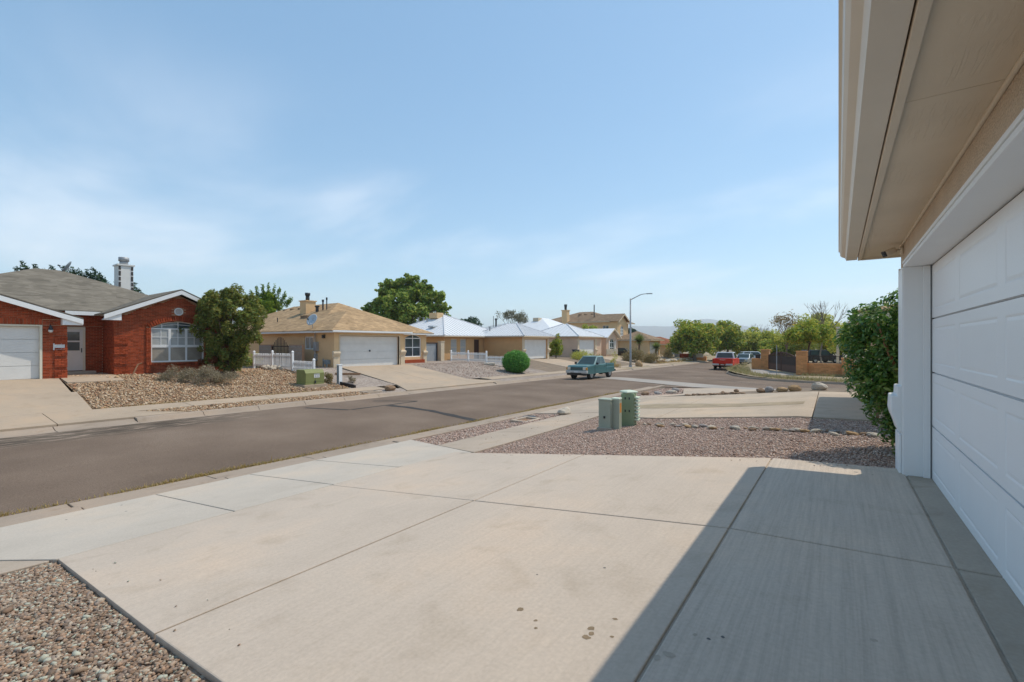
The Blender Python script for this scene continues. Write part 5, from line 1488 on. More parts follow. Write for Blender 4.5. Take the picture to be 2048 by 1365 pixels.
def tall_house():
    B = -2.2
    h = thing('house', 'two storey tan house with brown hipped roof and brick red chimney standing over the others', 'house', (-38, 80, B)); zb = B - .8
    w = MB(); X = -31.6
    wall_x(w, X, 75.8, 80.2, zb, 3.78, [(77.2, 78.6, 1.2, 3.0)], .25)
    arch_fill(w, X, 77.2, 78.6, 2.5, 3.0)
    w.prism([(75.8, 3.78), (80.2, 3.78), (78, 5.0)], 'x', X - .25, X)
    wall_y(w, 75.8, -47, X - .251, zb, 3.78, [(-34.4, -33.2, 1.6, 3.1)], .25)
    w.box(-34.25, -34, 80.2, 87, zb, 3.78); w.box(-47, -46.75, 76.1, 87, zb, 3.78); w.box(X - 2.4, X - .251, 79.95, 80.2, zb, 3.78)
    gx = -26.2
    wall_x(w, gx, 76.3, 82.4, zb, .5, [(76.9, 81.8, zb, .15)], .25); wall_y(w, 76.3, X + .002, gx - .251, zb, .5, (), .25); w.box(-31.5, gx - .251, 82.15, 82.4, zb, .5)
    w.build('wall', 'wall_tan', h)
    window_x(h, X - .05, 77.2, 78.6, 1.2, 2.5, 2, 2, 'white_paint', 'blind_glass', .1, .06, .5)
    window_y(h, 75.85, -34.4, -33.2, 1.6, 3.1, 2, 2, 'wall_cream', 'glass', .08, .06)
    sect_door(h, gx - .2, 76.92, 81.78, B - .3, .13, 4, 'wall_white', 1, 0)
    r = MB(); hip_roof(r, -48, -32.8, 75.2, 87.6, 3.85, .36); gable_roof_x(r, -40, X + .5, 78, 2.75, 5.25, 5.25 - 2.75 * .52, .06)
    hip_roof(r, -33.0, -25.6, 75.75, 83.0, .55, .42)
    ro = r.build('roof', 'shingle_brown', h)
    f = MB(); fascia_rect(f, -48, -32.8, 75.2, 87.6, 3.85, .2, .05, 'Xy'); rake(f, X + .46, 78, 2.75, 5.25, 5.25 - 2.75 * .52, .3, .06); fascia_rect(f, -31.5, -25.6, 75.77, 83, .548, .2, .05, 'Xy'); f.build('fascia', 'wall_cream', h)
    c = MB(); c.box(-42.3, -41.2, 75.0, 76.0, 1, 6.0); c.box(-42.4, -41.1, 74.9, 76.1, 6.001, 6.15); c.build('chimney', 'wall_tan', ro)
    q = MB(); q.tube([(-41.75, 75.5, 6.151), (-41.75, 75.5, 7.2)], [.2, .3], 10); q.build('flue', 'dark_metal', ro)
    q = MB(); q.tube([(-36.6, 77, 4.4), (-36.6, 77, 7.0)], .1, 8); q.build('vent_pipe', 'dark_metal', ro)
    for x in (-40.5, -39.3, -37.9):
        q = MB(); q.box(x - .25, x + .25, 78.7, 79.2, 5.2, 5.5); q.build('roof_vent', 'shingle_brown', ro)
tall_house()
def red_roof_house():
    B = -3.2
    h = thing('house', 'low tan house with red tiled roof and white garage at the road bend', 'house', (-32, 96, B)); zb = B - .8
    w = MB(); X = -27.2
    wall_x(w, X, 92.6, 99.6, zb, -.35, [(93.2, 98.2, zb, -.75)], .25); wall_y(w, 92.6, -42, X - .251, zb, -.35, [(-34.5, -33, -2.4, -1.0)], .25); w.box(-42, X - .251, 99.35, 99.6, zb, -.35)
    w.build('wall', 'wall_tan', h)
    sect_door(h, X - .1, 93.22, 98.18, B, -.76, 4, 'white_paint', 1, 0)
    t = MB(); t.box(X, X + .06, 92.6, 93.2, zb, -.4); t.box(X, X + .06, 98.2, 99.6, zb, -.4); t.build('door_trim', 'wall_white', h)
    window_y(h, 92.65, -34.5, -33, -2.4, -1.0, 2, 1, 'white_paint', 'blind_glass', .08, .06)
    r = MB(); hip_roof(r, -43, -26.3, 91.9, 100.3, -.25, .36); ro = r.build('roof', 'tile_red', h)
    f = MB(); fascia_rect(f, -43, -26.3, 91.9, 100.3, -.25, .2, .05, 'Xy'); f.build('fascia', 'wall_cream', h)
    for y in (95.6, 96.3):
        q = MB(); pipe(q, -37 + y * .0, y, 1.0, 2.0, .14); q.build('vent_pipe', 'dark_metal', ro)
red_roof_house()
def red_tile_house():
    B = -3.0
    h = thing('house', 'house with dull red roof behind the two storey house', 'house', (-40, 90, B))
    w = MB(); w.box(-46, -36.5, 89.2, 99, B - .8, -.1); w.build('wall', 'wall_tan', h)
    r = MB(); hip_roof(r, -46.6, -35.8, 88.6, 99.6, 0, .40); r.build('roof', 'tile_red', h)
    f = MB(); fascia_rect(f, -46.6, -35.8, 88.6, 99.6, 0, .2, .05, 'Xy'); f.build('fascia', 'wall_cream', h)
red_tile_house()
# ------------------------------------------------------------ vehicles (local frame: +Y is the front, Z=0 the road)
def arc(cy, r, z0, n=9):
    """wheel-arch outline from front to rear, above sill height z0"""
    a0 = math.asin(min(1, max(-1, z0 / r)))
    return [(cy + r * math.cos(a0 + (math.pi - 2 * a0) * i / n), r * math.sin(a0 + (math.pi - 2 * a0) * i / n)) for i in range(n + 1)]
def lerp3(p, q, k): return Vector(p) * (1 - k) + Vector(q) * k
def quad_pane(face, u0, u1, v0, v1, lift=.008, t=.006):
    """thin slab lying on a quad face (bl, br, tr, tl)"""
    bl, br, tr, tl = [Vector(p) for p in face]
    def pt(u, v): return lerp3(lerp3(bl, br, u), lerp3(tl, tr, u), v)
    c = [pt(u0, v0), pt(u1, v0), pt(u1, v1), pt(u0, v1)]
    n = (c[1] - c[0]).cross(c[3] - c[0]).normalized()
    return MB().hexa([p + n * (lift - t) for p in c] + [p + n * lift for p in c])
def wheels(t, spots, r, w, rim='grey_metal', rr=.62):
    for i, (x, y) in enumerate(spots):
        s = 1 if x > 0 else -1
        mb = MB(); mb.tube([(x - w / 2, y, r), (x - w / 2 + .03, y, r), (x + w / 2 - .03, y, r), (x + w / 2, y, r)], [r * .9, r, r, r * .9], 22)
        o = mb.build('wheel', 'rubber', t, True, local=True)
        m2 = MB(); xo = x + s * (w / 2 + .004)
        m2.tube([(xo - s * .03, y, r), (xo, y, r)], [r * rr, r * rr * .96], 18)
        ri = m2.build('rim', rim, o, local=True)
        for k in range(5):
            a = 2 * math.pi * k / 5
            m3 = MB(); m3.obox((xo + s * .004, y + math.cos(a) * r * .32, r + math.sin(a) * r * .32), (.006, 0, 0), (0, math.cos(a) * r * .22, math.sin(a) * r * .22), (0, -math.sin(a) * r * .07, math.cos(a) * r * .07))
        m3 = MB(); m3.disc((xo + s * .01, y, r), (s, 0, 0), r * .18, .03, 12); m3.build('hub', 'chrome', o, local=True)
def vehicle(t, L, W, H, hood, belt, clear, wb0, wb1, r, cab, paint, roofpaint=None, bed=None, tail_z=None, grille='dark_metal', bumper='dark_metal', rim='grey_metal', wt=.24, rake_top=.13):
    """cab=(y_windscreen_base, y_windscreen_top, y_roof_rear, y_rear_base); bed=(y_front,y_rear)"""
    hf, hr = L / 2, -L / 2
    ar = r * 1.17
    top = [(hf, clear + .12), (hf + .0, hood - .12), (hf - .12, hood - .02), (cab[0], belt - .02), (cab[0] - .05, belt)]
    if bed: top += [(cab[3], belt), (cab[3], belt * .80), (hr + .06, belt * .80)]
    else: top += [(cab[3], tail_z or belt), (hr + .10, (tail_z or belt) - .03), (hr, (tail_z or belt) - .2)]
    top += [(hr, clear + .15), (hr + .08, clear)]
    bot = [q for q in reversed(arc(wb1, ar, clear))] + [q for q in reversed(arc(wb0, ar, clear))] + [(hf - .1, clear)]
    poly = top + bot
    b = MB().prism(poly, 'x', -W / 2, W / 2)
    body = b.build('body', paint, t, bev=.045, local=True)
    ch = MB(); ch.box(-W / 2 + .12, W / 2 - .12, hr + .15, hf - .15, clear + .02, clear + .14)
    ch.tube([(-W / 2 + .1, wb0, r), (W / 2 - .1, wb0, r)], .06, 8); ch.tube([(-W / 2 + .1, wb1, r), (W / 2 - .1, wb1, r)], .08, 8)
    ch.box(-.12, .12, wb1 - .12, wb1 + .12, r - .14, r + .14)
    ch.build('chassis', 'rubber', t, local=True)
    # cab
    bw, tw = W / 2 - .02, W / 2 - rake_top - .02
    y0, y1, y2, y3 = cab
    lo = [(-bw, y3, belt - .03), (bw, y3, belt - .03), (bw, y0, belt - .03), (-bw, y0, belt - .03)]
    hi = [(-tw, y2, H), (tw, y2, H), (tw, y1, H), (-tw, y1, H)]
    cb = MB().hexa(lo + hi).build('cab', roofpaint or paint, t, bev=.05, local=True)
    quad_pane((lo[2], lo[3], hi[3], hi[2]), .06, .94, .08, .92).build('windscreen', 'car_glass', t, local=True)
    quad_pane((lo[0], lo[1], hi[1], hi[0]), .07, .93, .12, .90).build('rear_window', 'car_glass', t, local=True)
    nwin = 2
    for s in (-1, 1):
        f = (lo[1], lo[2], hi[2], hi[1]) if s > 0 else (lo[3], lo[0], hi[0], hi[3])
        cuts = ((.07, .42), (.46, .93)) if s > 0 else ((.07, .54), (.58, .93))
        for u0, u1 in cuts: quad_pane(f, u0, u1, .12, .88).build('side_window', 'car_glass', t, local=True)
        m = MB(); m.obox((s * (W / 2 + .10), y0 - .22, belt + .08), (.09, 0, 0), (0, .05, .0), (0, 0, .085)); m.build('mirror', 'black', t, bev=.02, local=True)
        d = MB(); yd = (y0 + y3) / 2 + .1; d.box(s * W / 2 - .006, s * W / 2 + .006, y3 + .02, y3 + .035, clear + .1, belt - .05); d.box(s * W / 2 - .006, s * W / 2 + .006, y0 - .06, y0 - .045, clear + .1, belt - .05); d.box(s * W / 2 - .01, s * W / 2 + .012, clear * 0 + y3 + .2, y3 + .36, belt - .2, belt - .16)
        d.build('door_seam', 'black', t, local=True)
    wheels(t, [(-W / 2 + .13, wb0), (W / 2 - .13, wb0), (-W / 2 + .13, wb1), (W / 2 - .13, wb1)], r, wt, rim)
    return hf, hr
def bed_walls(t, W, y0, y1, zb, zt, paint, tailpaint):
    m = MB(); w = .07
    for s in (-1, 1): m.box(min(s * W / 2 * .985, s * (W / 2 * .985 - w)), max(s * W / 2 * .985, s * (W / 2 * .985 - w)), y1 + .09, y0 - .01, zb - .06, zt)
    m.box(-W / 2 + .09, W / 2 - .09, y0 - .08, y0 - .01, zb - .02, zt)
    m.build('cargo_bed', paint, t, bev=.02, local=True)
    g = MB(); g.box(-W / 2 + .10, W / 2 - .10, y1 + .0, y1 + .085, zb - .30, zt); return g.build('tailgate', tailpaint, t, bev=.02, local=True)

def teal_pickup():
    t = thing('pickup_truck', 'pale topped teal pickup truck parked facing us at the far kerb', 'pickup truck', (-15.6, 32.4, float(z_road(-15.6, 32.4))), math.pi + R(-2))
    L, W, H = 4.75, 1.64, 1.72
    hf, hr = vehicle(t, L, W, H, 1.06, 1.10, .44, 1.55, -1.5, .37, (1.1, .28, -.70, -.85), 'teal_paint', 'teal_pale', bed=(-.85, -2.4), grille='black', rake_top=.19)
    bed_walls(t, W, -.87, hr, .88, 1.12, 'teal_paint', 'teal_paint')
    m = MB(); m.box(-.80, .80, hf - .95, hf - .22, 1.035, 1.062); m.build('hood', 'teal_pale', t, bev=.012, local=True)
    m = MB(); m.box(-.50, .50, hf - .02, hf + .02, .74, .95); gr = m.build('grille', 'teal_paint', t, local=True)
    for z in (.79, .85, .91): MB().box(-.47, .47, hf + .02, hf + .032, z - .012, z + .012).build('slat', 'black', gr, local=True)
    for s in (-1, 1):
        m = MB(); m.box(min(s * .52, s * .85), max(s * .52, s * .85), hf - .05, hf + .028, .73, .95); hl = m.build('headlight', 'lens', t, bev=.02, local=True)
        m = MB(); m.box(min(s * .76, s * .862), max(s * .76, s * .862), hf - .10, hf + .03, .74, .94); m.build('indicator', 'amber', hl, local=True)
    m = MB(); m.box(-.88, .88, hf - .12, hf + .10, .50, .70); m.build('bumper', 'pale_bumper', t, bev=.03, local=True)
    m = MB(); m.box(-.16, .16, hf + .101, hf + .109, .545, .655); m.build('number_plate', 'paper', t, local=True)
    m = MB(); m.box(-.45, .45, hf + .06, hf + .108, .42, .54); m.box(-.80, .80, hf - .1, hf + .06, .34, .49); m.build('air_dam', 'black', t, local=True)
    m = MB(); m.box(-.86, .86, hr - .08, hr + .05, .48, .62); m.build('rear_bumper', 'dark_metal', t, local=True)
teal_pickup()

def red_pickup():
    t = thing('pickup_truck', 'bright red pickup truck with dark rear window parked past the side street', 'pickup truck', (-10.25, 55.6, float(z_road(-10.25, 54))), R(3))
    L, W, H = 5.8, 2.02, 1.93
    hf, hr = vehicle(t, L, W, H, 1.18, 1.26, .50, 1.85, -1.75, .40, (1.25, .55, -1.05, -1.15), 'red_paint', 'white_car', bed=(-1.1, -2.8), rake_top=.16)  # white cab colour stands in for the bright highlight on the roof
    tg = bed_walls(t, W, -1.12, hr, 1.0, 1.27, 'red_paint', 'red_paint')
    MB().box(-.30, .30, hr - .004, hr + .004, 1.13, 1.17).build('badge_bar', 'chrome', tg, local=True)
    for s in (-1, 1):
        m = MB(); m.box(min(s * .90, s * 1.0), max(s * .90, s * 1.0), hr - .012, hr + .06, .86, 1.22); m.build('taillight', 'red_lens', t, local=True)
        m = MB(); m.box(min(s * .34, s * 1.0), max(s * .34, s * 1.0), hr - .16, hr + .02, .56, .74); m.build('rear_bumper', 'pale_bumper', t, bev=.025, local=True)
    m = MB(); m.box(-.33, .33, hr - .13, hr + .02, .55, .66); bp = m.build('step_pad', 'black', t, local=True)
    m = MB(); m.box(-.16, .16, hr - .142, hr - .131, .58, .70); m.build('number_plate', 'palerock', t, local=True)
red_pickup()

def suv(name, label, loc, rz, paint, H=1.72, L=4.7, W=1.88, hood=1.0, belt=1.06, rear=-2.2):
    t = thing(name, label, 'car', loc, rz)
    hf, hr = vehicle(t, L, W, H, hood, belt, .30, L * .29, -L * .29, .36, (L * .22, L * .07, rear + .25, rear), paint, None, tail_z=belt)
    for s in (-1, 1):
        m = MB(); m.box(min(s * .58, s * .88), max(s * .58, s * .88), hf - .1, hf + .012, hood - .32, hood - .17); m.build('headlight', 'lens', t, bev=.02, local=True)
        m = MB(); m.box(min(s * .66, s * .92), max(s * .66, s * .92), hr - .012, hr + .1, belt - .28, belt - .08); m.build('taillight', 'red_lens', t, local=True)
    m = MB(); m.box(-.52, .52, hf - .02, hf + .014, hood - .36, hood - .16); m.build('grille', 'dark_metal', t, local=True)
    m = MB(); m.box(-.86, .86, hf - .05, hf + .05, .32, .52); m.build('bumper', 'black', t, bev=.03, local=True)
    m = MB(); m.box(-.86, .86, hr - .05, hr + .05, .34, .54); m.build('rear_bumper', 'black', t, bev=.03, local=True)
    return t
suv('parked_car', 'black car standing behind the low tan brick wall', (-2.0, 73.5, -2.67), R(35.7 - 90 + 6), 'black_paint', 1.72, 4.9, 1.9, 1.02, 1.06, -2.3)
suv('parked_car', 'white car parked by the dark bin beyond the red pickup', (-10.9, 82, -3.15), R(-64), 'white_car', 1.75)
suv('parked_car', 'silver car parked just beyond the red pickup', (-11.1, 73.5, float(z_road(-11, 73))), R(176), 'silver_car', 1.55, 4.6, 1.82, .98, 1.0, -1.9)
suv('parked_car', 'dark car in the drive beside the arched window gable', (-28.9, 71.9, -2.42), R(-80), 'black_paint', 1.55, 4.6, 1.82, .98, 1.0, -1.9)

# ------------------------------------------------------------ fences, walls and gates
def picket_fence(label, Y, xs, tops, zf, step=.138):
    """fence along X at Y; xs = post positions, tops = top height of each bay"""
    t = thing('picket_fence', label, 'fence', (xs[0], Y, float(zf(xs[0], Y))))
    proto_p = proto_k = None
    for i, x in enumerate(xs):
        z0 = float(zf(x, Y)) - .25
        zt = max(tops[max(0, i - 1)], tops[min(i, len(tops) - 1)]) + .10
        mb = MB(); mb.box(x - .055, x + .055, Y - .055, Y + .055, z0, zt); mb.add([(x - .07, Y - .07, zt), (x + .07, Y - .07, zt), (x + .07, Y + .07, zt), (x - .07, Y + .07, zt), (x, Y, zt + .07)], [(0, 1, 4), (1, 2, 4), (2, 3, 4), (3, 0, 4), (3, 2, 1, 0)])
        mb.build('post', 'white_paint', t)
    for i in range(len(xs) - 1):
        a, b = xs[i], xs[i + 1]; zt = tops[i]
        za, zb_ = float(zf(a, Y)), float(zf(b, Y))
        hmax = zt - min(za, zb_)
        rl = MB()
        rl.box(a + .056, b - .056, Y + .02, Y + .055, zt - .20, zt - .11)
        rl.box(a + .056, b - .056, Y + .02, Y + .055, max(za, zb_) + .12, max(za, zb_) + .20)
        rl.build('rail', 'white_paint', t)
        n = int((b - a - .1) / step)
        for k in range(n):
            x = a + .09 + (b - a - .18) * (k + .5) / n
            zg = float(zf(x, Y)) + .04
            hgt = zt - zg
            if proto_k is None:
                m = MB(); m.prism([(-.028, 0), (.028, 0), (.028, .93), (0, 1), (-.028, .93)], 'y', -.012, .012)
                proto_k = m.build('picket', 'white_paint', t, local=True); o = proto_k
            else: o = share(proto_k, t)
            o.location = (x - xs[0], 0, zg - ORI[t.name].z); o.scale = (1, 1, hgt)
            o.rotation_euler = (0, R(random.uniform(-1.2, 1.2)), 0)
    return t
picket_fence('white picket fence stepping down beside the olive transformer box', 13.95, [-30.2, -27.9, -25.6, -23.4], [-.66, -.62, -1.02], z_far)
picket_fence('white picket fence ending at the round green bush', 31.75, [-29.9, -27.75, -25.6, -23.45], [-.86, -.88, -1.16], z_far)

def side_gate():
    t = thing('garden_wall', 'grey block wall beside the iron gate of the tan house', 'wall', (-30, 16.0, -1.6))
    Y = 16.3
    m = MB(); m.box(-30.35, -28.75, Y, Y + .18, -2.0, -.13); m.box(-34.5, -32.75, Y, Y + .18, -2.0, -.13); m.build('core', 'mortar', t)
    first = None
    for x0, x1 in ((-30.35, -28.75), (-34.5, -32.75)):
        for r in range(7):
            z = -1.60 + r * .205; x = x0 - (.2 if r % 2 else 0)
            while x < x1:
                a, b = max(x, x0), min(x + .395, x1)
                if b - a > .06: MB().box(a, b, Y - .018, Y - .0005, z, z + .192).build('block', 'block', t)
                x += .405
    g = thing('iron_gate', 'dark iron gate with arched spear tops beside the grey block wall', 'gate', (-31.5, 16.3, -1.6))
    f = MB(); f.box(-32.7, -32.64, Y, Y + .05, -1.7, -.22); f.box(-30.46, -30.4, Y, Y + .05, -1.7, -.22); f.box(-32.639, -30.461, Y, Y + .04, -.28, -.22); f.box(-32.639, -30.461, Y, Y + .04, -1.6, -1.54); f.build('frame', 'iron', g)
    n = 11
    for k in range(n):
        x = -32.6 + 2.1 * (k + .5) / n; top = -.22 + .62 * math.sin(math.pi * (k + .5) / n)
        b = MB(); b.box(x - .018, x + .018, Y + .006, Y + .034, -1.55, top); b.build('bar', 'iron', g)
    pl = MB(); pl.box(-32.63, -30.47, Y + .041, Y + .05, -1.55, -.75); pl.build('kick_plate', 'iron', g)
side_gate()
def grey_gate():
    t = thing('garden_gate', 'plain grey gate between the tan house and the silver roofed house', 'gate', (-30.3, 29.5, -1.7))
    m = MB(); m.box(-30.5, -30.44, 28.7, 30.3, -1.9, -.1); m.build('panel', 'galv', t)
    m = MB(); m.box(-30.55, -30.38, 28.56, 28.69, -1.9, .02); m.box(-30.55, -30.38, 30.31, 30.44, -1.9, .02); m.box(-30.55, -30.38, 28.69, 30.31, -.08, .02); m.build('frame', 'dark_metal', t)
    p = thing('gate_pillar', 'pale stucco pillar at the end of the second picket fence', 'pillar', (-30.2, 31.1, -1.7))
    m = MB(); m.box(-30.5, -30.1, 30.6, 31.05, -2.0, .10); m.build('shaft', 'wall_cream', p); m = MB(); m.box(-30.54, -30.06, 30.56, 31.09, .101, .16); m.build('cap', 'wall_cream', p)
grey_gate()

def corner_wall():
    zb = -2.75
    t = thing('brick_wall', 'low tan brick wall with square pillars at the corner across the side street', 'wall', (0, 43.8, -2.6))
    m = MB(); m.box(-2.05, 6.5, 43.70, 43.85, zb, -1.72); m.build('core', 'tan_mortar', t)
    b = MB(); bricks_y(b, 43.70, -2.05, 6.5, zb, -1.70, L=.31, H=.105, proud=.02); o = b.build('brickwork', 'brick_wall_tan', t); o['kind'] = 'stuff'
    cpn = MB(); cpn.box(-2.04, 6.5, 43.66, 43.9, -1.705, -1.64); cpn.build('coping', 'brick_wall_tan', t)
    for cx, cy, w, zt in ((-2.42, 43.75, .36, -.74), (.55, 43.75, .34, -1.25), (3.6, 43.75, .34, -1.25)):
        p = MB(); p.box(cx - w, cx + w, cy - w, cy + w, zb, zt); pp = p.build('pillar', 'tan_mortar', t)
        q = MB(); bricks_y(q, cy - w, cx - w, cx + w, zb, zt, L=.31, H=.105, proud=.02); bricks_x(q, cx + w, cy - w, cy + w, zb, zt, L=.31, H=.105, proud=.02)
        q.prism([(cx - w - .0, zb), (cx - w - .02, zb), (cx - w - .02, zt), (cx - w, zt)], 'y', cy - w, cy + w)
        o = q.build('brickwork', 'brick_wall_tan', pp); o['kind'] = 'stuff'
        c = MB(); c.box(cx - w - .04, cx + w + .04, cy - w - .04, cy + w + .04, zt + .001, zt + .07); c.build('cap', 'brick_wall_tan', pp)
    # far pillar, on the other side of the gate
    p = MB(); p.box(-6.15, -5.45, 50.2, 51.2, zb, -.72); pp = p.build('pillar', 'tan_mortar', t)
    q = MB(); bricks_y(q, 50.2, -6.15, -5.45, zb, -.72, L=.31, H=.105, proud=.02); o = q.build('brickwork', 'brick_wall_tan', pp); o['kind'] = 'stuff'
    q = MB(); q.box(-6.2, -5.4, 50.14, 51.26, -.719, -.65); q.build('cap', 'brick_wall_tan', pp)
    p = MB(); p.box(-7.0, -6.16, 50.5, 51.0, zb, -1.55); p.build('wing_wall', 'brick_wall_tan', t)
    r = thing('iron_railing', 'thin dark iron railing on top of the low tan brick wall', 'railing', (-1, 43.78, -1.64))
    f = MB(); f.box(-2.05, .2, 43.765, 43.795, -1.10, -1.06); f.box(-2.05, .2, 43.765, 43.795, -1.62, -1.58); f.build('rail', 'iron', r)
    first = None
    for k in range(9):
        x = -1.95 + k * .25
        m = MB(); m.box(-.012, .012, -.012, .012, 0, .56)
        if first is None: first = m.build('bar', 'iron', r, local=True); o = first
        else: o = share(first, r)
        o.location = (x + 1, 0, .02)
    # double gate with arched top
    g = thing('driveway_gate', 'dark brown double driveway gate with arched top between tan brick pillars', 'gate', (-2.80, 44.15, -2.62), math.atan2(6.05, -2.75))
    Lg = 6.5
    top = lambda x: 1.45 + .38 * math.sin(math.pi * min(1, max(0, x / Lg)))
    for h0, h1 in ((.06, Lg / 2 - .03), (Lg / 2 + .03, Lg - .06)):
        f = MB()
        f.box(h0, h0 + .09, -.03, .03, .10, top(h0 + .05)); f.box(h1 - .09, h1, -.03, .03, .10, top(h1 - .05)); f.box(h0 + .09, h1 - .09, -.025, .025, .10, .18); f.box(h0 + .09, h1 - .09, -.025, .025, .66, .74)
        n = 10
        for k in range(n):
            a = h0 + .09 + (h1 - h0 - .18) * k / n; b_ = h0 + .09 + (h1 - h0 - .18) * (k + 1) / n
            f.hexa([(a, -.03, top(a) - .1), (b_, -.03, top(b_) - .1), (b_, .03, top(b_) - .1), (a, .03, top(a) - .1), (a, -.03, top(a)), (b_, -.03, top(b_)), (b_, .03, top(b_)), (a, .03, top(a))])
        lf = f.build('gate_leaf', 'gate_brown', g, local=True)
        pl = MB(); pl.box(h0 + .09, h1 - .09, -.012, .012, .181, .659); pl.build('lower_panel', 'gate_plate', lf, local=True)
        sc = MB(); sc.box(h0 + .09, h1 - .09, .014, .02, .741, 1.42); sc.build('screen', 'iron', lf, local=True)
        nb = 16
        for k in range(nb):
            x = h0 + .12 + (h1 - h0 - .24) * (k + .5) / nb
            b = MB(); b.box(x - .03, x + .03, -.018, .010, .742, top(x) - .095); b.build('bar', 'gate_brown', lf, local=True)
corner_wall()

# ------------------------------------------------------------ utility boxes, posts, lamp, small street things
def util_boxes():
    z = float(z_near(-3.9, 9.6))
    t = thing('utility_pedestal', 'grey green square utility pedestal standing in front of the others on the gravel', 'utility box', (-4.15, 9.36, z), R(4), 'green utility pedestals on the gravel')
    m = MB(); m.box(-.135, .135, -.14, .14, -.1, .60); m.build('cabinet', 'box_greygreen', t, bev=.008, local=True)
    m = MB(); m.box(-.145, .145, -.15, .15, .60, .64); m.build('lid', 'box_greygreen', t, bev=.012, local=True)
    m = MB(); m.box(.136, .146, -.12, .12, .05, .56); m.build('door', 'box_greygreen', t, local=True)
    m = MB(); m.box(-.02, .02, -.152, -.1405, .22, .27); m.build('latch', 'dark_metal', t, local=True)
    m = MB(); m.box(-.17, .17, -.175, .175, -.1, .015); m.build('pad', 'old_concrete', t, bev=.01, local=True)
    t = thing('utility_pedestal', 'slim grey green utility pedestal with an orange sticker squeezed between the other two', 'utility box', (-3.955, 9.45, z), R(6), 'green utility pedestals on the gravel')
    m = MB(); m.box(-.085, .085, -.10, .10, -.1, .62); m.build('cabinet', 'box_greygreen', t, bev=.008, local=True)
    m = MB(); m.box(-.092, .092, -.108, .108, .62, .66); m.build('lid', 'box_top', t, bev=.01, local=True)
    m = MB(); m.box(.0855, .0875, -.06, .07, .34, .55); m.build('sticker', 'orange', t, local=True)
    z = float(z_near(-3.6, 10.15))
    t = thing('utility_pedestal', 'green round topped pedestal with a ladder of fins on its right side', 'utility box', (-3.88, 9.97, z), R(10), 'green utility pedestals on the gravel')
    m = MB(); m.box(-.15, .15, -.15, .15, -.1, .70); m.build('cabinet', 'box_green', t, bev=.03, local=True)
    m = MB(); m.tube([(0, 0, .70), (0, 0, .73), (0, 0, .755)], [.215, .215, .14], 4); o = m.build('lid', 'box_top', t, bev=.02, local=True); o.rotation_euler = (0, 0, R(45))
    o.rotation_euler = (0, 0, 0)
    first = None
    for k in range(7):
        zz = .10 + k * .082
        m = MB(); m.hexa([(.151, -.12, .0), (.235, -.12, -.012), (.235, .12, -.012), (.151, .12, .0), (.151, -.12, .03), (.235, -.12, .018), (.235, .12, .018), (.151, .12, .03)])
        if first is None: first = m.build('fin', 'box_top', t, local=True); o = first
        else: o = share(first, t)
        o.location = (0, 0, zz)
    m = MB()
    for zz in (.56, .28):
        for x in (-.05, .04): m.box(x - .014, x + .014, -.1535, -.1505, zz, zz + .05)
    m.build('vent_slots', 'dark_metal', t, local=True)
util_boxes()

def meter_box(loc, zf, rz, label):
    z = float(zf(loc[0], loc[1]))
    t = thing('meter_box', label, 'utility cover', (loc[0], loc[1], z), rz)
    m = MB(); m.box(-.42, .42, -.30, -.20, -.1, .045); m.box(-.42, .42, .20, .30, -.1, .045); m.box(-.42, -.30, -.20, .20, -.1, .045); m.box(.30, .42, -.20, .20, -.1, .045); m.build('frame', 'old_concrete', t, bev=.01, local=True)
    m = MB(); m.box(-.298, .298, -.198, .198, -.1, .0); m.build('lid', 'wood', t, local=True)
meter_box((-7.62, 11.35), z_near, R(90), 'sunken meter cover in a concrete frame near the near kerb')
meter_box((-18.75, 14.2), z_far, R(90), 'sunken meter cover in a concrete frame at the far kerb')
def meter_lid():
    t = thing('manhole_cover', 'small dark iron cover beside the near meter frame', 'utility cover', (-8.0, 12.1, float(z_near(-8.0, 12.1))))
    MB().disc((-8.0, 12.1, float(z_near(-8.0, 12.1)) + .01), (0, 0, 1), .22, .05, 18).build('lid', 'dark_metal', t)
meter_lid()
def transformer():
    z = -2.11
    t = thing('transformer_box', 'olive green electrical box with a pale label on the river stones', 'electrical box', (-21.7, 12.75, z), R(0))
    m = MB(); m.box(-.55, .55, -.62, .62, -.15, .03); m.build('pad', 'far_concrete', t, bev=.01, local=True)
    m = MB(); m.prism([(-.42, .031), (.42, .031), (.42, .60), (.30, .76), (-.42, .76)], 'y', -.5, .5); m.build('cabinet', 'box_olive', t, bev=.012, local=True)
    m = MB(); m.box(.4205, .432, -.49, -.012, .17, .58); m.box(.4205, .432, .012, .49, .17, .58); m.build('door', 'box_olive', t, local=True)
    m = MB(); m.box(.4325, .436, -.06, .24, .36, .56); lb = m.build('label', 'paper', t, local=True)
    m = MB(); m.box(.4365, .438, -.05, .23, .50, .55); m.box(.4365, .438, .0, .06, .38, .48); m.box(.4365, .438, .12, .18, .38, .48); m.build('print', 'faint', lb, local=True)
    m = MB(); m.box(.432, .47, -.03, .03, .08, .22); m.build('latch', 'dark_metal', t, local=True)
transformer()
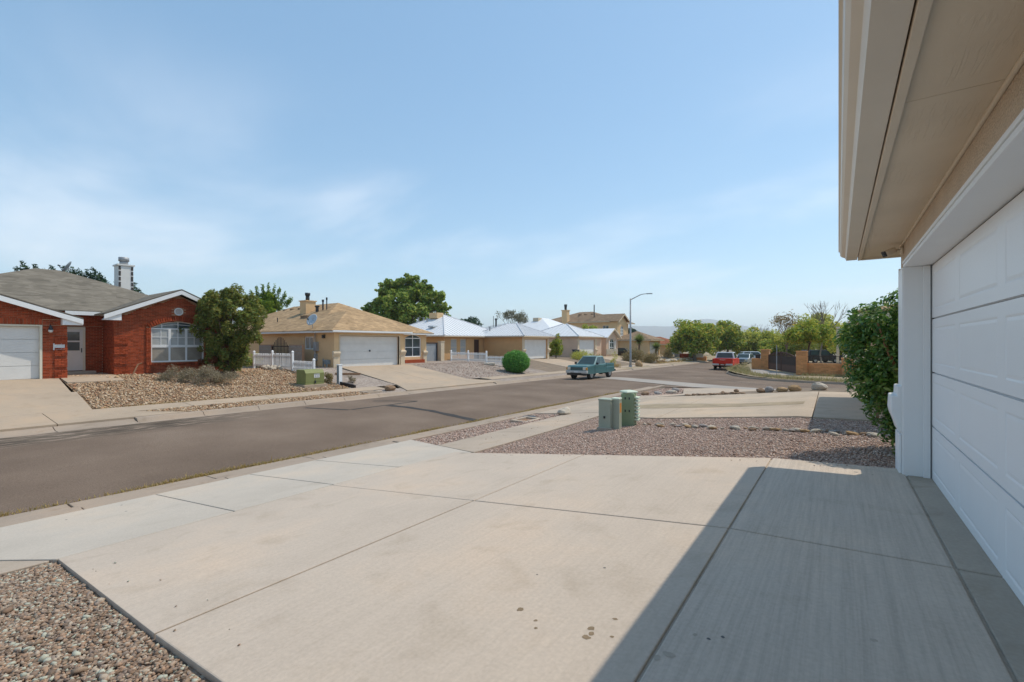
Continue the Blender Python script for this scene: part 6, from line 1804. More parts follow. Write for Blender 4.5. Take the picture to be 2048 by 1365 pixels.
def marker_post():
    z = float(z_far(-21.4, 14.2))
    t = thing('post', 'square dark post with a white cap at the border of the two gravel yards', 'post', (-21.4, 14.2, z))
    m = MB(); m.box(-.10, .10, -.10, .10, -.2, 1.0); m.build('shaft', 'dish_dark', t, bev=.01, local=True)
    m = MB(); m.box(-.12, .12, -.12, .12, 1.0, 1.06); m.build('cap', 'white_paint', t, bev=.01, local=True)
    m = MB(); m.box(.1005, .108, -.095, .095, -.1, .99); m.build('lit_side', 'white_paint', t, local=True)  # white sheet painted as the sunlit side of the dark shaft
    e = thing('garden_edging', 'black edging board running from the dark post to the far sidewalk', 'edging', (-20.9, 14.4, z))
    m = MB(); 
    for i in range(4):
        x0 = -21.3 + i * .25; m.obox((x0 + .12, 14.22 + i * .05, float(z_far(x0, 14.2)) + .05), (.13, .02, -.03), (-.01, .05, 0), (0, 0, .09))
    m.build('board', 'bin_dark', e)
    e = thing('garden_edging', 'weathered timber edging board lying in the grey gravel beside the tan driveway', 'edging', (-23.6, 16.3, -2))
    a = Vector((-23.9, 15.6, float(z_far(-23.9, 15.6)) + .06)); b = Vector((-23.5, 17.0, float(z_far(-23.5, 17.0)) + .06))
    m = MB(); d = (b - a) / 2; m.obox((a + b) / 2, d, Vector((.05, -.01, 0)), (0, 0, .055)); m.build('board', 'wood', e)
marker_post()
def street_lamp():
    z = float(z_far(-19.3, 50.1)) - .05
    t = thing('street_lamp', 'tall grey street lamp with a curved arm over the road', 'street lamp', (-19.3, 50.1, z))
    H = 5.05 - z
    m = MB(); m.tube([(0, 0, 0), (0, 0, 1), (0, 0, H)], [.135, .12, .075], 14); m.build('pole', 'galv', t, True, local=True)
    m = MB(); m.tube([(0, 0, 0), (0, 0, .25)], [.2, .18], 14); m.build('base', 'galv', t, local=True)
    m = MB(); m.tube([(0, 0, H - .15), (.55, .1, H + .12), (1.1, .2, H + .38), (1.45, .26, H + .45), (1.75, .31, H + .46)], [.055, .05, .045, .04, .04], 10); m.build('arm', 'galv', t, True, local=True)
    m = MB(); m.obox((2.05, .36, H + .46), (.33, .06, 0), (-.02, .13, 0), (0, 0, .045)); m.build('lamp_head', 'dish_dark', t, bev=.03, local=True)
street_lamp()
def sign_post():
    z = float(z_corner(-3.9, 40.7))
    t = thing('sign_post', 'thin sign post seen edge on in front of the brown gate', 'sign', (-3.9, 40.7, z))
    m = MB(); m.box(-.025, .025, -.025, .025, -.2, 2.45); m.build('post', 'galv', t, local=True)
    m = MB(); m.obox((0.0, 0.0, 1.98), (-.021, .22, 0), (.016, .0016, 0), (0, 0, .22)); m.build('plate', 'galv', t, local=True)
sign_post()
def bins():
    def b(name, label, loc, rz, m_):
        t = thing(name, label, 'wheelie bin', loc, rz)
        m = MB(); m.hexa([(-.24, -.26, .08), (.24, -.26, .08), (.24, .26, .08), (-.24, .26, .08), (-.31, -.36, 1.0), (.31, -.36, 1.0), (.31, .36, 1.0), (-.31, .36, 1.0)]); m.build('body', m_, t, bev=.03, local=True)
        m = MB(); m.box(-.34, .34, -.39, .39, 1.0, 1.07); m.build('lid', m_, t, bev=.02, local=True)
        for s in (-1, 1):
            m = MB(); m.tube([(s * .28, .28, .11), (s * .33, .28, .11)], .11, 12); m.build('wheel', 'rubber', t, local=True)
    b('wheelie_bin', 'dark blue wheelie bin standing beside the pale garage door', (-27.6, 52.6, float(z_far(-27.6, 52.6))), R(80), 'bin_blue')
    b('wheelie_bin', 'dark brown bin at the kerb in front of the white car', (-9.0, 70.5, float(z_corner(-8, 70))), R(10), 'bin_dark')
bins()
def far_bits():
    t = thing('utility_cabinet', 'tall grey utility cabinet in front of the white garage at the bend', 'utility box', (-23.6, 84, float(z_far(-23.6, 84)) - .1))
    m = MB(); m.box(-.4, .4, -.45, .45, 0, 1.9); m.build('cabinet', 'galv', t, bev=.02, local=True); m = MB(); m.box(-.45, .45, -.5, .5, 1.9, 1.96); m.build('lid', 'galv', t, local=True)
    t = thing('garden_wall', 'dark red wall with a pale panel and a brick pier at the bend of the road', 'wall', (-20.6, 83, -3.2))
    m = MB(); m.box(-23.6, -20.7, 84.0, 84.3, -3.6, -1.95); m.build('wall', 'red_wall', t)
    m = MB(); m.box(-20.69, -18.6, 83.4, 84.0, -3.6, -2.35); m.build('pier', 'brick_wall_tan', t)
    m = MB(); m.box(-20.6, -19.0, 83.32, 83.39, -2.55, -1.6); m.build('panel', 'paper', t)
    t = thing('post', 'pale square post among the yellow green leaves left of the big bush', 'post', (-.05, 55.6, -2.6))
    m = MB(); m.box(-.12, .12, -.12, .12, 0, 4.1); m.build('shaft', 'wall_cream', t, local=True); m = MB(); m.box(-.17, .17, -.17, .17, 4.1, 4.18); m.build('cap', 'wall_white', t, local=True)
    t = thing('standpipe', 'small bent pipe standing against the brick wall of the red house', 'pipe', (-26.4, 7.0, -1.5))
    m = MB(); m.tube([(-26.2, 6.75, -1.55), (-26.45, 7.05, -1.0), (-26.45, 7.2, -.95)], .03, 8); m.build('pipe', 'wood', t)
far_bits()

# ------------------------------------------------------------ rocks
def rocks():
    rg = random.Random(3)
    protos = []
    for k in range(5):
        o = MB().lump((0, 0, 0), (1, .72, .5), 20 + k, .2).build('rock', ['palerock', 'brownrock', 'greyrock', 'palerock', 'ochrerock'][k], None, False)
        protos.append(o)
    pts = [(-3.45, 9.93), (-2.6, 9.62), (-1.72, 9.30), (-.9, 9.08), (-.18, 8.92), (.62, 8.72)]
    n = 40; used = set()
    for i in range(n):
        k = i / (n - 1) * (len(pts) - 1); a = min(int(k), len(pts) - 2); q = k - a
        x = pts[a][0] * (1 - q) + pts[a + 1][0] * q + rg.uniform(-.09, .09); y = pts[a][1] * (1 - q) + pts[a + 1][1] * q + rg.uniform(-.16, .16)
        j = i % 5
        o = protos[j] if j not in used else protos[j].copy()
        if j in used: COL.objects.link(o)
        used.add(j)
        s = rg.uniform(.028, .075)
        o.location = (x, y, float(z_near(x, y)) + s * .2); o.scale = (s * 1.4, s, s); o.rotation_euler = (rg.uniform(-.2, .2), rg.uniform(-.2, .2), rg.uniform(-.7, .7))
        tag(o, 'small rock in the row edging the gravel beside the green pedestals', 'rock', 'rocks edging the near gravel bed')
    def one(label, x, y, r, m, seed, zf=z_near, group=None, jit=.16):
        z = float(zf(x, y))
        o = MB().lump((0, 0, 0), r, seed, jit).build('rock', m, None, False)
        o.location = (x, y, z + r[2] * .55)
        return tag(o, label, 'rock', group)
    one('lumpy pale boulder beside the near meter cover', -6.98, 12.55, (.24, .17, .16), 'palerock', 31)
    G = 'rocks along the far edge of the neighbouring drive'
    one('dark brown rock at the left end of the rock cluster', -2.25, 18.3, (.13, .11, .10), 'brownrock', 32, group=G)
    one('grey rock with a pale top beside the dark brown rock', -2.0, 18.35, (.18, .12, .12), 'greyrock', 33, group=G)
    one('long ochre rock in the middle of the rock cluster', -1.62, 18.3, (.20, .12, .09), 'ochrerock', 34, group=G)
    one('tall ochre rock at the right end of the rock cluster', -1.22, 18.25, (.20, .12, .12), 'ochrerock', 35, group=G)
    one('big whitish boulder standing alone right of the rock cluster', -.52, 18.35, (.25, .17, .15), 'palerock', 36, group=G, jit=.1)
    one('tiny dark stone near the middle of the drive edge', -3.15, 19.0, (.10, .08, .08), 'brownrock', 37, group=G)
    one('tiny dark stone left of the rock cluster', -3.5, 18.4, (.09, .07, .06), 'brownrock', 38, group=G)
    for i in range(16):
        x = -4.75 + i * .13; o = one('low brown stone in the line edging the neighbouring drive', x, 18.25 - .02 * i + rg.uniform(-.05, .05), (rg.uniform(.09, .15), .07, rg.uniform(.035, .06)), 'brownrock', 60 + i % 3, group='low stones edging the neighbouring drive')
    G = 'rocks behind the near kerb by the corner'
    one('brown rock nearest the green pedestals behind the kerb', -7.45, 21.2, (.2, .15, .13), 'brownrock', 41, group=G)
    one('grey rock between the brown and the pale rock behind the kerb', -7.25, 22.5, (.22, .16, .12), 'greyrock', 42, group=G)
    one('wide pale rock at the kerb before the corner', -7.05, 24.0, (.28, .18, .13), 'palerock', 43, group=G)
    one('pale grey rock last in line before the corner', -7.2, 25.2, (.22, .17, .14), 'greyrock', 44, group=G)
    one('dark rounded rock beside the far meter cover', -18.75, 15.35, (.34, .22, .2), 'brownrock', 45, z_far)
    one('yellowish boulder at the foot of the street lamp', -19.2, 52.4, (.45, .4, .42), 'ochrerock', 46, z_far)
    one('flat pale rock below the second picket fence', -24.6, 30.9, (.55, .22, .16), 'palerock', 47, z_far)
    first = {}
    for i in range(22):
        y = 61.5 + i * .95 + rg.uniform(-.2, .2); x = -20.7 + rg.uniform(-.35, .35)
        r = (rg.uniform(.3, .55), rg.uniform(.25, .4), rg.uniform(.22, .36))
        j = i % 3
        if j in first: o = first[j].copy(); COL.objects.link(o)
        else: first[j] = o = MB().lump((0, 0, 0), (.45, .33, .3), 80 + j, .18).build('rock', ['palerock', 'ochrerock', 'palerock'][j], None)
        o.location = (x, y, float(z_far(x, y)) + .12); o.rotation_euler = (0, 0, rg.uniform(0, 6))
        tag(o, 'pale boulder in the row along the far sidewalk past the street lamp', 'rock', 'pale boulders along the far sidewalk')
    for i in range(9):
        z0 = z_far
        x, y = (-26.6 + rg.uniform(-1.2, .4), 13.2 + rg.uniform(-.4, .5))
        o = one('pale stone in the heap behind the juniper tree', x, y, (rg.uniform(.14, .24), .16, .14), 'palerock', 90 + i % 4, z_far, 'pale stones heaped behind the juniper')
rocks()

# stains on our driveway
for x, y, rx, ry, m, s in ((-1.43, 2.07, .020, .022, 'stain', 1), (-1.29, 2.01, .011, .010, 'stain', 2), (-1.25, 1.95, .010, .010, 'stain', 3), (-1.0, 2.07, .022, .016, 'stain', 4), (-.99, 1.99, .024, .017, 'stain', 5), (-.98, 2.03, .014, .018, 'stain', 6), (-.88, 2.05, .012, .009, 'stain', 7), (-.93, 2.2, .014, .010, 'stain', 8), (-1.23, 2.74, .010, .008, 'dark_stain', 9), (-1.58, 2.48, .007, .006, 'dark_stain', 10),
                         (-.55, 2.25, .011, .012, 'threshold_concrete', 11), (-.49, 2.25, .010, .009, 'dark_stain', 12), (-.44, 2.30, .009, .010, 'dark_stain', 13), (-.61, 2.04, .028, .020, 'threshold_concrete', 14), (-.645, 1.99, .016, .020, 'threshold_concrete', 15), (.13, 2.64, .018, .014, 'threshold_concrete', 16),
                         (.15, 6.11, .020, .014, 'dark_stain', 17), (.29, 6.06, .010, .008, 'dark_stain', 18), (-8.2, 2.0, .020, .016, 'dark_stain', 19), (-8.0, 1.4, .016, .014, 'dark_stain', 20), (-7.6, 1.9, .018, .014, 'dark_stain', 21)):
    spot(x, y, rx, ry, m, s)
# ------------------------------------------------------------ plants
def laurel():
    t = thing('laurel_bush', 'big glossy green bush leaning out from behind the white garage corner', 'bush', (.75, 7.5, -1.45))
    st = MB()
    base = (.78, 7.45, -1.5)
    for pts, r in (([base, (.76, 7.4, -1.0), (.66, 7.35, -.55), (.50, 7.3, -.1), (.40, 7.35, .25)], .028), ([(.84, 7.5, -1.5), (.80, 7.4, -.9), (.74, 7.25, -.45), (.73, 7.2, -.05), (.66, 7.2, .3)], .03),
                   ([(.80, 7.5, -1.5), (.66, 7.45, -.9), (.45, 7.5, -.5), (.22, 7.55, -.2)], .024), ([(.9, 7.6, -1.5), (1.0, 7.6, -.8), (1.05, 7.6, .1), (1.0, 7.5, .5)], .03), ([(.7, 7.35, -.55), (.55, 7.25, -.3), (.45, 7.2, .0)], .016)):
        st.tube(pts, [r * (1 - .6 * i / (len(pts) - 1)) for i in range(len(pts))], 7)
    st.build('trunk', 'redbark', t, True)
    cl = [((.58, 7.55, .22), .40), ((.40, 7.6, -.08), .36), ((.95, 7.55, .33), .40), ((.52, 7.45, -.42), .34), ((.68, 7.4, -.80), .25), ((.76, 7.38, -1.12), .15), ((.33, 7.85, .10), .30), ((.95, 7.8, .0), .55), ((.95, 8.1, -.4), .5),
          ((1.3, 7.6, .3), .45), ((1.35, 7.7, -.5), .55), ((.80, 7.42, -.55), .25), ((.78, 7.45, -1.3), .12), ((.30, 7.7, .28), .24), ((.72, 7.5, .50), .25), ((.28, 7.55, -.30), .24), ((.45, 7.35, -.62), .22), ((.60, 7.3, -.95), .17), ((.72, 7.3, -1.22), .12), ((.62, 7.35, -.2), .35), ((.55, 7.9, -.6), .38), ((.80, 7.7, -.95), .30), ((.95, 7.6, -.8), .35), ((.9, 7.5, -1.15), .2), ((.15, 7.6, .05), .2), ((.32, 7.5, -.50), .27), ((.48, 7.45, -.85), .23), ((.58, 7.4, -1.12), .18), ((.67, 7.4, -1.33), .13), ((.72, 7.5, -1.05), .25)]
    leaves('foliage', t, cl, 21000, .064, 'leaf_laurel', .42, .55, .45, .6)
laurel()

def juniper():
    b = (-25.55, 10.5, float(z_far(-25.55, 10.5)))
    t = thing('juniper_tree', 'bushy olive green juniper tree in front of the brick house window', 'tree', b)
    c = Vector((-25.55, 10.5, .85)); Rv = Vector((.8125, .583, 0)); Fv = Vector((-.583, .8125, 0))
    rg = random.Random(8); cl = []
    for i in range(150):
        zz = rg.uniform(-2.05, 1.78)
        k = (zz + 1.7) / 3.65
        w = (1.75 * math.sin(min(1, k * 1.7 + .34) * 1.57) if k < .4 else 1.9 * (1 - ((k - .4) / .6) ** 1.5) + .22)
        a = rg.uniform(0, 6.283); q = math.sqrt(rg.random()) * rg.uniform(.75, 1.08)
        q = min(q, .98)
        p = c + Rv * (w * q * math.cos(a) * 1.15 + .04) + Fv * (min(w, 1.35) * q * math.sin(a) * .85) + Vector((0, 0, zz))
        s = rg.uniform(.14, .34); cl.append((tuple(p), (s, s, s * 1.3)))
    tm = MB()
    for pts, r in (([b, (-25.5, 10.5, -1.0), (-25.7, 10.6, -.2), (-25.6, 10.5, 1.2), (-25.5, 10.5, 2.4)], .13), ([(-25.45, 10.55, -1.6), (-25.0, 10.75, -1.0), (-24.7, 11, -.2), (-24.5, 11.1, .6)], .09), ([(-25.6, 10.45, -1.5), (-26.1, 10.1, -.8), (-26.4, 9.9, .2)], .08)):
        tm.tube(pts, [r * (1 - .65 * i / (len(pts) - 1)) for i in range(len(pts))], 8)
    for i in range(30):
        e = Vector(rg.choice(cl)[0]); s = Vector((-25.6, 10.5, rg.uniform(-.8, 1.6))); tm.tube([s, s * .4 + e * .6 + Vector((0, 0, -.1)), e], [.035, .025, .01], 5)
    tm.build('trunk', 'bark', t, True)
    leaves('crown', t, cl, 20000, .17, 'leaf_juniper', .34, .45, .35, .5)
    dead = [((-25.65, 9.9, -.55), .22), ((-25.2, 10.2, -.25), .2), ((-25.5, 9.8, -.85), .2), ((-26.3, 9.6, -.95), .18)]
    leaves('dead_foliage', t, dead, 700, .13, 'leaf_dead', .35, .3)
juniper()

def shrub_row():
    # sage shrub under the juniper
    z = float(z_far(-23.9, 8.5))
    t = thing('sage_shrub', 'low grey brown sage shrub spreading over the river stones below the juniper', 'shrub', (-23.9, 8.5, z))
    cl = []; rg = random.Random(5)
    for i in range(34):
        u = rg.uniform(-1.45, 1.5); w = rg.uniform(-.55, .55); hgt = .52 * (1 - (u / 1.7) ** 2) + .18
        p = (-23.9 + .8125 * u - .583 * w, 8.5 + .583 * u + .8125 * w, z + rg.uniform(.1, hgt)); s = rg.uniform(.18, .30); cl.append((p, (s, s, s)))
    st = MB()
    for i in range(40):
        e = rg.choice(cl)[0]; st.tube([(-23.9 + rg.uniform(-.5, .5), 8.5 + rg.uniform(-.4, .4), z - .05), e], [.014, .005], 4)
    st.build('stem', 'greybark', t)
    leaves('foliage', t, cl, 9000, .10, 'leaf_sage', .16, .1, .2, .3)
    # round clipped bush
    z = float(z_far(-21.2, 30.1))
    t = thing('round_bush', 'round clipped bright green bush at the end of the second picket fence', 'bush', (-21.2, 30.1, z))
    MB().tube([(-21.2, 30.1, z - .1), (-21.2, 30.1, z + .7)], .1, 7).build('stem', 'greybark', t)
    cl = [((-21.2, 30.1, z + .82), (1.08, 1.08, .88)), ((-21.2, 30.1, z + .82), (.95, .95, .78))]
    rg2 = random.Random(2)
    for i in range(26):
        a = rg2.uniform(0, 6.3); e = rg2.uniform(-.5, 1.4); cl.append(((-21.2 + .93 * math.cos(a) * math.cos(e), 30.1 + .93 * math.sin(a) * math.cos(e), z + .82 + .76 * math.sin(e)), .2))
    leaves('foliage', t, cl[2:], 9000, .13, 'leaf_round', .3, .5, .3, .6)
    leaves('foliage', t, cl[:2], 15000, .13, 'leaf_round', .3, .80, .3, .6)
    leaves('sprigs', t, [((-21.2, 30.1, z + .84), (1.17, 1.17, .97))], 1300, .14, 'leaf_round', .25, .88, .3, .4)
    # dead brown shrub right of the transformer, small plants near it
    def small(name, label, x, y, r, m, n, ls, zf=z_far, hh=.6, nb=12, asp=.3, cat='shrub', group=None):
        z = float(zf(x, y)); t = thing(name, label, cat, (x, y, z), 0, group); rg = random.Random(int(x * 50 + y * 9)); cl = []
        for i in range(nb):
            a = rg.uniform(0, 6.3); q = math.sqrt(rg.random()); h = rg.uniform(.12, 1)
            cl.append(((x + r * q * math.cos(a) * .7, y + r * q * math.sin(a) * .7, z + hh * h * (1 - .5 * q)), r * rg.uniform(.28, .45)))
        st = MB()
        for i in range(8): st.tube([(x + rg.uniform(-.1, .1) * r, y + rg.uniform(-.1, .1) * r, z - .05), rg.choice(cl)[0]], [.02, .006], 4)
        st.build('stem', 'greybark', t); leaves('foliage', t, cl, n, ls, m, asp, .3, .25, .4)
        return t
    small('dead_shrub', 'dark brown withered shrub beside the olive transformer box', -22.1, 14.0, .42, 'leaf_brown', 900, .09, hh=.55)
    small('small_plant', 'small grey green plant right of the dark post', -21.6, 15.1, .28, 'leaf_sage', 300, .09, hh=.5)
    small('yellow_shrub', 'sprawling yellow green shrub in front of the blue bin', -25.2, 49.6, 1.5, 'leaf_yellow', 2600, .16, hh=1.15, nb=26)
    small('yellow_shrub', 'low yellow brown grass clump right of the blue bin', -24.6, 52.2, 1.2, 'weed', 1500, .2, hh=.6, nb=18, asp=.15)
    small('vine_shrub', 'tall leafy green climber between the silver roofed garage and the pale house', -28.2, 48.6, 1.0, 'leaf_elm', 3000, .2, hh=3.5, nb=34, asp=.45)
    small('brown_shrub', 'large dark brown green shrub behind the street lamp', -22.3, 58.6, 1.7, 'leaf_brown', 5200, .16, hh=1.95, nb=40)
    small('brown_shrub', 'brown shrub right of the street lamp pole below the yucca', -20.9, 61.2, 1.5, 'leaf_brown', 3600, .16, hh=1.5, nb=30)
    small('grass_clump', 'pale tan ornamental grass clump in front of the red tiled house', -23.4, 77.5, 1.3, 'weed', 1800, .32, hh=1.4, nb=20, asp=.1)
    small('grass_clump', 'dry yellow grass in the bed behind the teal pickup', -19.9, 42.6 + 4.6, .8, 'weed', 700, .2, hh=.5, nb=12, asp=.12)
    small('small_tree', 'thin yellow green sapling behind the teal pickup', -21.5, 50.6, .55, 'leaf_yellow', 420, .13, hh=2.2, nb=12)
    small('hedge_ball', 'round green shrub on the red wall at the bend', -21.2, 84.5, 1.0, 'leaf_round', 1600, .2, hh=2.1, nb=22)
    small('low_shrub', 'green shrub at the left end of the front yard border by the tan house gate', -33.2, 15.2, .7, 'leaf_elm', 800, .14, hh=1.2, nb=16)
    for i, (x, y, s) in enumerate(((-8.0, 49.5, .8), (-7.6, 47.0, .6), (-8.2, 52.5, .9), (-7.2, 54.5, .8), (-6.6, 44.8, .5))):
        small('dry_bush', 'pale dry weed tuft on the corner in front of the brown gate', x, y, s, 'weed_pale', 700, .16, z_corner, .75, 12, .1, group='dry weeds on the corner by the gate')
shrub_row()

def yucca(x, y, z, h, r, label, n=700):
    t = thing('yucca_plant', label, 'yucca', (x, y, z))
    MB().tube([(x, y, z - .2), (x, y, z + h * .55), (x + .05, y, z + h)], [.2, .16, .14], 8).build('trunk', 'bark', t)
    k = n; d = RNG.normal(0, 1, (k, 3)); d[:, 2] = np.abs(d[:, 2]) * .9 - .35; d /= np.linalg.norm(d, axis=1)[:, None]
    c = np.array([x, y, z + h]); s = np.cross(d, np.array([0, 0, 1.0])); s /= np.linalg.norm(s, axis=1)[:, None] + 1e-6
    L = r * RNG.uniform(.75, 1.1, (k, 1)); w = .045
    V = np.stack([c + d * .1 - s * w, c + d * .1 + s * w, c + d * L], 1)
    fastmesh('fronds', V.reshape(-1, 3), np.arange(k * 3).reshape(k, 3), 'leaf_yucca', t, 'stuff')
yucca(-24.2, 66.3, -2.6, 2.85, 1.35, 'tall spiky yucca above the brown shrubs right of the street lamp')
yucca(-23.2, 71.0, -2.75, 2.0, 1.1, 'smaller spiky yucca right of the tall one')

# trees
G = 'trees at the end of the street'
def big_tree():
    b = (-47.9, 42.0, -1.9)
    t = thing('mulberry_tree', 'large broad green tree rising behind the tan and silver roofs', 'tree', b)
    rg = random.Random(12); cl = []
    Rv = Vector((.8125, .583, 0)); Fv = Vector((-.583, .8125, 0)); c0 = Vector((-47.9, 42.0, 4.6))
    lobes = [(0, 0, 2.2, 2.1), (-2.2, .3, 2.6, 1.7), (1.7, -.2, 2.9, 1.7), (-3.7, .2, .6, 1.9), (3.6, 0, .6, 2.0), (-4.3, -.3, -1.2, 1.6), (4.6, .2, -1.1, 1.5), (0, -1.8, 0, 2.6), (-2, -1.5, -.5, 2.3), (2.4, -1.5, -.4, 2.2), (.4, .5, 3.6, 1.2), (-1.2, 0, 3.4, 1.1), (2.9, 0, 2.0, 1.3), (-3.2, 0, 2.3, 1.2), (0, 0, -1.8, 2.6), (-5.1, 0, .0, .9), (5.3, 0, .1, .8)]
    for u, w, zz, r in lobes:
        p = c0 + Rv * u + Fv * w + Vector((0, 0, zz))
        cl.append((tuple(p), (r * .6, r * .6, r * .55)))
        for i in range(11):
            d = Vector((rg.gauss(0, 1), rg.gauss(0, 1), rg.gauss(0, 1))).normalized() * r * rg.uniform(.55, .95)
            s = rg.uniform(.45, .85) * r * .45
            cl.append((tuple(p + d), (s, s, s * .75)))
    m = trunk_mb(b, (-47.9, 42, 5.5), .38, .14, cl, 30, 3, lr=.4); m.build('trunk', 'greybark', t, True)
    leaves('crown', t, cl, 26000, .34, 'leaf_mulberry', .75, .3, .55, .35)
big_tree()
tree('heaven_tree', 'feathery bright green tree behind the left end of the tan roof', 'tree', (-50.0, 24.35, -1.5), 5.2, (2.1, 2.1, 2.0), 44, .55, 8500, .28, 'leaf_bright', 'greybark', .16, 21, None, .28, 16, .25,
     [((-50 + .81 * (u + j * .1 * u), 24.35 + .58 * (u + j * .1 * u), 3.5 + h * (.55 + .15 * j)), (.3 - .055 * j, .3 - .055 * j, .4)) for u, h in ((-2.2, 1.0), (-1.75, 1.5), (-1.3, 1.9), (-.8, 2.3), (-.3, 2.5), (.2, 2.6), (.7, 2.5), (1.1, 2.2), (1.6, 1.7), (2.1, 1.2)) for j in range(4)])
def conifers():
    t = thing('pine_tree', 'dark conifer tips showing above the grey roof of the brick house', 'tree', (-50.5, 8.2, -1.5))
    cl = []; rg = random.Random(9)
    for u, zt in ((-3.7, 5.3), (-3.1, 5.9), (-2.6, 6.35), (-2.3, 5.9), (-1.6, 6.1), (-1.0, 5.8), (-.3, 6.0), (.7, 6.0), (1.3, 5.9), (1.9, 5.75), (2.5, 5.7), (3.0, 5.85), (3.5, 5.5), (4.9, 5.0), (5.4, 5.15), (6.2, 4.7)):
        for k in range(6):
            f = k / 5; cl.append(((-50.5 + .8125 * (u + f * .5 * (1 if u > 0 else .8)), 8.2 + .583 * (u + f * .5), zt - f * 1.1), (.16 + f * .32, .16 + f * .32, .16 + f * .12)))
    MB().tube([(-50.5, 8.2, -2), (-50.5, 8.2, 5.8)], [.3, .05], 8).build('trunk', 'bark', t)
    leaves('crown', t, cl, 4200, .26, 'leaf_dark', .3, .2, .2, .3)
conifers()
def bare_tree(name, label, base, h, spread, n, m='greybark', seed=1, lf=None, ln=0, r0=.09):
    t = thing(name, label, 'tree', base); rg = random.Random(seed); mb = MB(); ends = []
    def grow(p, d, L, r, lev):
        q = p + d * L; mid = p + d * L * .5 + Vector((rg.uniform(-1, 1), rg.uniform(-1, 1), rg.uniform(-.3, .6))) * L * .08
        mb.tube([p, mid, q], [r, r * .8, r * .6], 5 if lev < 2 else 4, cap=False)
        if lev >= 4: ends.append(q); return
        for k in range(rg.choice((2, 3, 3)) if lev else n):
            dd = (d + Vector((rg.uniform(-1, 1), rg.uniform(-1, 1), rg.uniform(-.35, .7))) * spread).normalized(); grow(q, dd, L * rg.uniform(.55, .8), r * .58, lev + 1)
    grow(Vector(base), Vector((0, 0, 1)), h * .36, r0, 0)
    mb.build('branches', m, t)
    if lf: leaves('crown', t, [(tuple(e), (.55, .55, .45)) for e in ends], ln, .22, lf, .5, .1)
bare_tree('poplar_tree', 'sparse grey leaved tree behind the silver roofs', (-43.3, 61.2, -1.6), 6.6, .55, 6, 'greybark', 4, 'leaf_grey', 2400, .13)
tree('low_tree', 'dark low tree line of leaves behind the ribbed silver roof', 'tree', (-46.0, 52.5, -1.6), 4.3, (2.6, 2.6, 1.2), 14, .8, 1600, .35, 'leaf_dark', seed=31)
tree('backyard_tree', 'dark green tree in front of the two storey house', 'tree', (-34.4, 71.5, -2.2), 4.3, (1.9, 1.9, 1.25), 22, .55, 3000, .24, 'leaf_elm', seed=33)
tree('street_tree', 'big round dark green tree right of the mountain view', 'tree', (-19.6, 80, -3.2), 3.75, (4.1, 4.0, 4.0), 95, 1.15, 17000, .36, 'leaf_elm', 'greybark', .28, 41, G, .6)
tree('street_tree', 'green tree with a pointed top standing behind the red pickup', 'tree', (-16.4, 90, -3.3), 3.7, (2.9, 2.6, 4.0), 70, 1.0, 9500, .34, 'leaf_elm', 'greybark', .22, 42, G, .6)
tree('street_tree', 'lower yellow green tree between the pickup and the white car', 'tree', (-13.6, 95, -3.3), 2.6, (3.4, 3.0, 2.8), 60, .95, 8500, .34, 'leaf_yellow', 'greybark', .2, 43, G, .6)
tree('street_tree', 'yellow green tree above the white car', 'tree', (-10.0, 93, -3.2), 2.5, (3.0, 2.6, 3.0), 56, .9, 8000, .34, 'leaf_yellow', 'greybark', .2, 44, G, .6)
tree('street_tree', 'dark low tree behind the far pillar of the brown gate', 'tree', (-8.2, 88, -3.1), 1.6, (3.2, 2.6, 2.0), 40, .8, 5200, .32, 'leaf_elm', 'greybark', .2, 45, G, .6)
tree('street_tree', 'green tree filling the gap left of the red wall', 'tree', (-24.5, 99, -3.3), 3.4, (3.8, 3.6, 3.6), 60, 1.1, 8000, .38, 'leaf_elm', 'greybark', .25, 46, G, .6)
tree('street_tree', 'olive tree mass behind the silver car', 'tree', (-13.4, 104, -3.3), 3.0, (5.2, 3.5, 3.2), 60, 1.1, 8000, .4, 'leaf_elm', 'greybark', .25, 47, G, .6)
tree('wall_tree', 'umbrella shaped dark green tree over the tan brick wall', 'tree', (-2.15, 48.2, -2.6), 3.2, (2.3, 2.2, 1.35), 60, .6, 11000, .20, 'leaf_elm', 'bark', .10, 51, None, .5)
tree('yellow_tree', 'yellow green tree behind the umbrella shaped tree', 'tree', (-2.3, 85, -2.9), 4.2, (4.8, 3.2, 3.4), 60, 1.15, 9000, .36, 'leaf_yellow', 'greybark', .16, 52, None, .5)
tree('yellow_tree', 'yellow green shrubby tree left of the big laurel bush', 'tree', (1.6, 78, -2.7), 2.8, (2.9, 2.5, 3.0), 44, .95, 6500, .32, 'leaf_yellow', 'greybark', .12, 53, None, .5)
tree('backyard_tree', 'tall green tree partly hidden by the big laurel bush', 'tree', (3.0, 70, -2.6), 3.9, (2.6, 2.6, 2.4), 30, .8, 3400, .3, 'leaf_elm', 'greybark', .18, 54, None, .5)
bare_tree('bare_tree', 'leafless grey tree above the yellow green foliage', (-1.5, 60.5, -2.6), 6.8, .5, 6, 'greybark', 14, None, 0, .10)
bare_tree('bare_tree', 'sparse brownish tree with bare upper twigs left of the umbrella shaped tree', (-4.5, 56.5, -2.6), 5.4, .6, 7, 'bark', 17, 'leaf_brown', 500, .09)
bare_tree('bare_tree', 'faint leafless tree beyond the yellow green trees', (-13.0, 108, -3.3), 7.6, .5, 6, 'greybark', 19, None, 0, .12)
tree('low_tree', 'dark conifer behind the red roofs left of the big street tree', 'tree', (-30.5, 112, -3.4), 4.3, (1.8, 1.8, 1.6), 14, .6, 1200, .35, 'leaf_dark', seed=36)
tree('low_tree', 'dark tree beside the gable of the two storey house', 'tree', (-36.5, 93.5, -2.6), 4.3, (2.2, 2.2, 2.2), 18, .7, 1800, .35, 'leaf_dark', seed=37)

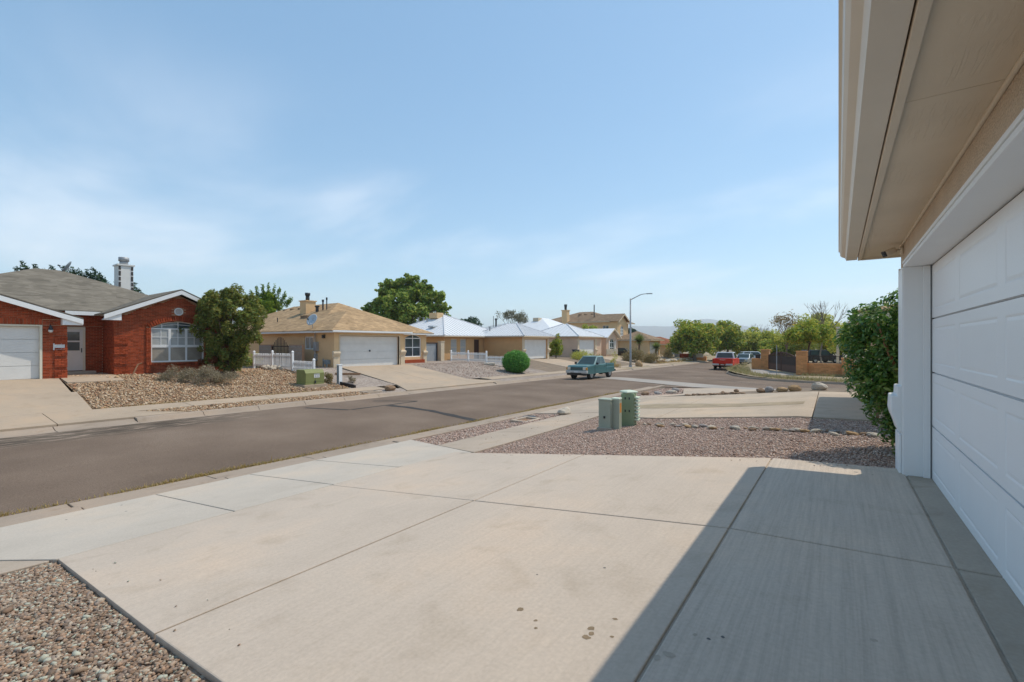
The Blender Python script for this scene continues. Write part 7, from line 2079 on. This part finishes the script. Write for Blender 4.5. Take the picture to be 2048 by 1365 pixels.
for lab, b, hc, r, n, lm, sd in (('yellow green hedge tree filling the gap behind the brown gate', (-6.0, 88, -2.8), 2.0, (3.0, 2.5, 2.6), 6000, 'leaf_yellow', 61), ('green low tree at the right of the gap behind the brown gate', (.3, 90, -2.8), 2.2, (3.6, 2.6, 2.9), 6000, 'leaf_elm', 62), ('dark green bushy tree behind the low red wall', (-26.5, 108, -3.4), 3.6, (4.4, 3.0, 3.8), 7000, 'leaf_elm', 63),
                              ('broad tree right behind the parked cars', (-7.0, 100, -3.1), 2.6, (4.4, 3, 3.0), 7000, 'leaf_yellow', 64), ('far green tree behind the yellow green trees', (-18.5, 118, -3.3), 3.0, (6.0, 3.5, 3.4), 7000, 'leaf_elm', 65)):
    tree('street_tree', lab, 'tree', b, hc, r, 46, .85, n, .36, lm, 'greybark', .2, sd, G, .6)
tree('backyard_tree', 'leafy tree far behind the right end of the low tan brick wall', 'tree', (9, 72, -2.6), 3.6, (3.2, 3, 2.8), 34, .95, 5000, .34, 'leaf_elm', 'greybark', .18, 71, None, .5)
tree('backyard_tree', 'yellow green tree standing furthest right beyond the tan brick wall', 'tree', (17, 68, -2.6), 3.2, (3.4, 3, 2.6), 34, .95, 5000, .34, 'leaf_yellow', 'greybark', .18, 72, None, .5)

# weeds
def weeds():
    n = 15000
    y = RNG.uniform(-1, 25, n); x = -9.62 + RNG.normal(0, .045, n) - .03 * np.sin(y * 2.1)
    keep = RNG.random(n) < (.55 + .45 * np.sin(y * 1.7 + np.sin(y * .6) * 2))
    x, y = x[keep], y[keep]
    blades('weeds', np.stack([x, y, z_road(x, y) - .005], 1), .06, .009, 'weed', None, 'dry yellow grass in the joint between asphalt and near kerb', .8)
    n = 1500
    y = RNG.uniform(4.3, 14, n); x = -20.33 + RNG.normal(0, .05, n)
    keep = RNG.random(n) < .25 + .5 * (np.sin(y * 1.3) > .3)
    x, y = x[keep], y[keep]
    blades('weeds', np.stack([x, y, z_far(x, y)], 1), .07, .01, 'weed', None, 'tufts of grass along the far sidewalk edge', .7)
    n = 5200
    t = RNG.uniform(0, 1, n)
    px = np.array([(-9.0, 52), (-8.75, 49.5), (-8.2, 46.6), (-7.0, 43.6), (-5.3, 40.7), (-3.6, 39.2), (-2, 38.6), (.5, 38.5), (6, 38.3)])
    k = t * (len(px) - 1); i = np.minimum(k.astype(int), len(px) - 2); q = (k - i)[:, None]
    P = px[i] * (1 - q) + px[i + 1] * q + RNG.normal(0, .28, (n, 2)) + np.array([.25, .25])
    blades('weeds', np.stack([P[:, 0], P[:, 1], z_corner(P[:, 0], P[:, 1])], 1), .22, .02, 'weed_pale', None, 'pale dry weeds along the corner kerb across the side street', .5)
    n = 1800
    x = RNG.uniform(-2.4, 6, n); y = 43.3 - np.abs(RNG.normal(0, .25, n))
    blades('weeds', np.stack([x, y, z_corner(x, y)], 1), .20, .02, 'weed_pale', None, 'pale dry weeds at the foot of the low tan brick wall', .5)
    n = 2600
    y = RNG.uniform(61, 82, n); x = -20.4 + RNG.normal(0, .35, n)
    blades('weeds', np.stack([x, y, z_far(x, y)], 1), .25, .025, 'weed', None, 'dry grass among the pale boulders on the far side', .5)
weeds()

# ------------------------------------------------------------ air
def haze():
    mb = MB(); mb.box(-10500, 10500, -5000, 10500, -13, 370)
    m = bpy.data.materials.new('haze'); m.use_nodes = True; nt = m.node_tree; nt.nodes.clear()
    o = nt.nodes.new('ShaderNodeOutputMaterial'); v = nt.nodes.new('ShaderNodeVolumePrincipled')
    v.inputs['Color'].default_value = (.88, .955, 1.0, 1); v.inputs['Density'].default_value = HAZE_D; v.inputs['Anisotropy'].default_value = .3
    nt.links.new(v.outputs[0], o.inputs['Volume'])
    M['haze'] = m
    h = mb.build('haze', 'haze'); h['kind'] = 'stuff'; h['label'] = 'pale haze in the air down the valley'
HAZE_D = .00022
haze()
